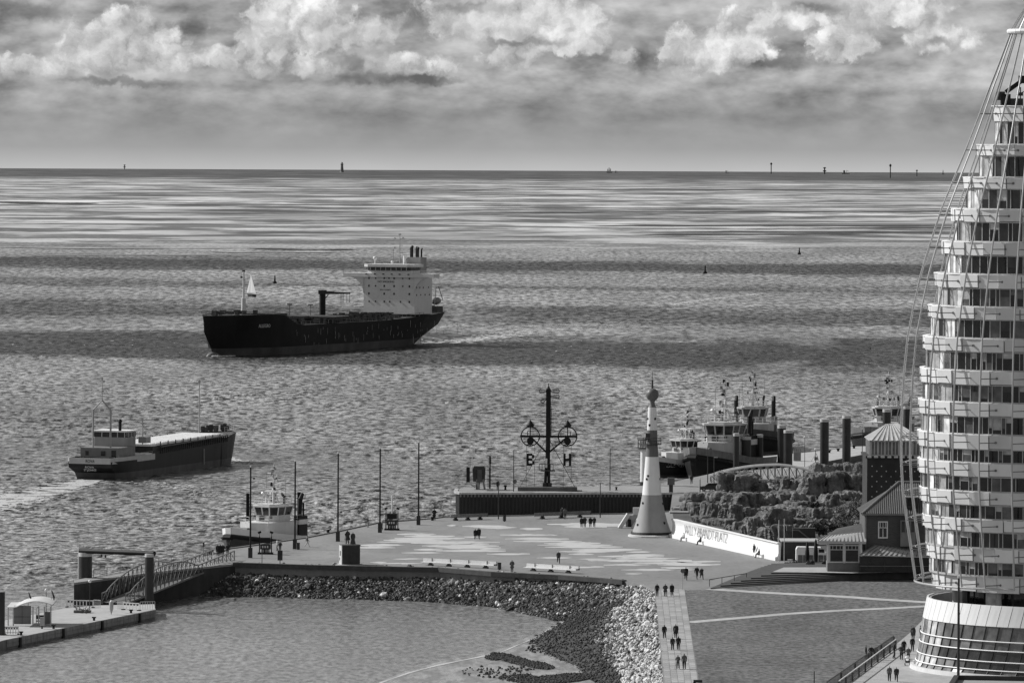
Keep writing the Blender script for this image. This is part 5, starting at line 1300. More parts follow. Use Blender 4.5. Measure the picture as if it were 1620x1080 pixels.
# switch cabinets with floodlights
def cabinet(px, py, label, tall):
    b = G(px, py, QZ); s_ = S(b.y); t = thing('switch_cabinet', label, 'cabinet', b, 0, 'steel frames with control cabinets')
    w = 19 / s_; h = 28 / s_
    obj('foot', MB().box((0, 0, .12), (w + .5, 1.2, .25)), M_BLACK, t)
    for sg in (-1, 1): obj('frame_post', MB().box((sg * w / 2, -.1, h / 2), (.16, .2, h)), M_BLACK, t)
    obj('upper_box', MB().box((0, 0, h * .78), (w - .3, .7, h * .3)), M_BLACK, t); obj('lower_box', MB().box((0, 0, h * .42), (w - .25, .75, h * .28)), M_DARK, t)
    g = MB()
    for k in range(3): g.box((-.4 + k * .36, -.42, h * .42), (.2, .06, .3))
    obj('gauges', g, M_OFF, t)
    obj('cable_reel', MB().box((0, -.1, .5), (w - .6, .6, .6)), M_DARK, t); obj('valves', MB().box((-.35, -.42, .5), (.2, .05, .4)).box((.1, -.42, .5), (.16, .05, .4)).box((.42, -.42, .5), (.2, .05, .4)), M_STEEL, t)
    for sg in (-1, 1): obj('floodlight', MB().rod((sg * w / 2, 0, h), (sg * w / 2, 0, h + .5), .04, 4).box((sg * w / 2, 0, h + .6), (.5, .3, .3), ry=.3 * sg), M_BLACK, t)
    if tall: obj('white_pipe', MB().rod((0, .2, h * .9), (0, .2, h + 2.7), .14, 8), M_WHITE, t, smooth=True)
    return t
cabinet(420, 876, 'dark steel control cabinet in front of the white tug', False)
cabinet(620, 838, 'dark steel control cabinet with tall white pipe near the river edge', True)
# piles beside the white tug
for px, pt, lab in ((391.5, 780, 'dark slender mooring pile left of the white tug wheelhouse'), (472.5, 778, 'dark slender mooring pile between white tug and its funnel')):
    p = Gw(px, 862); s_ = S(p.y); h = (862 - pt) / s_
    tag(obj('mooring_pile', MB().rod((-.12, 0, -2), (-.12, 0, h), .14, 8).rod((.16, 0, -2), (.16, 0, h), .14, 8), M_BLACK, loc=p, smooth=True), lab, 'mooring pile')
# statue
b = G(553.5, 893, QZ); s_ = S(b.y)
t = thing('monument', 'bronze couple statue on a square dark stone block by the parapet', 'monument', b, R(12))
w = 33 / s_; h = 31 / s_
obj('plinth_step', MB().box((-.2, -.2, .06), (w + 1.0, w + .6, .14)), mat(.4, .8, .15, 1), t)
obj('plinth', MB().box((0, 0, h / 2), (w * .86, w * .7, h)), mat(.035, .6, .3, 1), t); obj('plinth_cap', MB().box((0, 0, h + .06), (w * .9, w * .74, .14)), mat(.12, .6, .2, 1), t)
obj('side_slab', MB().box((-w * .43 - .05, 0, h / 2), (.1, w * .7, h - .04)), mat(.5, .7, .2, .8), t); obj('side_slit', MB().box((-w * .43 - .12, 0, h * .6), (.04, .5, .7)).box((-w * .43 - .12, .5, h * .3), (.04, .3, .4)), M_DARK, t)
MON = t; MONH = h + .13
# benches
def bench(a, b_, lab, back=1, feet=4, z=QZ, kind='pale'):
    A_, B_ = G(*a, z), G(*b_, z); d = B_ - A_; L_ = d.length; rz = math.atan2(d.y, d.x)
    t = thing('long_bench', lab, 'bench', A_, rz, 'long curved benches round the square'); m = mat(.82, .6, .05, .8) if kind == 'pale' else mat(.2, .6, .15, .8)
    n = 6
    for k in range(5): obj('seat_slat', MB().box((L_ / 2, -.26 + k * .13, .48), (L_, .11, .05)), m, t)
    for k in range(4): obj('back_slat', MB().box((L_ / 2, (.36 + .04 * k) * back, .5 + k * .15), (L_, .04, .13)), m, t)
    for k in range(feet):
        x = L_ * (k + .5) / feet; obj('foot', MB().box((x, 0, .12), (.7, .5, .24)).box((x, 0, .32), (.3, .5, .3)).box((x, .38 * back, .7), (.12, .06, .7)), M_DARK, t)
    obj('end_bracket', MB().box((L_ + .03, .1 * back, .6), (.06, .9, .16)).box((L_ + .03, .42 * back, .75), (.06, .1, .6)), M_DARK, t)
bench((667, 893.5), (783, 899.5), 'long pale bench in front of the parapet, left of the bin', 1, 4)
bench((830, 902), (913, 907), 'long pale bench in front of the parapet, right of the bin', 1, 3)
bench((711, 823), (769, 821), 'long bench at the river edge right of the last tall mast', -1, 3, kind='d')
bench((843, 820.5), (932, 817), 'long bench before the dark sheet pile wall under the hanging letter B', -1, 3, kind='d')
def bin_(px, py, lab):
    b = G(px, py, QZ); t = thing('litter_bin', lab, 'bin', b, 0, 'dark litter bins'); obj('body', MB().rod((0, 0, .08), (0, 0, .95), .27, 12), M_DARK, t, smooth=True); obj('rim', MB().rod((0, 0, .95), (0, 0, 1.05), .29, 12), M_BLACK, t); obj('foot', MB().rod((0, 0, 0), (0, 0, .1), .12, 8), M_BLACK, t)
bin_(790, 901, 'dark litter bin between the two pale benches'); bin_(798, 824.5, 'dark litter bin at the river edge beside the short post')
b = G(470.5, 869, QZ); bin_(471.5, 869, 'small dark bin at the foot of the second tall mast')
for (px, py, lab) in ((519, 843.5, 'black mooring bollard on the quay edge right of the white tug'), (684, 823, 'black mooring bollard beside the person at the river edge'), (333, 877, 'black mooring bollard at the head of the gangway')):
    b = G(px, py, QZ); t = thing('mooring_bollard', lab, 'bollard', b, 0, 'mooring bollards'); obj('post', MB().rod((0, 0, 0), (0, 0, .5), .22, 10), M_BLACK, t); obj('horn', MB().box((.12, 0, .55), (.7, .35, .22), ry=-.3), M_BLACK, t)
# round sign post near the slab path
b = G(1080, 932.5, QZ); s_ = S(b.y); t = thing('road_sign', 'round sign seen from behind on a thin pole at the lawn corner', 'sign', b)
obj('pole', MB().rod((0, 0, 0), (0, 0, 33 / s_), .035, 6), M_STEEL, t); obj('sign_disc', MB().rod((0, -.02, 30 / s_), (0, .02, 30 / s_), .3, 20), mat(.1, .5, .1, 2), t)
for (px, py, hh, lab, cat) in ((443, 891, 21, 'dark information board on one leg beside the parapet', 'sign board'),):
    b = G(px, py, QZ); s_ = S(b.y); t = thing('information_board', lab, cat, b); obj('leg', MB().rod((0, 0, 0), (0, 0, hh / s_ * .5), .06, 6), M_BLACK, t); obj('board', MB().box((0, 0, hh / s_ * .62), (.72, .15, hh / s_ * .75)), M_DARK, t)
b = G(414.5, 892, QZ); tag(obj('thin_post', MB().rod((0, 0, 0), (0, 0, 2.2), .05, 6), M_DARK, loc=b), 'thin dark post before the left control cabinet', 'post')

# ------------------------------------------------------------ jetty, gangway and pontoon at left
jp = [G(*q_, QZ) for q_ in ((117, 917), (225, 897), (335, 877), (344, 878), (372, 891), (250, 903.5), (117, 921))]
jt = thing('jetty', 'dark walled jetty with pale walkway and handrail behind the gangway', 'jetty', (jp[0].x, jp[0].y, 0))
J0 = Vector((jp[0].x, jp[0].y, 0))
obj('wall', MB().prism([(p.x - J0.x, p.y - J0.y) for p in jp], -2, QZ - .3), M_WALLDARK, jt); obj('walkway', MB().prism([(p.x - J0.x, p.y - J0.y) for p in jp], QZ - .3, QZ - .02), mat(.28, .8, .15, .6), jt)
ja, jb2 = G(148, 914, QZ) - J0, G(310, 884, QZ) - J0
n = 9
for k in range(n): p = ja.lerp(jb2, k / (n - 1)); obj('rail_post', MB().rod((p.x, p.y, QZ), (p.x, p.y, QZ + 1.15), .05, 5), M_MID, jt)
obj('handrail', MB().rod((ja.x, ja.y, QZ + 1.15), (jb2.x, jb2.y, QZ + 1.15), .06, 6), M_STEEL, jt); obj('handrail', MB().rod((ja.x, ja.y, QZ + .1), (jb2.x, jb2.y, QZ + .1), .05, 6), M_MID, jt)
# pontoon
PZ = 1.15
pp_px = [(246, 963.5), (244, 955), (150, 957), (100, 962), (10, 980), (-80, 1002), (-80, 1035), (10, 1011)]
pp = [G(*q_, PZ) for q_ in pp_px]; P0_ = Vector((pp[0].x, pp[0].y, 0))
pt = thing('pontoon', 'long low concrete pontoon floating in the basin at left', 'pontoon', P0_)
M_PONT = mat(.4, .8, .12, .5, key='pont')
obj('float', MB().prism([(p.x - P0_.x, p.y - P0_.y) for p in pp], -.7, PZ - .06), mat(.15, .8, .25, .8), pt); obj('deck', MB().prism([(p.x - P0_.x, p.y - P0_.y) for p in pp], PZ - .06, PZ), M_PONT, pt)
fa, fb_ = pp[0] - P0_, pp[7] - P0_; fa.z = fb_.z = 0; d = fb_ - fa; n = 26; nn = Vector((-d.y, d.x, 0)).normalized(); nn = nn if nn.y < 0 else -nn
for k in range(n):
    a, b_ = fa.lerp(fb_, (k + .03) / n), fa.lerp(fb_, (k + .97) / n); c = (a + b_) / 2 + nn * .05
    for zz_ in (.86, .36): obj('side_plate', MB().box((c.x, c.y, zz_), ((b_ - a).length, .1, .46), rz=math.atan2(d.y, d.x)), mat(.24, .8, .25, .8), pt)
for u in (.12, .38, .64, .92): c = fa.lerp(fb_, u) + nn * .16; obj('fender', MB().box((c.x, c.y, .45), (.5, .3, 1.3), rz=math.atan2(d.y, d.x)), M_BLACK, pt)
for u in (.135, .39, .66, .87): c = fa.lerp(fb_, u) - nn * .8; o = thing('mooring_bollard', 'black bollard on the pontoon edge, %s' % {.135: 'nearest the gangway barriers', .39: 'second from the gangway end', .66: 'in front of the shelter', .87: 'nearest the cut-off pile at far left'}[u], 'bollard', (P0_.x + c.x, P0_.y + c.y, PZ), 0, 'bollards on the pontoon'); obj('post', MB().rod((0, 0, 0), (0, 0, .35), .16, 8), M_BLACK, o); obj('horn', MB().box((0, 0, .42), (.55, .25, .16)), M_BLACK, o)
# dolphins
def pile(px, wpx, ybase, ytop, cap, label, z=0, group='capped steel guide piles'):
    b = G(px, ybase, z); s_ = S(b.y); h = (ybase - ytop) / s_; r = wpx / s_ / 2
    t = thing('guide_pile', label, 'pile', (b.x, b.y, z), 0, group)
    obj('shaft', MB().rod((0, 0, -2), (0, 0, h - cap / s_), r, 24), mat(.02, .5, .4, .5, spec=.5, key='pile'), t, smooth=True)
    obj('cap', MB().rod((0, 0, h - cap / s_), (0, 0, h), r * 1.02, 24), mat(.5, .5, .08, 1), t, smooth=True)
    return t
pile(135, 21, 958, 873.5, 6, 'thick dark pile with pale cap carrying the left end of the gantry pipe', 0, None)
pile(236, 14, 966, 875.5, 5, 'slimmer dark pile with pale cap carrying the right end of the gantry pipe', 0, None)
pile(1, 13, 1018, 934, 2, 'dark pile cut off by the left edge of the picture', 0, None)
for px, w_, yb, yt, lab in ((1164.5, 9.5, 760, 685, 'leftmost dark pile before the broad tug, without bright cap side'), (1180.5, 15, 752, 690.5, 'capped pile just right of the leftmost one, shortest of the group'), (1202, 10, 750, 687, 'narrow capped pile right of the broad tug'), (1236.5, 13.5, 752, 672.5, 'capped pile standing half hidden behind its twin under the big tug stern'), (1246.5, 14, 756, 680, 'capped pile in front of its taller twin, above the footbridge'), (1304, 14, 750, 662.5, 'capped pile alone in the middle of the open water, left of two'), (1339, 13.5, 740, 657, 'capped pile at the right pontoon, right of two lone ones'), (1402.5, 13, 735, 647, 'capped pile above the glass lantern roof, left one'), (1435, 13.5, 732, 642, 'capped pile above the glass lantern roof behind the cables, right one')):
    pile(px, w_, yb, yt, 4.6, lab)
# gantry pipe
d1, d2 = G(135, 958, 0), G(236, 966, 0); s_ = S(d1.y)
za = A(130, 871, d1.y).z; zb2 = A(240, 875, d2.y).z
t = thing('gantry_pipe', 'dark horizontal pipe beam resting across the two gangway piles', 'beam', (d1.x - .8, d1.y, za))
obj('beam', MB().rod((0, 0, 0), (d2.x - d1.x + 1.5, d2.y - d1.y, zb2 - za), .34, 12), M_BLACK, t, smooth=True)
obj('lug', MB().box((3.2, (d2.y - d1.y) * .3, -.5), (.2, .2, .4)).box((3.8, (d2.y - d1.y) * .35, -.5), (.2, .2, .4)), M_DARK, t)
obj('post', MB().rod((-.15, 0, .6), (-.15, 0, -8.2), .1, 6), M_OFF, t)
# gangway with two bow trusses
ga, gb = G(353, 884, QZ + .1), G(180, 953, PZ + .1); g0 = ga.copy(); gd_ = gb - ga; GL = Vector((gd_.x, gd_.y, 0)).length; grz = math.atan2(gd_.y, gd_.x)
gw = thing('gangway', 'steel footbridge with two bow trusses sloping down to the pontoon', 'footbridge', ga, grz); GW = 1.75
def gz(u): return gd_.z * u
obj('deck', MB().add([(0, -GW, 0), (GL, -GW, gz(1)), (GL, GW, gz(1)), (0, GW, 0), (0, -GW, -.2), (GL, -GW, gz(1) - .2), (GL, GW, gz(1) - .2), (0, GW, -.2)], [(0, 1, 2, 3), (7, 6, 5, 4), (0, 4, 5, 1), (3, 2, 6, 7)]), mat(.16, .8, .2, 1), gw)
def topz(u): return 1.25 if u < .36 else 1.25 + 1.9 * math.sin(math.pi * min(1, (u - .36) / .60)) ** .75 if u < .96 else 1.25
M_GW = mat(.17, .5, .15, 1)
for sg in (-1, 1):
    y = sg * GW; N_ = 26
    obj('bottom_chord', MB().bar((0, y, -.1), (GL, y, gz(1) - .1), .24), M_GW, gw)
    tc_ = MB()
    for k in range(N_ * 2): u0_, u1_ = k / N_ / 2, (k + 1) / N_ / 2; tc_.rod((GL * u0_, y, gz(u0_) + topz(u0_)), (GL * u1_, y, gz(u1_) + topz(u1_)), .1, 6)
    obj('top_chord', tc_, mat(.22, .5, .15, 1), gw)
    for k in range(N_ + 1):
        u = k / N_; 
        obj('truss_post', MB().bar((GL * u, y, gz(u)), (GL * u, y, gz(u) + topz(u)), .1), M_GW, gw)
        if k < N_:
            u2 = (k + 1) / N_; obj('truss_diagonal', MB().rod((GL * u, y, gz(u)), (GL * u2, y, gz(u2) + topz(u2)), .04, 4).rod((GL * u2, y, gz(u2)), (GL * u, y, gz(u) + topz(u)), .04, 4), M_GW, gw)
# red/white style safety barriers
def barrier(a, b_, lab, n=7):
    A_, B_ = G(*a, PZ), G(*b_, PZ); d = B_ - A_; L_ = d.length; t = thing('safety_barrier', lab, 'barrier', A_, math.atan2(d.y, d.x), 'pale mesh barriers on the pontoon'); m = M_WHITE
    obj('top_board', MB().box((L_ / 2, 0, .98), (L_, .06, .12)), m, t); obj('bottom_board', MB().box((L_ / 2, 0, .25), (L_, .06, .08)), m, t)
    for k in range(n): obj('reflector', MB().box((L_ * (k + .5) / n, 0, .82), (L_ / n * .52, .05, .3)), M_DARK if k % 1 == 0 else m, t)
    for k in range(n + 1): obj('upright', MB().box((L_ * k / n, 0, .55), (.09, .06, 1.0)), m, t)
    for k in (0, n): obj('foot', MB().box((L_ * k / n, 0, .06), (.3, .6, .12)), M_BLACK, t)
barrier((106, 960), (147, 961), 'pale safety barrier at the back of the pontoon by the thick pile', 8); barrier((195, 964), (220, 965.5), 'pale safety barrier in front of the near gangway truss', 5)
def low_rail(a, b_, lab):
    A_, B_ = G(*a, PZ), G(*b_, PZ); d = B_ - A_; t = thing('rail_fence', lab, 'railing', A_, math.atan2(d.y, d.x)); L_ = d.length
    obj('top_rail', MB().rod((0, 0, 1.05), (L_, 0, 1.05), .04, 5), M_OFF, t)
    for k in range(7): obj('baluster', MB().rod((L_ * k / 6, 0, 0), (L_ * k / 6, 0, 1.05), .03, 4), M_OFF, t)
low_rail((148, 960.5), (159, 961), 'short pale railing right of the long barrier'); low_rail((186, 963), (195, 963), 'short pale railing left of the near barrier'); low_rail((222, 963.5), (245, 963), 'pale railing at the right end of the pontoon')
barrier((8, 1003), (29, 1003), 'low grey barrier at the left end of the pontoon', 5)
lamp_post(142, 967, 47, 'globe lamp on the pontoon before the thick pile', 0, PZ, 'globe', 'globe lamps on the pontoon', .05); lamp_post(73, 982, 48, 'globe lamp behind the pontoon shelter', 0, PZ, 'globe', 'globe lamps on the pontoon', .05)
b = G(176, 971.5, PZ); t = thing('buoy_marker', 'small spindle-shaped marker standing on the pontoon', 'marker', b); obj('spindle', MB().lathe([(.03, 0), (.12, .3), (.28, .75), (.3, 1.5), (.2, 1.75)], 12), mat(.4, .5, .1, 1), t, smooth=True); obj('top', MB().sphere((0, 0, 1.75), .2, 10), M_WHITE, t)
b = G(66.5, 994, PZ); t = thing('ticket_machine', 'pale slim machine on a short foot before the shelter', 'machine', b); obj('body', MB().box((0, 0, .95), (.55, .4, 1.1)), mat(.36, .6, .1, 1), t); obj('foot', MB().rod((0, 0, 0), (0, 0, .45), .12, 8), M_DARK, t)
b = G(127, 969, PZ); t = thing('boat_cradle', 'tangled steel cradle lying on the pontoon beside the globe lamp', 'cradle', b)
cr_ = MB(); r_ = random.Random(6)
for k in range(16): cr_.rod((r_.uniform(-.8, 1.3), r_.uniform(-1, 1), .2), (r_.uniform(-.8, 1.3), r_.uniform(-1, 1), r_.uniform(.4, 1.0)), .045, 5)
cr_.rod((-.9, 0, .18), (1.4, .3, .18), .18, 8).rod((-.9, 1, .18), (1.4, 1.2, .18), .14, 8); obj('frame', cr_, M_MID, t)
# shelter
b = G(34, 989, PZ); s_ = S(b.y); t = thing('waiting_shelter', 'small waiting shelter with curved pale roof on the pontoon', 'shelter', b); X = lambda px: (px - 34) / s_
Zs = lambda py: (989 - py) / s_
obj('back_panel', MB().box(((X(22) + X(49)) / 2, 0, Zs(972)), (X(49) - X(22), .12, 29 / s_)), mat(.16, .5, .1, 1), t); obj('panel_seam', MB().box(((X(22) + X(49)) / 2, -.08, Zs(975)), (X(49) - X(22), .03, .06)).box((X(35), -.08, Zs(972)), (.04, .03, 29 / s_)), M_DARK, t)
for px in (13, 21, 52, 61, 70, 80): obj('post', MB().box((X(px), .2 if px > 52 else 0, Zs(974)), (.16, .14, 30 / s_)), mat(.45, .5, .1, 1), t)
rf = MB(); n = 14; top, bot = [], []
for k in range(n + 1):
    u = k / n; x = X(12) + (X(84) - X(12)) * u; z = Zs(960) + (1.0 * math.sin(math.pi * max(0, u - .2) / .8 * .9) ** .8 * .8 if u > .2 else 0); top.append((x, z + .12)); bot.append((x, z))
for y0_, y1_ in ((-1.2, 5.5),):
    vs = [(x, y0_, z) for x, z in top] + [(x, y1_, z + .1) for x, z in top] + [(x, y0_, z) for x, z in bot] + [(x, y1_, z + .1) for x, z in bot]; m_ = n + 1
    fs = [(k, k + 1, m_ + k + 1, m_ + k) for k in range(n)] + [(2 * m_ + k, 3 * m_ + k, 3 * m_ + k + 1, 2 * m_ + k + 1) for k in range(n)] + [(k, 2 * m_ + k, 2 * m_ + k + 1, k + 1) for k in range(n)] + [(m_ + k, m_ + k + 1, 3 * m_ + k + 1, 3 * m_ + k) for k in range(n)]
    rf.add(vs, fs)
obj('curved_roof', rf, mat(.62, .5, .08, 1), t, smooth=True)
obj('bench', MB().box((X(66), 1.5, .5), (1.6, .5, .1)).box((X(66), 1.7, 1.0), (1.6, .1, .5)), M_MID, t); obj('side_glass', MB().box((X(56.5), 2.6, Zs(974)), (.05, 4, 24 / s_)), M_GLASS, t); obj('side_panel', MB().box((X(75), .6, Zs(977)), (.9, .1, 19 / s_)), M_MID, t)
for px, yb, yt, lab in ((44.5, 960, 936, 'small dark pennant on a pole at the left of the shelter'), (81, 950, 933, 'limp dark flag on a slanted pole right of the shelter')):
    b = G(px, 985, PZ); s_ = S(b.y); t = thing('flag', lab, 'flag', b); hh = (985 - yt) / s_
    obj('pole', MB().rod((0, 0, 0), (0, 0, hh), .04, 5), M_STEEL, t); obj('cloth', MB().loft([[(0, 0, hh), (.1, .05, hh - .05), (.45, .1, hh - .9), (.35, 0, hh - 1.5)], [(.02, .04, hh), (.12, .1, hh - .05), (.47, .15, hh - .9), (.37, .04, hh - 1.5)]]), M_DARK, t)
b = G(303, 879.5, QZ); t = thing('sign_post', 'small dark sign on a post at the head of the jetty', 'sign', G(322, 878, QZ)); obj('post', MB().rod((0, 0, 0), (0, 0, 1.7), .05, 6), M_MID, t); obj('board', MB().box((0, 0, 1.6), (.26, .06, .6)), M_DARK, t)
# ------------------------------------------------------------ artificial rocks
def rock_mat():
    m = bpy.data.materials.new('weathered_rock'); m.use_nodes = True; T = NT(m.node_tree); b = T.N['Principled BSDF']
    g = T.new('ShaderNodeNewGeometry'); tc = g.outputs['Position']
    n1 = T.noise(T.vm('MULTIPLY', tc, (1, 1, .22)), .9, 6, .65); n2 = T.noise(tc, .35, 4, .6); n3 = T.noise(tc, 3, 5, .7)
    v = T.m('MULTIPLY', T.lin(n1, .32, .68, .4, 1.75), T.lin(n2, .3, .7, .65, 1.35)); v = T.m('MULTIPLY', v, T.lin(n3, .3, .7, .8, 1.2)); T.put(b.inputs['Base Color'], T.m('MULTIPLY', v, .14))
    b.inputs['Roughness'].default_value = .9; b.inputs['Specular IOR Level'].default_value = .15
    bp = T.new('ShaderNodeBump'); bp.inputs['Distance'].default_value = .35; bp.inputs['Strength'].default_value = .9; T.put(bp.inputs['Height'], T.m('ADD', n1, T.m('MULTIPLY', n3, .3))); T.L.new(bp.outputs[0], b.inputs['Normal'])
    return m
M_ROCK = rock_mat()
bm = bmesh.new(); bmesh.ops.create_icosphere(bm, subdivisions=4, radius=1); ICO = [v.co.copy() for v in bm.verts]; ICF = [tuple(v.index for v in f_.verts) for f_ in bm.faces]; bm.free()
def boulder_mesh(w, d, h, seed, rib=.0):
    mb = MB(); vs = []
    e = 4.5 + (seed * 37 % 5) * .6; tw_ = (seed * 53 % 17 - 8) * .03
    for v in ICO:
        r_ = (abs(v.x) ** e + abs(v.y) ** e + abs(v.z) ** e) ** (-1 / e)
        p = Vector((v.x * r_ * w / 2, v.y * r_ * d / 2, v.z * r_ * h * .56 + h * .44))
        q = Vector((p.x * .5 + seed * 3.1, p.y * .5, p.z * .55)); a = mn.noise(q) * .9 + mn.noise(q * 2.1) * .35
        ch = mn.noise(Vector((p.x * 1.3 + seed, p.y * 1.3, p.z * .22))); a += (abs(ch) * -1.1 + .25) * (.75 + rib * 2)      # clefts
        a += mn.noise(Vector((p.x * 2.6 + seed, p.y * 2.6, p.z * 2.2))) * .14
        lay = math.sin(p.z * 2.4 + mn.noise(q) * 2.5); a += .18 * (1 if lay > .2 else -1 if lay < -.5 else 0)
        n_ = Vector((v.x, v.y, v.z * .7)); p += n_ * a * min(1.1, .3 * min(w, h) + .15); p.x += tw_ * p.z
        if p.z < -.4: p.z = -.4
        vs.append(tuple(p))
    return mb.add(vs, ICF)
# (x0, y0, x1, y1) in the enlarged view (5.4x, origin 1080/730), grouped into outcrops
def zr(b_): return [1080 + b_[0] / 5.4, 730 + b_[1] / 5.4, 1080 + b_[2] / 5.4, 730 + b_[3] / 5.4]
OUT = {
    'dark rounded back outcrop left of the footbridge': [(320, 105, 470, 262), (420, 100, 650, 265), (530, 178, 640, 262), (620, 180, 722, 262), (210, 248, 345, 335)],
    'square dark boulder under the right end of the footbridge': [(805, 145, 915, 268), (900, 142, 1022, 268)],
    'tall cave outcrop with deep shadowed mouth': [(1008, 130, 1110, 292), (1085, 95, 1240, 290), (1225, 92, 1325, 290), (1300, 95, 1400, 262), (1385, 110, 1495, 262), (1488, 122, 1572, 220), (1500, 200, 1572, 260)],
    'small pale crags behind the cave outcrop': [(1088, 6, 1172, 112), (1160, 22, 1235, 112), (1232, 38, 1312, 104), (1308, 20, 1388, 100), (1378, 20, 1478, 104), (1470, 18, 1572, 115)],
    'low weathered rocks at the left end of the rockery': [(45, 268, 165, 345), (0, 335, 60, 425), (40, 345, 110, 430), (0, 300, 50, 345)],
    'long dark ledge in the middle of the rockery': [(310, 278, 430, 425), (400, 282, 560, 430), (530, 285, 700, 425), (680, 262, 800, 375), (780, 268, 910, 375), (890, 262, 1032, 375)],
    'sunlit ribbed pillars behind the white wall': [(75, 362, 165, 478), (148, 338, 222, 488), (208, 352, 285, 502), (280, 358, 372, 502), (345, 398, 445, 515), (425, 392, 520, 530), (480, 402, 600, 515), (590, 405, 700, 505)],
    'grey domed rock above the wall end': [(650, 425, 780, 552), (750, 428, 905, 552), (700, 378, 800, 440), (790, 372, 900, 445)],
    'ribbed rock curtain above the low wall': [(515, 492, 625, 625), (595, 480, 702, 648), (690, 545, 800, 690), (785, 556, 870, 696), (855, 550, 935, 696), (435, 512, 525, 585), (310, 492, 425, 555), (200, 492, 320, 545), (120, 470, 215, 522)],
    'row of square blocks in the lower middle': [(878, 382, 975, 455), (968, 388, 1098, 482), (1092, 388, 1180, 492), (1165, 392, 1262, 492), (1055, 300, 1110, 352), (900, 335, 1062, 402)],
    'broken rocks beside the leafless shrub': [(1200, 268, 1292, 392), (1285, 252, 1350, 330), (1340, 262, 1410, 335), (1400, 250, 1500, 330), (1480, 262, 1572, 330), (1110, 350, 1200, 392)],
    'loose pale stones above the flag poles': [(905, 488, 960, 530), (950, 480, 1012, 530), (1010, 498, 1062, 552), (1050, 510, 1110, 556), (730, 548, 760, 590)]}
sd = 1
for lab, lst in OUT.items():
    root = None
    for bx in lst:
        x0, y0, x1, y1 = zr(bx); b = G((x0 + x1) / 2, min(y1, 862), QZ); s_ = S(b.y); w = (x1 - x0) / s_ * 1.08 * random.uniform(.85, 1.15); h = (y1 - y0) / s_ * random.uniform(.86, 1.06)
        if root is None: root = thing('rock_outcrop', lab, 'rocks', (b.x, b.y, QZ)); r0 = b.copy()
        rib = .25 if ('ribbed' in lab or 'curtain' in lab) else 0
        d = max(1.5, min(w * 1.0, 6)) * 1.4
        mb = boulder_mesh(w, d, h, sd, rib); sd += 1
        o = obj('boulder', mb, M_ROCK, root, smooth=False, loc=(b.x - r0.x, b.y - r0.y + d * .5, 0), rz=R(24) + random.uniform(-.4, .4))
# loose rubble round the outcrops
rb_ = MB(); rg = random.Random(31); area = [(1085, 812), (1130, 772), (1200, 760), (1370, 745), (1370, 850), (1300, 850), (1250, 855), (1150, 838)]
n = 0
while n < 500:
    x = rg.uniform(1080, 1372); y = rg.uniform(745, 856)
    if not inpoly(x, y, area): continue
    p = G(x, y, QZ); stone(rb_, (p.x, p.y, QZ + .1), rg.uniform(.2, .8), rg); n += 1
tag(obj('rock_rubble', rb_, M_ROCK, fixn=False), 'loose rubble lying between the outcrops', 'rubble', kind='stuff')
gp = [G(x, y, QZ) for x, y in [(1066, 822), (1062, 803), (1098, 790), (1140, 779.8), (1475, 779.8), (1475, 880), (1235, 868)]]
struct('rockery_ground', MB().add([(p.x, p.y, QZ + .02) for p in gp], [tuple(range(len(gp)))]), mat(.07, .9, .3, .4, .05), label='dark earth between the rocks')
# ------------------------------------------------------------ shrubs
def shrub(px, py, wpx, hpx, label, val, n=1500, leaf=.16, z=QZ, seed=1, bare=.0):
    b = G(px, py, z); s_ = S(b.y); w, h = wpx / s_, hpx / s_; r_ = random.Random(seed); t = thing('shrub', label, 'shrub', b)
    st_ = MB(); tips = []
    for k in range(7):
        a = r_.uniform(0, 6.28); e = Vector((math.cos(a) * w * .32 * r_.uniform(.4, 1), math.sin(a) * w * .3, h * r_.uniform(.5, .9))); m1 = e * .45 + Vector((0, 0, h * .1)); st_.path([(0, 0, 0), m1, e], .07, 5); tips.append(e)
        for _ in range(3): f_ = e + Vector((r_.uniform(-1, 1) * w * .2, r_.uniform(-1, 1) * w * .2, r_.uniform(0, .2) * h)); st_.rod(e * .7, f_, .03, 4); tips.append(f_)
    obj('branches', st_, M_DARK, t)
    lf = MB()
    cl = [(Vector((r_.uniform(-.42, .42) * w, r_.uniform(-.35, .35) * w, h * r_.uniform(.25, .85))), r_.uniform(.12, .24) * min(w, h * 1.4)) for _ in range(16)]
    for _ in range(n):
        c, rr = r_.choice(cl); v = Vector((r_.gauss(0, 1), r_.gauss(0, 1), r_.gauss(0, 1))).normalized() * rr * r_.random() ** .35; p = c + v
        if p.z < .05: p.z = .05 + r_.random() * .4
        a = Vector((r_.gauss(0, 1), r_.gauss(0, 1), r_.gauss(0, 1))).normalized(); q = a.orthogonal().normalized(); s0 = leaf * r_.uniform(.6, 1.3)
        lf.add([p - a * s0, p + q * s0 * .5, p + a * s0, p - q * s0 * .5], [(0, 1, 2, 3)])
    o = obj('foliage', lf, mat(val, .8, .35, 1.2, key='leaf'), t, fixn=False); o['kind'] = 'stuff'
shrub(1318, 848, 46, 26, 'dense dark evergreen shrub above the veranda roof', .05, 2600, seed=2); shrub(1296, 849, 30, 24, 'dark rounded shrub left of the densest evergreen', .055, 1500, seed=3); shrub(1340, 836, 46, 40, 'tall thin twiggy shrub under the pale crags', .09, 2200, .12, seed=4); shrub(1360, 828, 34, 44, 'tall grey twiggy shrub against the dotted tower wall', .11, 1700, .12, seed=5)
shrub(1286, 806, 24, 14, 'low dark shrub in the middle of the rockery', .05, 700, seed=6); shrub(1262, 803, 30, 12, 'low scrub left of the low dark shrub', .06, 700, seed=7); shrub(1256, 899, 16, 12, 'small dark potted shrub on the terrace beside the flag poles', .05, 500, .1, seed=8, z=QZ); shrub(1352, 842, 30, 20, 'pale dry shrub beside the brick house wall', .2, 900, seed=9)

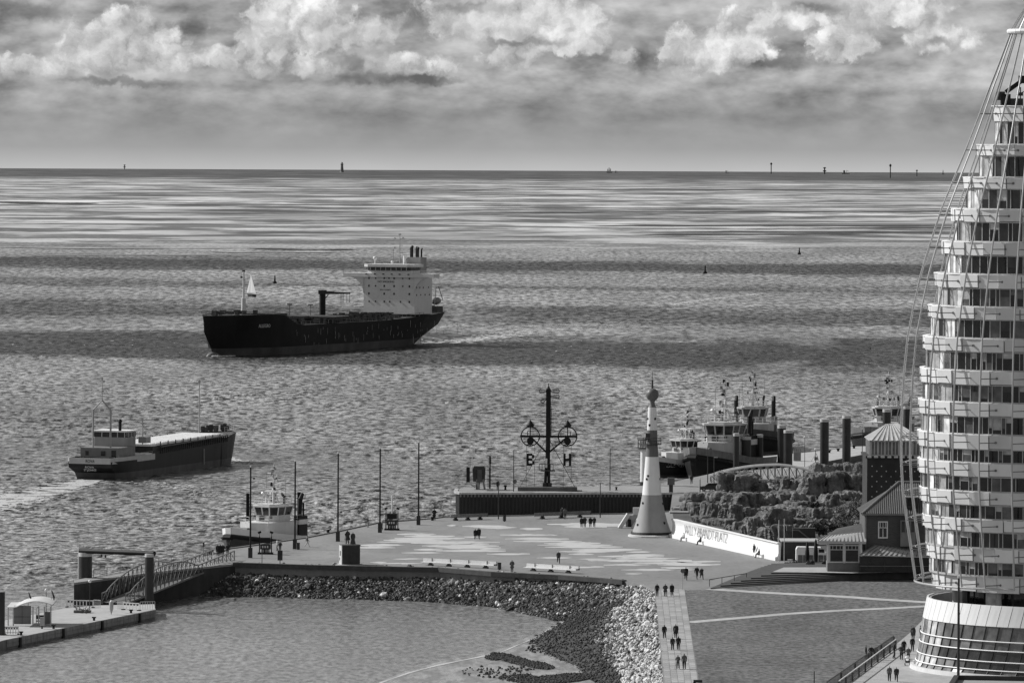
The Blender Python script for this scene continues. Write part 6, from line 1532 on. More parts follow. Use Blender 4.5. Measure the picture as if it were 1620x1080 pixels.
for k_, (px, py, w_, h_) in enumerate(((1128, 800, 18, 7), (1150, 812, 22, 8), (1175, 790, 26, 7), (1205, 812, 24, 9), (1236, 826, 22, 8), (1250, 842, 26, 9), (1218, 840, 20, 8), (1300, 790, 22, 8), (1330, 800, 20, 9), (1195, 835, 20, 7))):
    shrub(px, py, w_, h_, 'low scrub tuft on the rockery, ' + ['nearest the lighthouse', 'below the long dark ledge', 'on the long dark ledge', 'before the grey domed rock', 'right of the grey domed rock', 'above the flag poles', 'behind the wall end', 'under the cave mouth', 'right of the cave mouth', 'above the wall middle'][k_], (.04, .06, .1)[k_ % 3], 380, .13, seed=20 + k_)
# ------------------------------------------------------------ terrace steps
TZ = 5.15
for k in range(7):
    u = k / 6; z = QZ + .16 + (TZ - QZ - .16) * u; zb_f = z
    l = (1124 + 96 * u, 929.5 - 24 * u); r_ = (1475, 908 - 6 * u)
    zf = z
    A_, B_ = G(*l, zf), G(*r_, zf); bk = (G(1225, 899, TZ), G(1480, 899, TZ))
    mb = MB().prism([(A_.x, A_.y), (B_.x, B_.y), (bk[1].x + 2, bk[1].y + 18), (bk[0].x + (A_.x - G(1220, 905.5, TZ).x) * .3, bk[0].y + 10)], QZ - .1, z)
    if k == 0: STEP = thing('terrace_steps', 'broad dark stone steps rising from the lawn to the restaurant terrace', 'steps', (0, 0, 0))
    obj('step', mb, mat(.07, .85, .2, .7, key='step%d' % (k % 2)), STEP)
tp_ = [G(x, y, TZ) for x, y in [(1222, 904), (1348, 906), (1480, 904), (1480, 896), (1240, 897)]]
obj('landing', MB().add([(p.x, p.y, TZ + .006) for p in tp_], [tuple(range(5))]), mat(.36, .8, .12, .5), STEP)
ha, hb_ = G(1122.5, 927, QZ), G(1181, 920, QZ); rt = thing('ramp_railing', 'low dark handrail at the left end of the terrace steps', 'railing', ha); d = hb_ - ha
hr = MB().rod((0, 0, .95), (d.x, d.y, 1.2), .05, 5)
obj('handrail', hr, M_DARK, rt)
for k in range(4): obj('rail_post', MB().rod((d.x * k / 3, d.y * k / 3, 0), (d.x * k / 3, d.y * k / 3, .95 + .08 * k), .05, 5), M_DARK, rt)
kbp = [(1123, 931.5), (1240, 924), (1370, 915.5), (1475, 909.5)]
strip_between('lawn_edging', kbp, 1.0, mat(.4, .8, .15, 1), QZ + .03, label='pale kerb stones between steps and lawn', seg=24)

# ------------------------------------------------------------ brick house
hbp = G(1368, 903, TZ); HY = hbp.y; s_ = S(HY)
def brick_mat(val=.075, sc=3.0):
    m = bpy.data.materials.new('dark_brick'); m.use_nodes = True; T = NT(m.node_tree); b = T.N['Principled BSDF']; tc = T.new('ShaderNodeTexCoord').outputs['Object']
    x, y, z = T.sep(tc); v = T.xyz(T.m('ADD', x, y), z, 0); br_ = T.new('ShaderNodeTexBrick'); T.put(br_.inputs['Vector'], v); br_.inputs['Scale'].default_value = 1.0; br_.inputs['Brick Width'].default_value = .5; br_.inputs['Row Height'].default_value = .16; br_.inputs['Mortar Size'].default_value = .015
    for k_, c_ in (('Color1', val * .85), ('Color2', val * 1.2), ('Mortar', val * 1.5)): br_.inputs[k_].default_value = (c_, c_, c_, 1)
    T.L.new(br_.outputs[0], b.inputs['Base Color']); b.inputs['Roughness'].default_value = .85; return m
M_BRICK = brick_mat()
X0 = A(1368, 880, HY).x; X1 = A(1478, 880, HY).x; ZE = A(1368, 813, HY).z
hs_ = thing('brick_house', 'dark brick house with tiled hip roof and one white framed window', 'house', (X0, HY, TZ))
HW = X1 - X0; HH = ZE - TZ; HD = 12
XX_ = lambda px: A(px, 850, HY).x - X0
ZZ_ = lambda py: A(1400, py, HY).z - TZ
obj('wall', MB().prism([(0, 0), (HW, 0), (HW, HD), (0, HD)], 0, HH), M_BRICK, hs_)
rz1 = ZZ_(767) ; rx = XX_(1426); ov = .45
obj('roof_core', MB().add([(-ov, -ov, HH), (HW + ov, -ov, HH), (HW + ov, HD + ov, HH), (-ov, HD + ov, HH), (rx, HD / 2, rz1 - .1), (HW, HD / 2, rz1 - .1)], [(0, 1, 5, 4), (1, 2, 5), (2, 3, 4, 5), (3, 0, 4), (3, 2, 1, 0)]), M_DARK, hs_)
# tile courses on the front slope: each pantile its own little barrel, joined past the 300 that show
tl = []; rows_t = 24
e0, e1 = Vector((-ov, -ov, HH + .05)), Vector((HW + ov, -ov, HH + .05)); q0, q1 = Vector((rx, HD / 2, rz1 - .02)), Vector((HW + 1, HD / 2, rz1 - .02))
tile = MB().loft([[(.13 * math.cos(a), 0, .09 * math.sin(a)) for a in (0, .8, 1.57, 2.35, 3.14)], [(.12 * math.cos(a), .42, .075 * math.sin(a) + .02) for a in (0, .8, 1.57, 2.35, 3.14)]], cap=True, closed=True).mesh('roof_tile'); 
M_TILE = mat(.13, .45, .3, .8, key='tile', spec=.6); tile.materials.append(M_TILE)
rest = MB(); cnt = 0; slope = math.atan2((q0 - Vector((rx, -ov, HH + .05))).z, HD / 2 + ov); up = Vector((0, math.cos(slope), math.sin(slope)))
LS = (HD / 2 + ov) / math.cos(slope)
for r_ in range(int(LS / .42)):
    l = r_ * .42; yy = -ov + l * math.cos(slope); zz_ = HH + .06 + l * math.sin(slope); xl = -ov + (rx + ov) * (l / LS)
    x = xl + .15
    while x < min(HW, XX_(1462)):
        if cnt < 300 or (r_ < 0):
            o = bpy.data.objects.new('roof_tile', tile); COL.objects.link(o); o.parent = hs_; o.location = (x, yy, zz_ + .02); o.rotation_euler = (slope, 0, 0); cnt += 1
        else:
            M_ = Matrix.Translation((x, yy, zz_ + .02)) @ Matrix.Rotation(slope, 4, 'X'); rest.add([M_ @ v.co for v in tile.vertices], [tuple(p.vertices) for p in tile.polygons])
        x += .3
rt_ = obj('roof_tiles', rest, M_TILE, hs_); rt_['kind'] = 'stuff'
rg_ = MB(); a_, b_ = Vector((-ov, -ov, HH + .12)), Vector((rx, HD / 2, rz1 + .1)); rg_.rod(a_, b_, .17, 8).rod(b_, Vector((HW + ov, HD / 2, rz1 + .1)), .17, 8); obj('ridge_tiles', rg_, mat(.2, .6, .2, 1), hs_)
obj('gutter', MB().rod((-ov, -ov - .1, HH - .02), (HW + ov, -ov - .1, HH - .02), .1, 6).rod((.15, -.15, HH), (.15, -.15, 0), .06, 6), mat(.22, .5, .1, 1), hs_)
def window(par, x, z0, w, h, cols=2, split=.62, m=None, y=0, panes=None):
    m = m or M_WHITE
    fr = MB(); t_ = .17
    fr.box((x + w / 2, y - .06, z0 + t_ / 2), (w, .14, t_)).box((x + w / 2, y - .06, z0 + h - t_ / 2), (w, .14, t_)).box((x + t_ / 2, y - .06, z0 + h / 2), (t_, .14, h - 2 * t_)).box((x + w - t_ / 2, y - .06, z0 + h / 2), (t_, .14, h - 2 * t_))
    if split: fr.box((x + w / 2, y - .05, z0 + h * split), (w - 2 * t_, .1, .1))
    for c in range(1, cols): fr.box((x + w * c / cols, y - .05, z0 + h * (split or 1) / 2), (.1, .1, h * (split or 1) - .25))
    if split:
        for c in range(1, 4): fr.box((x + w * c / 4, y - .045, z0 + h * (split + 1) / 2 - .04), (.07, .1, h * (1 - split) - .2))
    o = obj('window', fr, m, par); obj('pane', MB().box((x + w / 2, y - .02, z0 + h / 2), (w - 2 * t_, .04, h - 2 * t_)), M_GLASS, o)
window(hs_, XX_(1389), ZZ_(851), XX_(1404.5) - XX_(1389), ZZ_(824) - ZZ_(851))
bay = MB().prism([(XX_(1424), -.8), (XX_(1448), -.8), (XX_(1448), .1), (XX_(1424), .1)], ZZ_(863), ZZ_(822)); obj('bay', bay, mat(.2, .6, .15, .8), hs_)
for a_ in (1426, 1433.5, 1441): obj('bay_window', MB().box((XX_(a_ + 2.2), -.83, ZZ_(832)), (.42, .08, 1.5)), M_GLASS, hs_)
dr = MB().box((XX_(1442), 1.6, ZZ_(794)), (1.5, 2.5, 1.7)); obj('dormer', dr, M_DARK, hs_); obj('dormer_window', MB().box((XX_(1440), .32, ZZ_(794.5)), (.7, .08, 1.0)), M_GLASS, hs_); obj('dormer_roof', MB().box((XX_(1442), 1.5, ZZ_(785.5)), (1.9, 2.9, .18)), M_OFF, hs_)
# veranda restaurant
VY = HY - .8; V0 = A(1309, 880, VY).x; vz = TZ
vr = thing('veranda', 'glazed veranda with pale standing seam roof beside the brick house', 'building', (V0, VY, TZ)); XV = lambda px: A(px, 880, VY).x - V0; ZV = lambda py: A(1330, py, VY).z - TZ
obj('base_wall', MB().box((XV(1335), 1.5, ZV(888) / 2), (XV(1361) - XV(1309), 3, ZV(888))), mat(.16, .8, .15, 1), vr)
obj('room', MB().box((XV(1335), 3.2, (ZV(888) + ZV(860)) / 2), (XV(1361) - XV(1309) - .3, 5, ZV(860) - ZV(888))), mat(.03, .5, .3, 1), vr)
for a_, b_ in ((1311.5, 1335), (1336, 1359.5)): window(vr, XV(a_), ZV(889.5), XV(b_) - XV(a_), ZV(861) - ZV(889.5), 1, .72, mat(.55, .5, .08, 1), 0)
for a_ in (1310, 1335.5, 1360): obj('corner_post', MB().box((XV(a_), -.02, (ZV(890) + ZV(860)) / 2), (.28, .3, ZV(860) - ZV(890))), mat(.6, .5, .08, 1), vr)
obj('eaves_board', MB().box((XV(1331), -.35, ZV(857.5)), (XV(1370) - XV(1293), .3, .34)), mat(.55, .5, .08, 1), vr)
rfp = [(XV(1293), -.6, ZV(854.5)), (XV(1370), -.6, ZV(855.5)), (XV(1369), 4.2, ZV(844)), (XV(1308), 4.2, ZV(850))]
obj('metal_roof', MB().add(rfp + [(x, y, z - .15) for x, y, z in rfp], [(0, 1, 2, 3), (7, 6, 5, 4), (0, 4, 5, 1), (1, 5, 6, 2), (2, 6, 7, 3), (3, 7, 4, 0)]), mat(.5, .4, .1, .8, metal=.3), vr)
for k in range(14):
    u = k / 13; a_ = Vector(rfp[0]).lerp(Vector(rfp[1]), u); b_ = Vector(rfp[3]).lerp(Vector(rfp[2]), u); obj('roof_seam', MB().bar(a_ + Vector((0, 0, .05)), b_ + Vector((0, 0, .05)), .1), M_MID, vr)
obj('upper_roof', MB().add([(XV(1308), 4.0, ZV(850.5)), (XV(1369), 4.0, ZV(844)), (XV(1369), 9, ZV(834)), (XV(1330), 9, ZV(842))], [(0, 1, 2, 3)]), mat(.07, .8, .2, 1), vr)
# low awning roof right of the veranda
AY = HY - 2.2; a0 = A(1359, 885, AY).x; an = thing('awning_building', 'low glazed front under a pale seamed lean-to roof', 'building', (a0, AY, TZ)); XA = lambda px: A(px, 885, AY).x - a0; ZA = lambda py: A(1400, py, AY).z - TZ
obj('dark_front', MB().box((XA(1420), 1.0, ZA(880) / 2), (XA(1481) - XA(1361), 1.6, ZA(880))), M_GLASS, an)
for px in (1361, 1399.5, 1438, 1470): obj('front_post', MB().box((XA(px), .12, ZA(880) / 2), (.2, .14, ZA(880))), M_DARK, an)
obj('sill', MB().box((XA(1420), .1, ZA(895)), (XA(1481) - XA(1361), .12, .1)), M_MID, an)
rfp = [(XA(1359), -.5, ZA(877)), (XA(1482), -.5, ZA(880)), (XA(1482), 2.0, ZA(872)), (XA(1440), 2.2, ZA(869)), (XA(1386), 2.2, ZA(863.5))]
obj('metal_roof', MB().add(rfp + [(x, y, z - .12) for x, y, z in rfp], [(0, 1, 2, 3, 4), (9, 8, 7, 6, 5)] + [(i, (i + 1) % 5, 5 + (i + 1) % 5, 5 + i) for i in range(5)]), mat(.5, .4, .1, .8, metal=.3), an)
for k in range(16):
    u = k / 15; a_ = Vector(rfp[0]).lerp(Vector(rfp[1]), u); tx_ = XA(1386 + 96 * u); tz_ = ZA(863.5 + 9 * u); obj('roof_seam', MB().bar(a_ + Vector((0, 0, .06)), Vector((tx_, 2.1, tz_ + .06)), .1), M_MID, an)
# dotted tower with glass lantern
TY = 905.; t0 = A(1371.5, 800, TY).x; tw = thing('dotted_tower', 'dark windowless tower wall with pale dots under a glass lantern', 'tower', (t0, TY, QZ)); XT = lambda px: A(px, 760, TY).x - t0; ZT = lambda py: A(1400, py, TY).z - QZ
TW_ = XT(1470); obj('wall', MB().box((TW_ / 2, 6, ZT(724) / 2), (TW_, 12, ZT(724))), mat(.035, .7, .25, .4), tw)
dots = 0
for r_ in range(13):
    y = 737 + r_ * 8.05
    for c in range(7):
        x = 1379.5 + c * 15 + (7.5 if r_ % 2 else 0)
        if x < 1466: obj('dot', MB().rod((XT(x), .02, ZT(y)), (XT(x), -.06, ZT(y)), .105, 8), M_OFF, tw)
obj('door_panel', MB().box((XT(1409), -.03, ZT(743)), (1.2, .08, 2.0)), mat(.022, .6, .2, 1), tw)
obj('cornice', MB().box((TW_ / 2, 5.9, ZT(722.5)), (TW_ + .5, 12.6, .35)), M_DARK, tw)
for k in range(9): obj('cornice_block', MB().box((XT(1375 + k * 10.5), -.45, ZT(722.2)), (.62, .3, .3)), M_OFF, tw)
gz0, gz1 = ZT(721), ZT(697); obj('lantern_glass', MB().box((XT(1420), 5.8, (gz0 + gz1) / 2), (XT(1466) - XT(1378), 10.6, gz1 - gz0)), glass_mat(.16, 'lantern_glass', .2), tw)
for k in range(17): obj('mullion', MB().box((XT(1378) + (XT(1466) - XT(1378)) * k / 16, .44, (gz0 + gz1) / 2), (.14 if k % 2 else .24, .14, gz1 - gz0)), mat(.5, .5, .08, 1), tw)
obj('rail', MB().box((XT(1420), .42, gz0 + .1), (XT(1466) - XT(1378), .16, .2)).box((XT(1420), .42, gz1 - .1), (XT(1466) - XT(1378), .16, .2)), mat(.5, .5, .08, 1), tw)
ap0, ap1 = (XT(1404), 6, ZT(674)), (XT(1424), 6, ZT(672)); c4_ = [(XT(1374), -.3, ZT(697)), (XT(1468), -.3, ZT(697)), (XT(1468), 12, ZT(697)), (XT(1374), 12, ZT(697))]
obj('roof_core', MB().add(c4_ + [ap0, ap1], [(0, 1, 5, 4), (1, 2, 5), (2, 3, 4, 5), (3, 0, 4)]), mat(.28, .5, .2, 1), tw)
for k in range(11):
    u0, u1 = (k + .1) / 11, (k + .55) / 11; A_, B_ = Vector(c4_[0]).lerp(Vector(c4_[1]), u0), Vector(c4_[0]).lerp(Vector(c4_[1]), u1); C_, D_ = Vector(ap0).lerp(Vector(ap1), u1), Vector(ap0).lerp(Vector(ap1), u0); up = Vector((0, -.05, .09))
    obj('roof_panel', MB().add([A_ + up, B_ + up, C_ + up, D_ + up, A_, B_, C_, D_], [(0, 1, 2, 3), (0, 4, 5, 1), (1, 5, 6, 2), (3, 7, 4, 0)]), mat(.62, .4, .08, .6), tw)

# ------------------------------------------------------------ things round the wall end
b = G(1263, 889, QZ); s_ = S(b.y)
dw = thing('service_wall', 'low dark building with flat pale coping right of the white wall', 'building', G(1237, 886, QZ)); w_ = 58 / s_
obj('wall', MB().box((w_ / 2, 3, 1.35), (w_, 6, 2.7)), M_DARK, dw); obj('coping', MB().box((w_ / 2, 3, 2.77), (w_ + .2, 6.2, .16)), mat(.4, .7, .1, 1), dw)
st_ = thing('stair_wall', 'dark triangular stair flank with pale diagonal handrail above the low building', 'stairs', G(1254, 862, QZ)); k_ = 1 / S(st_.location.y)
obj('flank', MB().prism([(0, 0), (36 * k_, 0), (36 * k_, 1.5), (0, 1.5)], 0, [20 * k_ + 1, .9, .9, 20 * k_ + 1] if False else 2.6), M_DARK, st_)
obj('handrail', MB().bar((0, -.1, 24 * k_), (9 * k_, -.1, 24 * k_), .18).bar((9 * k_, -.1, 24 * k_), (27 * k_, -.1, 10 * k_), .2), M_MID, st_)
# van
b = G(1261, 889.5, QZ); v_ = thing('van', 'white van parked behind the folded parasols', 'van', G(1286, 889, QZ)); L_, Hh = 4.9, 2.3
prof_ = [(-2.5, .35), (2.45, .35), (2.5, .95), (2.3, 1.25), (1.7, 1.45), (1.1, 2.25), (-2.3, 2.3), (-2.5, 1.9)]
def extr(pr, y0, y1): 
    n_ = len(pr); return MB().add([(x, y0, z) for x, z in pr] + [(x, y1, z) for x, z in pr], [tuple(range(n_)), tuple(range(n_, 2 * n_))[::-1]] + [(i, (i + 1) % n_, n_ + (i + 1) % n_, n_ + i) for i in range(n_)])
obj('body', extr(prof_, -.95, .95), M_WHITE, v_); obj('side_window', MB().box((1.2, -.96, 1.75), (.8, .04, .5)), M_GLASS, v_); obj('windscreen', MB().box((1.42, 0, 1.85), (.06, 1.6, .8), ry=-.65), M_GLASS, v_)
for x_ in (-1.6, 1.6):
    w1 = obj('wheel', MB().rod((x_, -.98, .34), (x_, -.72, .34), .34, 16), M_BLACK, v_); obj('rim', MB().rod((x_, -1.0, .34), (x_, -.97, .34), .18, 12), M_STEEL, w1); obj('wheel', MB().rod((x_, .98, .34), (x_, .72, .34), .34, 16), M_BLACK, v_)
obj('headlight', MB().box((2.48, -.7, .85), (.06, .25, .2)), M_OFF, v_); obj('headlight', MB().box((2.48, .7, .85), (.06, .25, .2)), M_OFF, v_)
# car on the far quay
c_ = thing('parked_car', 'dark hatchback parked on the far quay beside the rockery', 'car', G(1125, 776.5, MZ), R(180)); M_CAR = mat(.015, .25, .1, 1, spec=.7)
pr_ = [(-2.0, .3), (2.0, .3), (2.08, .6), (1.95, .82), (1.05, .98), (.45, 1.42), (-1.1, 1.46), (-1.85, 1.05), (-2.05, .7)]
obj('body', extr(pr_, -.85, .85), M_CAR, c_); obj('side_window', extr([(.85, 1.0), (.4, 1.36), (-1.0, 1.4), (-1.5, 1.05)], -.87, -.84), M_GLASS, c_); obj('side_window', extr([(.85, 1.0), (.4, 1.36), (-1.0, 1.4), (-1.5, 1.05)], .84, .87), M_GLASS, c_); obj('windscreen', MB().box((.78, 0, 1.22), (.05, 1.4, .62), ry=-.93), M_GLASS, c_)
for x_ in (-1.25, 1.3):
    for sg in (-1, 1): w1 = obj('wheel', MB().rod((x_, sg * .87, .31), (x_, sg * .68, .31), .31, 16), M_BLACK, c_); obj('rim', MB().rod((x_, sg * .885, .31), (x_, sg * .86, .31), .17, 12), M_STEEL, w1)
for sg in (-1, 1): obj('headlight', MB().box((2.03, sg * .6, .68), (.06, .3, .14)), M_OFF, c_)
# folded parasols
for px, yb, yt, lab in ((1277, 899, 857, 'left one of two folded dark parasols on the terrace'), (1290.5, 897, 852.5, 'right one of two folded dark parasols, slightly taller')):
    b = G(px, yb, QZ + .3); s_ = S(b.y); h = (yb - yt) / s_; t = thing('folded_parasol', lab, 'parasol', (b.x, b.y, QZ), 0, 'folded parasols'); obj('pole', MB().rod((0, 0, 0), (0, 0, h + .3), .04, 6), M_DARK, t)
    obj('canopy', MB().lathe([(.05, h + .35), (.16, h + .1), (.3, h * .7), (.33, h * .5), (.2, h * .3), (.24, h * .24)], 10), M_BLACK, t, smooth=True); obj('foot', MB().box((0, 0, .06), (.7, .7, .12)), M_DARK, t)
for px, yb, yt, lab in ((1232, 897, 822, 'left one of two thin pale flag poles at the wall end'), (1240.5, 896, 820, 'right one of two thin pale flag poles at the wall end')):
    b = G(px, yb, QZ); s_ = S(b.y); tag(obj('flag_pole', MB().rod((0, 0, 0), (0, 0, (yb - yt) / s_), .055, 8), M_OFF, loc=b), lab, 'flag pole', 'flag poles')
pl_ = thing('planter_box', 'black planter box at the foot of the flag poles', 'planter', G(1232, 900, QZ)); obj('box', MB().box((0, 0, .4), (.6, 1.2, .8)), M_BLACK, pl_)
for k, (x0, x1, yb) in enumerate(((1240, 1266, 899.5), (1290, 1309, 899))):
    b = G((x0 + x1) / 2, yb, QZ); s_ = S(b.y); t = thing('hedge_trough', 'dark trough hedge on the terrace, %s' % ('left of the parasols' if k == 0 else 'right of the parasols'), 'hedge', b); L_ = (x1 - x0) / s_
    obj('trough', MB().box((0, 0, .25), (L_, .6, .5)), M_BLACK, t); lf = MB(); r_ = random.Random(k)
    for _ in range(700):
        p = Vector((r_.uniform(-L_ / 2, L_ / 2), r_.uniform(-.35, .35), .45 + r_.random() * .5)); a = Vector((r_.gauss(0, 1), r_.gauss(0, 1), r_.gauss(0, 1))).normalized(); q = a.orthogonal().normalized(); lf.add([p - a * .1, p + q * .06, p + a * .1, p - q * .06], [(0, 1, 2, 3)])
    tag(obj('foliage', lf, mat(.05, .8, .3, 2, key='leaf'), t, fixn=False), kind='stuff')
# terrace furniture: chairs and tables, windscreens
r_ = random.Random(14)
for px_, lab in ((1250, 'small pale topped table left of the folded parasols'), (1284, 'small pale topped table between the folded parasols'), (1301, 'small pale topped table right of the folded parasols')):
    b = G(px_, 893, QZ); t = thing('terrace_table', lab, 'table', b, 0, 'tables on the terrace'); obj('top', MB().rod((0, 0, .72), (0, 0, .76), .4, 12), M_OFF, t); obj('leg', MB().rod((0, 0, 0), (0, 0, .72), .05, 6), M_STEEL, t)
gs = thing('glass_screen', 'row of glazed wind screens round the terrace', 'screen', G(1262, 893, QZ)); 
for k in range(8): obj('screen_post', MB().rod((k * .75, 0, 0), (k * .75, 0, 1.5), .03, 4), M_OFF, gs)
obj('screen_glass', MB().box((2.6, .02, .9), (5.3, .03, 1.1)), glass_mat(.12, 'screen_glass', .1), gs)
# row of white skylights behind the lettered wall
for k in range(6):
    px = 1101 + k * 8.6; py = 835 + k * 2.4; b = G(px, py, QZ + 1.8); t = thing('skylight', 'white boxed skylight behind the lettered wall, %s from the lighthouse' % ['first', 'second', 'third', 'fourth', 'fifth', 'last'][k], 'skylight', (b.x, b.y, b.z), wrz, 'white skylights behind the lettered wall'); 
    obj('box', MB().box((0, 0, .0), (3.2, .5, 1.3)), M_WHITE, t); obj('opening', MB().box((0, .28 * (1 if face == -1 else -1), .1), (1.2, .1, .7)).box((1.1, .28 * (1 if face == -1 else -1), .1), (.6, .1, .7)), M_BLACK, t)
    obj('footing', MB().box((0, 0, -1.2), (3.0, .4, 1.2)), M_DARK, t)
for (px, py, w_, lab) in ((1078, 804.5, 24, 'upper pale concrete slab behind the lighthouse'), (1074, 811, 30, 'lower pale concrete slab behind the lighthouse')):
    b = G(px, py, QZ); s_ = S(b.y); tag(obj('concrete_slab', MB().box((0, 0, .12), (w_ / s_, 3.5, .25)), M_QUAY, loc=b), lab, 'slab')
# grey kiosk box on a post at the quay
b = G(1061.5, 779, MZ); s_ = S(b.y); t = thing('control_box', 'grey control box on a thick post at the quay behind the lighthouse', 'control box', b); obj('post', MB().box((0, 0, .7), (.7, .6, 1.4)), M_DARK, t); obj('box', MB().box((0, 0, 2.0), (1.25, .9, 1.25)), mat(.12, .6, .1, 1), t)
lamp_post(1119.5, 770, 65, 'thin dark lamp post left of the footbridge end', 0, MZ, 'none', 'thin posts on the far quay'); lamp_post(1129.5, 768, 45, 'short dark post close to the footbridge end', .3, MZ, 'arm', 'thin posts on the far quay'); lamp_post(1107.5, 782, 24, 'short stick post beside the parked car', 0, MZ, 'none', 'thin posts on the far quay')
lamp_post(1273, 738, 46, 'thin post standing on the right pontoon', 0, 1.2, 'globe', 'posts at the right pontoon', .06); lamp_post(1290, 731, 20, 'short pale post on the right pontoon', 0, 1.2, 'globe', 'posts at the right pontoon', .08); lamp_post(1364, 737, 58, 'thin lamp post left of the lantern tower', .1, 1.2, 'none', 'posts at the right pontoon'); lamp_post(1371.5, 735, 42, 'thin pale pole close to the lantern tower', 0, 1.2, 'none', 'posts at the right pontoon', .05)
# right pontoon
rp = [G(x, y, 1.2) for x, y in [(1195, 742), (1200, 722), (1312, 712), (1345, 706), (1500, 702), (1500, 718), (1378, 716), (1300, 731), (1262, 742)]]; r0 = rp[0].copy(); r0.z = 0
rpt = thing('pontoon', 'long pale floating pontoon behind the rockery at right', 'pontoon', r0); obj('float', MB().prism([(p.x - r0.x, p.y - r0.y) for p in rp], -.6, 1.12), mat(.1, .8, .2, 1), rpt); obj('deck', MB().prism([(p.x - r0.x, p.y - r0.y) for p in rp], 1.12, 1.2), M_PONT, rpt)
for px, py, lab in ((1312, 716, 'left black bollard on the right pontoon'), (1326, 713.5, 'middle black bollard on the right pontoon'), (1351, 709, 'right black bollard on the right pontoon')): tag(obj('bollard', MB().rod((0, 0, 0), (0, 0, .5), .25, 8).box((0, 0, .5), (.8, .3, .2)), M_BLACK, loc=G(px, py, 1.2)), lab, 'bollard')
b = G(1261, 729, 1.2); t = thing('pump_unit', 'grey machine unit with stubby pipes on the right pontoon', 'machine', b); obj('casing', MB().box((0, 0, 1), (1.5, 1.2, 1.8)), mat(.18, .6, .2, 1), t)
for k in range(4): obj('pipe', MB().rod((-.6 + k * .4, 0, 1.9), (-.6 + k * .4, 0, 2.5), .1, 6), M_MID, t)
b = G(1291, 729, 1.2); t = thing('small_crane', 'tiny pale hoist on the right pontoon', 'hoist', b); obj('frame', MB().path([(-1, 0, 0), (0, 0, 1.6), (.6, 0, 0)], .07, 5), M_OFF, t); obj('motor', MB().box((0, 0, .5), (.7, .5, .7)), M_MID, t)
# arched footbridge
FY = 1030.; f0 = A(1123.5, 762, FY); fb = thing('arched_footbridge', 'shallow arched steel footbridge above the rockery', 'footbridge', (f0.x, FY, QZ)); XF = lambda px: A(px, 750, FY).x - f0.x; ZF = lambda py: A(1200, py, FY).z - QZ
arc = [(1123.5, 753.5), (1140, 747.5), (1156, 743.5), (1175, 740), (1192, 737.5), (1210, 736), (1232, 735.3), (1250, 737), (1268, 740.5), (1285, 745.5)]; dk_ = [(1123.5, 764), (1150, 761.5), (1175, 759.5), (1200, 758.5), (1232, 758), (1260, 760), (1285, 763)]
def itp(l, x):
    for (a, b_), (c, d_) in zip(l[:-1], l[1:]):
        if a <= x <= c: return b_ + (d_ - b_) * (x - a) / (c - a)
    return l[-1][1]
for j, (yy, sh) in enumerate(((0, 0), (3.0, 1.2))):
    mb = MB(); mb.path([(XF(x), yy, ZF(y - sh * 0)) for x, y in arc], .16, 8); obj('arch_rail', mb, M_OFF, fb, smooth=True)
    for k in range(15):
        x = 1125 + k * 11.3; obj('hanger', MB().bar((XF(x), yy, ZF(itp(dk_, x))), (XF(x), yy, ZF(itp(arc, x))), .14), M_MID, fb)
        if k < 14: x2 = x + 11.3; obj('cross_brace', MB().rod((XF(x), yy, ZF(itp(dk_, x))), (XF(x2), yy, ZF(itp(arc, x2))), .04, 4).rod((XF(x2), yy, ZF(itp(dk_, x2))), (XF(x), yy, ZF(itp(arc, x))), .04, 4), M_MID, fb)
dm = MB()
for (a, b_), (c, d_) in zip(dk_[:-1], dk_[1:]): dm.add([(XF(a), 0, ZF(b_)), (XF(c), 0, ZF(d_)), (XF(c), 3, ZF(d_)), (XF(a), 3, ZF(b_)), (XF(a), 0, ZF(b_) - .3), (XF(c), 0, ZF(d_) - .3), (XF(c), 3, ZF(d_) - .3), (XF(a), 3, ZF(b_) - .3)], [(0, 1, 2, 3), (7, 6, 5, 4), (0, 4, 5, 1), (2, 6, 7, 3)])
obj('deck', dm, M_QUAY, fb)
for px in (1150, 1262): obj('pier', MB().box((XF(px), 1.5, ZF(765) / 2), (.6, 2.4, max(.5, ZF(762)))), M_MID, fb)
# railings of the walk at the bottom right
def balustrade(a, b_, lab, m_rail, h=1.15, n=60, posts=9, z=QZ):
    A_, B_ = G(*a, z), G(*b_, z); d = B_ - A_; L_ = d.length; t = thing('balustrade', lab, 'railing', A_, math.atan2(d.y, d.x)); obj('handrail', MB().bar((0, 0, h), (L_, 0, h), .1), m_rail, t)
    obj('lower_rail', MB().bar((0, 0, .15), (L_, 0, .15), .06), M_DARK, t)
    for k in range(posts): obj('post', MB().box((L_ * k / (posts - 1), 0, h / 2 - .05), (.2, .2, h - .1)), M_DARK, t)
    for k in range(n): obj('baluster', MB().box((L_ * (k + .5) / n, 0, h * .52), (.05, .05, h * .8)), M_MID, t)
balustrade((1327, 1093), (1417, 1026), 'slanting balustrade with pale handrail beside the lower walk', M_OFF, 1.15, 80, 10); balustrade((1308, 1092), (1414, 1018), 'dark spiky railing on the lawn side of the slanting balustrade', M_DARK, 1.0, 90, 6)
lamp_post(1516, 1095, 181, 'tall black lamp column in front of the glass podium', 0, QZ, 'none', None, .17)
b = G(1288, 1085, QZ); tag(obj('thin_post', MB().rod((0, 0, 0), (0, 0, 1.7), .06, 6), M_DARK, loc=b), 'short dark post alone on the lawn at the bottom', 'post')
b = G(1104, 1083, QZ); t = thing('sack_barrow', 'low dark cart at the bottom of the slab path edge', 'cart', b); obj('tray', MB().box((0, 0, .45), (1.0, .6, .3)), M_DARK, t); obj('wheel', MB().rod((-.4, -.3, .18), (-.4, .3, .18), .18, 10), M_BLACK, t)
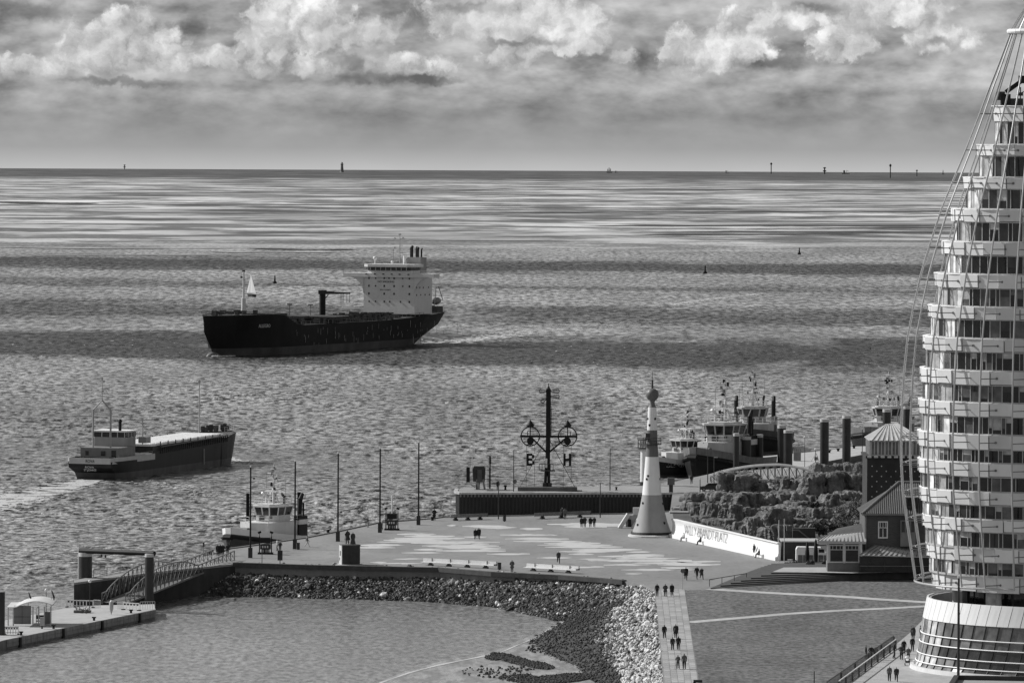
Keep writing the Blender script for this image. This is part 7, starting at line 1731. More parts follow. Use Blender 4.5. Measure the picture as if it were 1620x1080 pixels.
# ------------------------------------------------------------ sail shaped tower
TYC = 664.0; SC = S(TYC); txc = A(1645, 600, TYC).x; ZP = lambda py: A(1560, py, TYC).z
hotel = thing('sail_tower', 'tall curved tower with white balcony bands behind steel cables', 'tower', (txc, TYC, QZ))
LV = [(168.5, 192, 1568), (229.5, 246, 1544), (281, 298, 1523), (331, 350, 1505.5), (382, 402, 1490.5), (432.4, 453, 1478), (483, 501.6, 1468.5), (532, 552, 1461), (582, 603, 1456.5), (631.5, 652, 1454), (681, 703, 1453), (725, 745.5, 1453.7), (770, 790, 1457), (813, 832, 1461.7), (858, 879, 1468), (902, 927, 1477)]
QR = .84
M_FASCS = [mat(v_, .5, .06, .25, key='fascia') for v_ in (.66, .58, .72)]; M_FRAME = mat(.42, .5, .08, 1); M_SLAB2 = mat(.85, .5, .04, .5)
GL = [glass_mat(.012, 'pane_dark', .05), glass_mat(.03, 'pane_grey', .08), glass_mat(.35, 'pane_curtain', .3), glass_mat(.7, 'pane_blind_reflection', .35), glass_mat(.09, 'pane_dim', .1)]
def el(a, b_, phi, z): return (-a * math.cos(phi), -b_ * math.sin(phi), z - QZ)
def arc_slab(a, b_, t_, p0, p1, z0, z1, n, tilt=0):
    """curved box: outer radii a,b ; thickness t_ ; between angles"""
    mb = MB(); rings = []
    for k in range(n + 1):
        p = p0 + (p1 - p0) * k / n; rings.append([el(a, b_, p, z0), el(a + tilt, b_ + tilt, p, z1), el(a - t_, b_ - t_, p, z1), el(a - t_, b_ - t_, p, z0)])
    return mb.loft(rings)
rt = random.Random(77)
levels = []
for li, (yt, yb, xl) in enumerate(LV):
    a = (1645 - xl) / SC; b_ = a * QR + 1.0; zt, zb = ZP(yt), ZP(yb); levels.append((a, b_, zt, zb))
for li, (a, b_, zt, zb) in enumerate(levels):
    P0, P1 = R(-50), R(150)
    # floor slab ledge
    obj('floor_slab', arc_slab(a - .04, b_ - .04, a - .8, P0, P1, zt - .16, zt - .02, 40), M_SLAB2, hotel)
    npan = max(7, int(a * 1.3)); e_ = (P1 - P0) / npan
    for k in range(npan):
        if P0 + e_ * k > R(128): break
        obj('balcony_panel', arc_slab(a + .12 * (k % 2), b_ + .12 * (k % 2), .16, P0 + e_ * k + .05 / a, P0 + e_ * (k + 1) - .05 / a, zb + (.1 if k % 3 == 1 else 0), zt, 1, .05), rt.choice(M_FASCS), hotel)
    obj('panel_backing', arc_slab(a - .17, b_ - .17, .1, P0, P1, zb + .05, zt - .2, 40), M_MID, hotel)
    # top ledge strip catching the light
    obj('ledge', arc_slab(a + .1, b_ + .1, .5, P0, R(62), zt, zt + .09, 24), M_SLAB2, hotel)
    if li < len(levels) - 1:
        a2, b2, zt2, zb2 = levels[li + 1]; wa_, wb_ = a - .3, b_ - .3
        wz0, wz1 = zt2 + .02, zb - .02
        obj('core', arc_slab(wa_ - .14, wb_ - .14, wa_ * .5, P0, P1, wz0, wz1, 30), M_DARK, hotel)
        obj('sill', arc_slab(wa_ + .03, wb_ + .03, .2, P0, P1, wz0 - .1, wz0 + .14, 30), M_FRAME, hotel); obj('head_frame', arc_slab(wa_ + .03, wb_ + .03, .2, P0, P1, wz1 - .1, wz1 + .05, 30), M_FRAME, hotel)
        nw = int(a * 2.05) + 3; p = P0; narrow = False
        while p < R(118):
            w_ = (rt.choice((.8, 1.15, 1.25, 1.3)) if not narrow else .5) / a
            tilt_ = 0
            fr_ = arc_slab(wa_ + .05, wb_ + .05, .14, p, p + .09 / a, wz0 + .1, wz1 - .05, 1)
            left = p < R(22)
            o = obj('window_frame', fr_, mat(.4, .5, .05, 1), hotel)
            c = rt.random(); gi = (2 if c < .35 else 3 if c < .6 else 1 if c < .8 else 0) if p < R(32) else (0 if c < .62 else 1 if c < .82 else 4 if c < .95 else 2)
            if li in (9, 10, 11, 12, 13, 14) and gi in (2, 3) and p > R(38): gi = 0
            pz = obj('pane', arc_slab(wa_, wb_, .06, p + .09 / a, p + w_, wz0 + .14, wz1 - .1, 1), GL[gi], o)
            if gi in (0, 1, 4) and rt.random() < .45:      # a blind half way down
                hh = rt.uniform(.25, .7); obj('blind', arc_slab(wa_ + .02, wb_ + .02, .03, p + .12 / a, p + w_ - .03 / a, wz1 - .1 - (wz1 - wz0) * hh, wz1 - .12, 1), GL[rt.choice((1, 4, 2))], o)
            p += w_; narrow = not narrow and rt.random() < .35
# roof plant: maintenance crane
a, b_, zt, zb = levels[0]
rp_ = thing('roof_crane', 'dark folded maintenance crane on top of the tower', 'crane', (txc, TYC, zt)); Xr = lambda px: (px - 1645) / SC; Zr = lambda py: ZP(py) - zt
obj('base', MB().box(((Xr(1580) + Xr(1595)) / 2, -1, Zr(158)), (1.1, 1.2, 1.3)), M_BLACK, rp_); obj('counterweight', MB().box((Xr(1580), -1, Zr(152)), (.9, 1, 1.0)), M_DARK, rp_)
obj('boom', MB().bar((Xr(1588), -1, Zr(146)), (Xr(1616), -1, Zr(126)), .5), M_BLACK, rp_); obj('boom_tip', MB().bar((Xr(1606), -1, Zr(134)), (Xr(1622), -1, Zr(122)), .25).box((Xr(1614), -1.1, Zr(126)), (.9, .5, .9)), M_BLACK, rp_)
obj('track_box', MB().box((Xr(1604), -1, Zr(162)), (1.6, 1, .9)), M_DARK, rp_); obj('antenna', MB().rod((Xr(1611), -1, Zr(166)), (Xr(1611), -1, Zr(138)), .07, 6).box((Xr(1611), -1, Zr(149)), (.6, .3, .4)).rod((Xr(1605), -1, Zr(150)), (Xr(1617), -1, Zr(145)), .05, 4), M_DARK, rp_)
# the cables
OUTC = [(50, 1597), (100, 1578.5), (150, 1559), (215, 1535), (281, 1508), (340, 1484), (382, 1471), (432, 1456), (483, 1444.5), (532, 1435), (582, 1430), (631, 1427), (681, 1425), (725, 1425), (770, 1427.5), (813, 1433), (858, 1440), (902, 1446.5), (919, 1449)]
def oc(py):
    for (a0, b0), (a1, b1) in zip(OUTC[:-1], OUTC[1:]):
        if a0 <= py <= a1: return b0 + (b1 - b0) * (py - a0) / (a1 - a0)
    return OUTC[-1][1] if py > 900 else OUTC[0][1]
M_CAB = mat(.42, .35, .05, 2, metal=.2)
cab = thing('cable_screen', 'white steel cables curving round the tower from top ring to bottom hoop', 'steel structure', (txc, TYC, QZ))
PH = [-38, -26, -12, 2, 18, 33, 47.5, 60, 74, 92]
for pi, ph in enumerate(PH):
    pts = []
    for y in [50, 80, 110, 150, 190, 230, 281, 331, 382, 432, 483, 532, 582, 631, 681, 725, 770, 813, 858, 902, 919]:
        ao = (1645 - oc(y)) / SC; bo = ao * QR + 1.2 * min(1, (y - 50) / 200); pts.append(el(ao, bo, R(ph), ZP(y)))
    obj('cable', MB().path(pts, .1, 8), M_CAB, cab, smooth=True)
for li, (yt, yb, xl) in enumerate(LV):
    a, b_, zt, zb = levels[li]; ym = (yt + yb) / 2; ao = (1645 - oc(ym)) / SC; bo = ao * QR + 1.2 * min(1, (ym - 50) / 200); zm = (zt + zb) / 2
    for ph in PH:
        if ph < -30: continue
        d1, d2 = R(ph), R(ph + max(0, (ph - 10) * .09)); obj('strut', MB().rod(el(ao, bo, d1, zm), el(a + .02, b_ + .02, d2, zm), .06, 6).rod(el(a + .12, b_ + .12, d2, zm), el(a - .02, b_ - .02, d2, zm), .14, 8), M_MID, cab)
    if li >= 9 or li in (2, 3, 4):
        hp_ = [el(ao, bo, R(q), zm + .1) for q in range(-38, 4, 6)]; obj('hoop', MB().path(hp_, .05, 5), M_STEEL, cab)
        if li >= 10: obj('hoop', MB().path([el(ao - .6, bo - .6, R(q), zm + .3) for q in range(-38, 8, 6)], .05, 5), M_STEEL, cab)
ao = (1645 - 1449) / SC; bo = ao * QR + 1.2; obj('bottom_hoop', MB().path([el(ao, bo, R(q), ZP(919)) for q in range(-38, 76, 4)], .13, 8), M_CAB, cab, smooth=True)
ao = (1645 - 1594) / SC; bo = ao * QR; obj('top_ring', MB().path([el(ao, bo, R(q), ZP(50)) for q in range(-180, 186, 12)], .3, 10), M_SLAB2, cab, smooth=True)
for ph in range(-60, 130, 20):
    obj('mast_stay', MB().rod(el(ao * .95, bo * .95, R(ph), ZP(48)), (-.3 * math.cos(R(ph)), -.3 * math.sin(R(ph)), ZP(-25) - QZ), .055, 6), M_CAB, cab)
obj('mast', MB().rod((0, 0, levels[0][2] - QZ), (0, 0, ZP(-25) - QZ + 20), .35, 10, .1), M_CAB, cab)
# roof parapet cap
a, b_, zt, zb = levels[0]; obj('roof', arc_slab(a - .1, b_ - .1, a - .6, R(-60), R(170), zt - .1, zt + .02, 30), M_FRAME, hotel)
# recessed level above the podium
a, b_, zt, zb = levels[-1]
ra, rb_2 = a * .72, b_ * .72
obj('recessed_wall', arc_slab(ra, rb_2, ra * .6, R(-60), R(150), ZP(975), zb - .02, 30), mat(.06, .6, .2, 1), hotel)
for k in range(9):
    p = R(18 + k * 12); obj('glazing', arc_slab(ra + .12, rb_2 + .12, .08, p + .01, p + R(10.5), ZP(965), zb - .15, 2), GL[3] if k == 2 else GL[rt.choice((0, 1, 0))], hotel)  # the one pale pane is a bright reflection put into the glass colour
for ph in (12, 58, 96): q = el(ra + 1.2, rb_2 + 1.2, R(ph), 0); obj('column', MB().rod((q[0], q[1], ZP(965) - QZ), (q[0], q[1], zb - QZ), .35, 12), M_OFF, hotel, smooth=True)
# ------------------------------------------------------------ glass podium
PYC = 664.0; pxc = A(1738, 1000, PYC).x; pod = thing('glass_podium', 'round podium with pale panel rim over leaning glass walls', 'building', (pxc, PYC, QZ)); QP = .84; SP = S(PYC); ZQ = lambda py: A(1600, py, PYC).z
rim = [(944, (1738 - 1468) / SP), (976, (1738 - 1461.5) / SP), (999, (1738 - 1459) / SP), (1013, (1738 - 1457) / SP), (1030, (1738 - 1453.5) / SP), (1043, (1738 - 1451) / SP), (1078, (1738 - 1443.5) / SP)]
zbase = QZ
def pe(r_, phi, z): return (-r_ * math.cos(phi), -(r_ * QP) * math.sin(phi), z - QZ)
def quad_panel(r0, z0, r1, z1, p0, p1, sk, th=.06, n=2):
    rings = []
    for k in range(n + 1): p = p0 + (p1 - p0) * k / n; rings.append([pe(r0, p, z0), pe(r1, p + sk, z1), pe(r1 - th, p + sk, z1), pe(r0 - th, p, z0)])
    return MB().loft(rings)
zs_q = [max(ZQ(y), QZ) for y, _ in rim]
STEP_P = R(4.4); SK = R(3.0)
M_CLAD = mat(.78, .4, .04, .5, metal=.1, key='clad')
k = 0; p = R(-20)
while p < R(112):
    obj('cladding_panel', quad_panel(rim[1][1] + .1, zs_q[1], rim[0][1] + .1, zs_q[0], p + .002, p + STEP_P - .003, SK * .4, .2), M_CLAD, pod); p += STEP_P
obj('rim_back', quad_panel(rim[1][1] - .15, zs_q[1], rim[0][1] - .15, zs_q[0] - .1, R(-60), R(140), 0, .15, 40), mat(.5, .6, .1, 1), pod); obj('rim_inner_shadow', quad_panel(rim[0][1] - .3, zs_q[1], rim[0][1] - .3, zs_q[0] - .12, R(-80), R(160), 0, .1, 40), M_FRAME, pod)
obj('terrace_floor', MB().add([pe(rim[0][1] - .4, R(q), zs_q[1] + .6) for q in range(-60, 150, 10)], [tuple(range(21))]), M_MID, pod)
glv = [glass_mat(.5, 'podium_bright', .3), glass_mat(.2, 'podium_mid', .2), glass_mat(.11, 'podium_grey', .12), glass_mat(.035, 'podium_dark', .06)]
bands = [(1, 2), (2, 3), (3, 4), (4, 5), (5, 6)]
core_r = rim[1][1] - .6
obj('inner_core', quad_panel(rim[6][1] - .8, QZ, rim[1][1] - .8, zs_q[1], R(-60), R(140), 0, .3, 40), mat(.05, .7, .2, 1), pod)
p = R(-14); col = 0
SP2 = R(5.2)
while p < R(108):
    deg = math.degrees(p)
    for bi, (i0, i1) in enumerate(bands):
        sk0 = SK * (zs_q[i0] - QZ) / (zs_q[1] - QZ); sk1 = SK * (zs_q[i1] - QZ) / (zs_q[1] - QZ)
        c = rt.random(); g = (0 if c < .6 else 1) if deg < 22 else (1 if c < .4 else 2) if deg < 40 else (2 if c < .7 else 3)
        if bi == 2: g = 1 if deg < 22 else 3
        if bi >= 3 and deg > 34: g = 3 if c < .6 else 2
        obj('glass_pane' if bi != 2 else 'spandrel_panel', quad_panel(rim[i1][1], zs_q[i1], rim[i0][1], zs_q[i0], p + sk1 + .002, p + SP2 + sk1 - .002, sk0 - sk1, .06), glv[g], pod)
    mb = MB()
    for (i0, i1) in bands:
        sk0 = SK * (zs_q[i0] - QZ) / (zs_q[1] - QZ); sk1 = SK * (zs_q[i1] - QZ) / (zs_q[1] - QZ); mb.bar(pe(rim[i1][1] + .05, p + sk1, zs_q[i1]), pe(rim[i0][1] + .05, p + sk0, zs_q[i0]), .1)
    obj('mullion', mb, M_DARK if deg > 12 else M_OFF, pod); p += SP2; col += 1
for i0 in (2, 3, 4, 5): obj('rail', MB().path([pe(rim[i0][1] + .14, R(q), zs_q[i0]) for q in range(-16, 108, 4)], .07, 6), M_SLAB2, pod, smooth=True)
obj('plinth', quad_panel(rim[6][1] + .3, QZ - .02, rim[6][1] + .2, QZ + .5, R(-30), R(120), 0, .4, 40), M_OFF, pod)
# people seen behind the podium glass are left as the dark seated shapes the photo shows
for ph, y in ((25, 1004), (27.5, 1017), (25.5, 1033)):
    c = pe(rim[3][1] + .3, R(ph), ZQ(y)); 
# ------------------------------------------------------------ dark roof edge in the foreground
fy_ = 560.; q = [A(x, y, fy_) for x, y in ((1487, 1084), (1504, 1071), (1513, 1067.5), (1640, 1075))]; z_r = q[2].z
fr = thing('flat_roof_building', 'corner of a flat roofed building with dark eaves at bottom right', 'building', (q[1].x, fy_, QZ)); ox = q[1].x
xr = A(1700, 1070, fy_).x - ox; bx_ = q[2].x - ox
obj('wall', MB().prism([(bx_ + .6, .8), (xr, -.6), (xr, -30), (bx_ - 3.5, -30)], 0, z_r - QZ - 1.0), mat(.5, .7, .1, .8), fr)
P4_ = [(bx_ - 4.2, -31), (bx_, 0), (xr, -1.6)]
ev = MB()
for (a0_, b0_), (a1_, b1_) in zip(P4_[:-1], P4_[1:]):
    d = Vector((a1_ - a0_, b1_ - b0_, 0)); ev.box(((a0_ + a1_) / 2, (b0_ + b1_) / 2, z_r - QZ - .35), (d.length + .4, .5, .7), rz=math.atan2(d.y, d.x))
obj('eaves', ev, mat(.03, .6, .2, 1), fr)
obj('roof_sheet', MB().prism([(bx_, 0), (xr, -1.6), (xr, -31), (bx_ - 4.2, -31)], z_r - QZ - .6, z_r - QZ - .42), mat(.3, .7, .1, 1), fr)
# ------------------------------------------------------------ people
M_SKIN = mat(.32, .6, .05, 3); PMAT = {v: mat(v, .85, .12, 4, key='cloth') for v in (.02, .035, .06, .12, .25, .5)}
def body_mesh(name, J, E_, sub=1):
    """J: joints {name: ((x,y,z), rx, ry)}; the figure faces -Y. One continuous skinned surface"""
    keys = list(J); me = bpy.data.meshes.new(name); me.from_pydata([J[k][0] for k in keys], [(keys.index(a), keys.index(b)) for a, b in E_], [])
    o = bpy.data.objects.new(name, me); COL.objects.link(o)
    sk = o.modifiers.new('skin', 'SKIN'); sk.branch_smoothing = .3
    for i, k in enumerate(keys): me.skin_vertices[0].data[i].radius = (J[k][1], J[k][2]); me.skin_vertices[0].data[i].use_root = (k == 'pelvis')
    s_ = o.modifiers.new('sub', 'SUBSURF'); s_.levels = sub
    dg = bpy.context.evaluated_depsgraph_get(); out = bpy.data.meshes.new_from_object(o.evaluated_get(dg)); bpy.data.objects.remove(o)
    out.name = name
    return out
def pose(kind):
    """kinds: walk, walk2, stand, stand2 (hands in pockets), sit, child, push"""
    P_ = {}
    st = {'walk': .26, 'walk2': -.26, 'push': .3, 'run': .38}.get(kind, .04)
    hip = .92; lean = .10 if kind in ('push', 'run') else 0
    P_['pelvis'] = ((0, 0, hip + .04), .18, .15); P_['waist'] = ((0, -lean * .3, 1.1), .185, .155); P_['chest'] = ((0, -lean, 1.32), .215, .165); P_['neck'] = ((0, -lean * 1.1, 1.48), .062, .062); P_['head'] = ((0, -lean * 1.25 - .015, 1.585), .1, .112); P_['crown'] = ((0, -lean * 1.3, 1.69), .07, .082)
    P_['nose'] = ((0, -lean * 1.25 - .105, 1.585), .022, .022)
    for sg, n in ((-1, 'r'), (1, 'l')):
        P_['sh' + n] = ((sg * .19, -lean, 1.40), .095, .09)
        if kind in ('stand2',): el, ha = (sg * .3, .05, 1.14), (sg * .17, -.1, .98)
        elif kind == 'push': el, ha = (sg * .24, -.15, 1.12), (sg * .2, -.42, 1.05)
        elif kind == 'arms': el, ha = (sg * .34, -.1, 1.42), (sg * .2, -.2, 1.6)
        elif kind == 'sit': el, ha = (sg * .26, -.08, 1.14), (sg * .14, -.35, 1.0)
        else: el, ha = (sg * .25, .05 + sg * st * .35, 1.13), (sg * .25, -.04 + sg * st * .75, .87)
        P_['el' + n] = (el, .072, .072); P_['ha' + n] = (ha, .036, .036); d = (Vector(ha) - Vector(el)).normalized(); P_['fi' + n] = (tuple(Vector(ha) + d * .12), .03, .022)
        P_['hip' + n] = ((sg * .1, 0, hip - .06), .115, .12)
        if kind == 'sit': kn, an, to = (sg * .12, -.46, hip - .02), (sg * .12, -.5, hip - .46), (sg * .12, -.68, hip - .5)
        else:
            f = -sg * st; kn = (sg * .1, f * .55 - .05, .5); an = (sg * .1, f * 1.15 + (.1 if f > 0 else 0), .09 + (.12 if f > .2 else 0)); to = (sg * .11, an[1] - .17, an[2] - .045)
        P_['kn' + n] = (kn, .082, .085); P_['an' + n] = (an, .06, .062); P_['to' + n] = (to, .042, .035)
    E_ = [('pelvis', 'waist'), ('waist', 'chest'), ('chest', 'neck'), ('neck', 'head'), ('head', 'crown'), ('head', 'nose')]
    for n in 'rl': E_ += [('chest', 'sh' + n), ('sh' + n, 'el' + n), ('el' + n, 'ha' + n), ('ha' + n, 'fi' + n), ('pelvis', 'hip' + n), ('hip' + n, 'kn' + n), ('kn' + n, 'an' + n), ('an' + n, 'to' + n)]
    return P_, E_
BODY = {}; BIDX = {}
for kd in ('walk', 'walk2', 'stand', 'stand2', 'sit', 'push', 'run', 'arms'):
    P_, E_ = pose(kd); me = body_mesh('body', P_, E_); BODY[kd] = me
    hip = .92
    # slots: 0 skin 1 jacket 2 trousers 3 hair
    idx = []
    for f_ in me.polygons:
        c = f_.center
        if c.z > 1.52: k = 3 if (c.z > 1.64 or c.y > P_['head'][0][1] + .02) else 0
        elif c.z > 1.475 and abs(c.x) < .1: k = 0
        elif kd != 'sit' and c.z < .14: k = 2
        elif c.z < .84 and abs(c.x) < .22: k = 2
        elif kd == 'sit' and c.z < .99 and (c.y < -.12 or c.z < .8): k = 2
        else: k = 1
        for n in 'rl':
            if (Vector(P_['fi' + n][0]) - c).length < .085: k = 0
        idx.append(k)
    BIDX[kd] = idx; me.polygons.foreach_set('use_smooth', [True] * len(me.polygons))
def coat_skirt(h0, h1, r0, r1):
    m_ = MB(); n = 12
    m_.loft([[(math.cos(6.283 * i / n) * r * 1.25, math.sin(6.283 * i / n) * r, z) for i in range(n)] for r, z in ((r1, h0), (r0 * 1.02, (h0 + h1) / 2), (r0, h1))])
    return m_
BC = {}
def person(px, py, kd, jacket, trousers, label, face=0, z=QZ, sc=1.0, hair=.03, group=None, coat=False, parent=None, loc=None):
    key = (kd, jacket, trousers, hair)
    if key not in BC:
        me = BODY[kd].copy(); me.materials.clear()
        for m_ in (M_SKIN, PMAT[jacket], PMAT[trousers], PMAT[hair if hair in PMAT else .035]): me.materials.append(m_)
        me.polygons.foreach_set('material_index', BIDX[kd])
        BC[key] = me
    b = G(px, py, z) if loc is None else Vector(loc)
    t = thing('person', label, 'person', b, face, group) if parent is None else parent
    t.scale = (sc * 1.04, sc * 1.04, sc * 1.04)
    o = link('body', BC[key], None, t)
    if coat:
        k2 = ('coat', jacket)
        if k2 not in BC: BC[k2] = coat_skirt(.62, 1.22, .17, .23).mesh('coat'); BC[k2].materials.append(PMAT[jacket]); BC[k2].polygons.foreach_set('use_smooth', [True] * len(BC[k2].polygons))
        link('coat', BC[k2], None, t)
    return t
AW = R(180)   # facing away from the camera
PP = [  # px, py(feet), pose, jacket, trousers, label, facing, scale, coat
    (1051, 1010, 'walk', .02, .02, 'person in black walking alone at the left of the slab path, middle rows', AW, 1, 0),
    (1069, 1010, 'walk2', .035, .02, 'broad person in long dark coat walking ahead of the pair on the slab path', AW, 1.06, 1),
    (1064, 1028.5, 'walk', .035, .02, 'left one of the dark pair walking down the slab path', AW, .95, 0),
    (1073, 1028.5, 'walk2', .02, .02, 'right one of the dark pair walking down the slab path', AW, 1.0, 0),
    (1072.5, 1058, 'push', .12, .06, 'stooped person in grey leaning on a walking frame, nearest on the slab path', AW, .95, 0),
    (1082.5, 1058, 'stand', .12, .02, 'person in grey jacket and black trousers beside the one with the walking frame', AW, 1.06, 0),
    (1039.5, 943, 'stand', .02, .02, 'left one of the three at the top of the slab path', AW, 1, 0),
    (1052.5, 943, 'stand2', .02, .02, 'middle one of the three at the top of the slab path', AW, .98, 1),
    (1063, 943, 'walk', .02, .02, 'right one of the three at the top of the slab path, in wide coat', AW, 1.0, 1),
    (1085, 917.5, 'walk', .02, .06, 'person passing right behind the round sign', 0, 1.08, 1),
    (1102.5, 916, 'walk2', .035, .06, 'left one of the couple walking right of the round sign', R(20), 1.05, 0),
    (1110, 916, 'walk', .06, .06, 'right one of the couple walking right of the round sign', R(20), .95, 1),
    (883.5, 891, 'run', .06, .02, 'jogger in dark clothes crossing the pale paving streaks', R(5), 1.05, 0),
    (810, 905, 'stand2', .02, .02, 'person standing between bin and right bench', R(180), 1.02, 1),
    (752, 853, 'walk', .02, .02, 'shorter one of the dark couple among the left paving streaks', AW, .95, 1),
    (757.5, 853, 'walk2', .02, .02, 'taller one of the dark couple among the left paving streaks', AW, 1.05, 1),
    (920, 834, 'stand', .02, .02, 'first from left of four people below the long bench', AW, .95, 1),
    (925, 834, 'stand2', .035, .02, 'second from left of four people below the long bench', AW, 1.0, 1),
    (934, 834, 'walk', .02, .02, 'third from left of four people below the long bench', AW, .98, 1),
    (940, 834, 'walk2', .035, .02, 'fourth from left of four people below the long bench', AW, .98, 0),
    (889.5, 819, 'stand', .02, .06, 'person behind the long bench, partly hidden', 0, 1.0, 0),
    (894, 821, 'stand', .12, .06, 'person in grey standing at the long bench', AW, 1.05, 0),
    (687, 823, 'stand2', .02, .02, 'person alone at the river edge beside the bollard', AW, 1.1, 1),
    (582, 834, 'stand', .035, .25, 'person in dark jacket and light trousers between third and fourth mast', R(90), 1, 0),
    (604.5, 838, 'stand2', .25, .06, 'person in light jacket behind the fourth mast', R(-90), .9, 0),
    (486, 865, 'walk', .12, .5, 'person in light trousers crossing right of the second mast', R(100), 1.0, 0),
    (438.5, 871, 'stand', .5, .12, 'person in white jacket right of the left control cabinet', R(-80), 1.0, 0),
    (443, 874, 'stand2', .035, .12, 'person in black jacket beside the one in white, right of the left control cabinet', 0, .98, 0),
    (344.5, 879, 'stand', .02, .02, 'leftmost of the dark group at the gangway head', AW, 1, 1),
    (348.5, 879, 'walk', .02, .02, 'second of the dark group at the gangway head', AW, 1, 1),
    (352.5, 879, 'stand2', .02, .02, 'third of the dark group at the gangway head', AW, 1, 1),
    (360, 878.5, 'stand', .035, .06, 'person at the gangway head shouldering a long bag', AW, 1, 0),
    (1094, 766, 'walk', .035, .06, 'person walking on the far quay below the moored tug', AW, 1, 0),
    (1303, 904.5, 'walk', .02, .02, 'waiter-like figure right of the folded parasols', 0, 1, 0),
    (1278, 905, 'walk2', .035, .12, 'person below the left folded parasol', AW, 1, 0),
    (1285, 905, 'stand', .02, .035, 'person below the right folded parasol', AW, 1.1, 0),
    (1384.5, 914, 'walk', .5, .06, 'person in white top walking before the low awning', R(90), 1.05, 0),
    (1193, 879, 'stand', .02, .02, 'person standing against the white wall near its right end', R(-60), 1.05, 0),
    (1443.5, 1030, 'stand', .02, .06, 'person in black below another one at the glass podium corner', 0, 1, 0),
    (1444.5, 1013, 'stand', .06, .06, 'person farther off, above the one in black by the glass podium', 0, 1.05, 1),
    (1456, 1012, 'stand2', .12, .12, 'person standing against the glass podium wall', R(90), 1.05, 0),
    (1426, 1043, 'stand2', .02, .02, 'left one of the pair with the pushchair', 0, 1, 0),
    (1437, 1046, 'push', .035, .02, 'right one of the pair, holding the pushchair', 0, 1, 0),
    (1430, 1034, 'stand', .02, .02, 'person behind the pushchair pair', 0, 1, 0),
    (1414.5, 1041, 'stand', .02, .06, 'person in dark clothes right beside the slanting railing', R(90), 1.1, 0),
    (1407, 1077, 'stand', .12, .02, 'left one of the two nearest people at the bottom, in grey jacket', 0, 1, 0),
    (1418, 1078, 'walk', .035, .02, 'right one of the two nearest people at the bottom, in black', 0, .98, 0),
    (1370, 1042, 'stand', .02, .06, 'leftmost person beyond the slanting railing on the lawn', R(90), .95, 0),
    (1378, 1043, 'stand2', .02, .06, 'middle person beyond the slanting railing on the lawn', 0, .95, 0),
    (1385, 1043, 'stand', .12, .06, 'right person beyond the slanting railing, head just showing', 0, .95, 0),
]
for (px, py, kd, ja_, tr_, lab, fc, sc_, co_) in PP:
    if 'black' not in lab and 'dark' not in lab and (px * 7 + py) % 5 < 1.6 and ja_ < .05: ja_ = (.12, .06, .06)[int(px) % 3]
    person(px, py, kd, ja_, tr_, lab, fc, QZ, sc_, coat=bool(co_))
person(787.5, 776, 'stand', .02, .02, 'person in black standing on the mole between hut and lamp post', AW, MZ, 1.05)
# child on shoulders silhouette above the left of the three
# bag over the shoulder of the gangway visitor
b = G(361, 878.5, QZ); tag(obj('long_bag', MB().rod((.1, 0, 1.1), (.45, 0, 2.35), .12, 8, .06), M_BLACK, loc=b, smooth=True), 'long narrow bag sticking up over the shoulder at the gangway head', 'bag')
# sitting people on the ledge of the white wall
def sitter(px, py, ja_, tr_, lab, fc, hgt=.45):
    b = G(px, py, QZ); person(px, py, 'sit', ja_, tr_, lab, fc, QZ - (.86 - hgt) * 1.0, 1.0, loc=(b.x, b.y, QZ - (.86 - hgt)))
sitter(1082, 855.5, .5, .25, 'person in light clothes sitting on the wall ledge left of the lettering', R(-60)); sitter(1108.5, 861.3, .02, .02, 'person in black sitting on the wall ledge below the lettering', R(-75))
sitter(1201, 882.2, .02, .06, 'person sitting with legs stretched against the white wall', R(-80), .5)
b = G(1202.5, 882.2, QZ); t = thing('folding_chair', 'thin folding chair under the person sitting at the white wall', 'chair', b)
obj('seat', MB().box((0, 0, .44), (.45, .45, .04)), M_MID, t)
for x_, y_ in ((-.2, -.2), (.2, -.2), (-.2, .2), (.2, .2)): obj('leg', MB().rod((x_, y_, 0), (x_ * .9, y_ * .9, .44), .02, 4), M_STEEL, t)
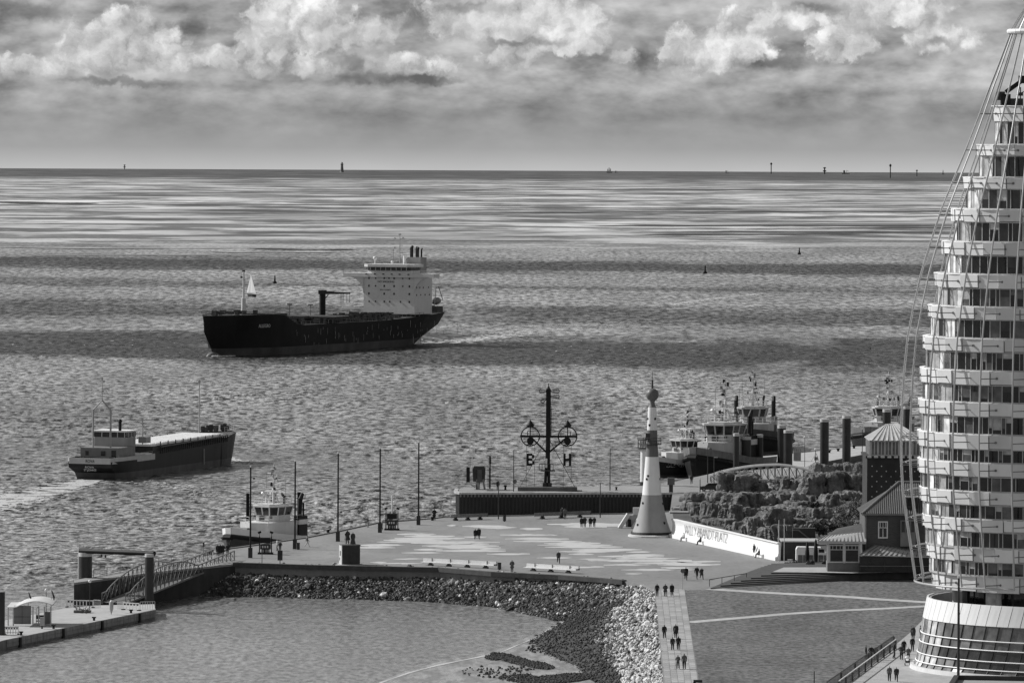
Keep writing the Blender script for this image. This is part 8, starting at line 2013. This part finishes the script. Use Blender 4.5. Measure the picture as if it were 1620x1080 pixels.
# child on shoulders
# pushchair and walking frame
b = G(1435.5, 1052, QZ); t = thing('pushchair', 'small pushchair with white bundle in front of the pair', 'pushchair', b)
obj('seat_tub', MB().loft([[(-.25, -.45, .35), (.25, -.45, .35), (.25, .3, .4), (-.25, .3, .4)], [(-.3, -.5, .6), (.3, -.5, .6), (.3, .4, .95), (-.3, .4, .95)]]), M_DARK, t); obj('hood', MB().sphere((0, .2, .85), .32, 10, (1, 1, .9)), M_OFF, t, smooth=True); obj('blanket', MB().sphere((0, -.2, .62), .28, 8, (1, 1.1, .6)), M_WHITE, t, smooth=True)
for x_ in (-.28, .28):
    for y_ in (-.4, .35): obj('wheel', MB().rod((x_ - .03, y_, .14), (x_ + .03, y_, .14), .14, 12), M_BLACK, t)
obj('handle', MB().path([(-.25, .35, .9), (-.25, .7, 1.1), (.25, .7, 1.1), (.25, .35, .9)], .025, 5), M_STEEL, t)
b = G(1072, 1060, QZ) + Vector((0, 1.1, 0)); t = thing('walking_frame', 'wheeled walking frame held by the stooped person on the slab path', 'walking frame', (b.x, b.y, QZ))
for x_ in (-.26, .26): obj('side_frame', MB().path([(x_, .3, .1), (x_, 0, .9), (x_, -.3, .1)], .02, 5), M_STEEL, t); obj('wheel', MB().rod((x_ - .03, .3, .1), (x_ + .03, .3, .1), .1, 10), M_BLACK, t)
obj('seat', MB().box((0, 0, .55), (.5, .25, .04)), M_DARK, t)
# bronze couple
M_BRONZE = mat(.025, .4, .3, 4, spec=.5)
BR = {}
for kd, x_, y_, fc, s_ in (('stand2', -.35, .2, R(200), 1.32), ('stand', .42, -.1, R(170), 1.12)):
    me = BODY[kd].copy(); me.materials.clear()
    for _ in range(4): me.materials.append(M_BRONZE)
    o = link('figure', me, None, MON); o.location = (x_, y_, MONH); o.rotation_euler = (0, 0, fc); o.scale = (s_, s_, s_ * .94)
    c = coat_skirt(.05 if x_ > 0 else .5, 1.25, .19, .3); me2 = c.mesh('cloak'); me2.materials.append(M_BRONZE); oc = link('cloak', me2, None, o)
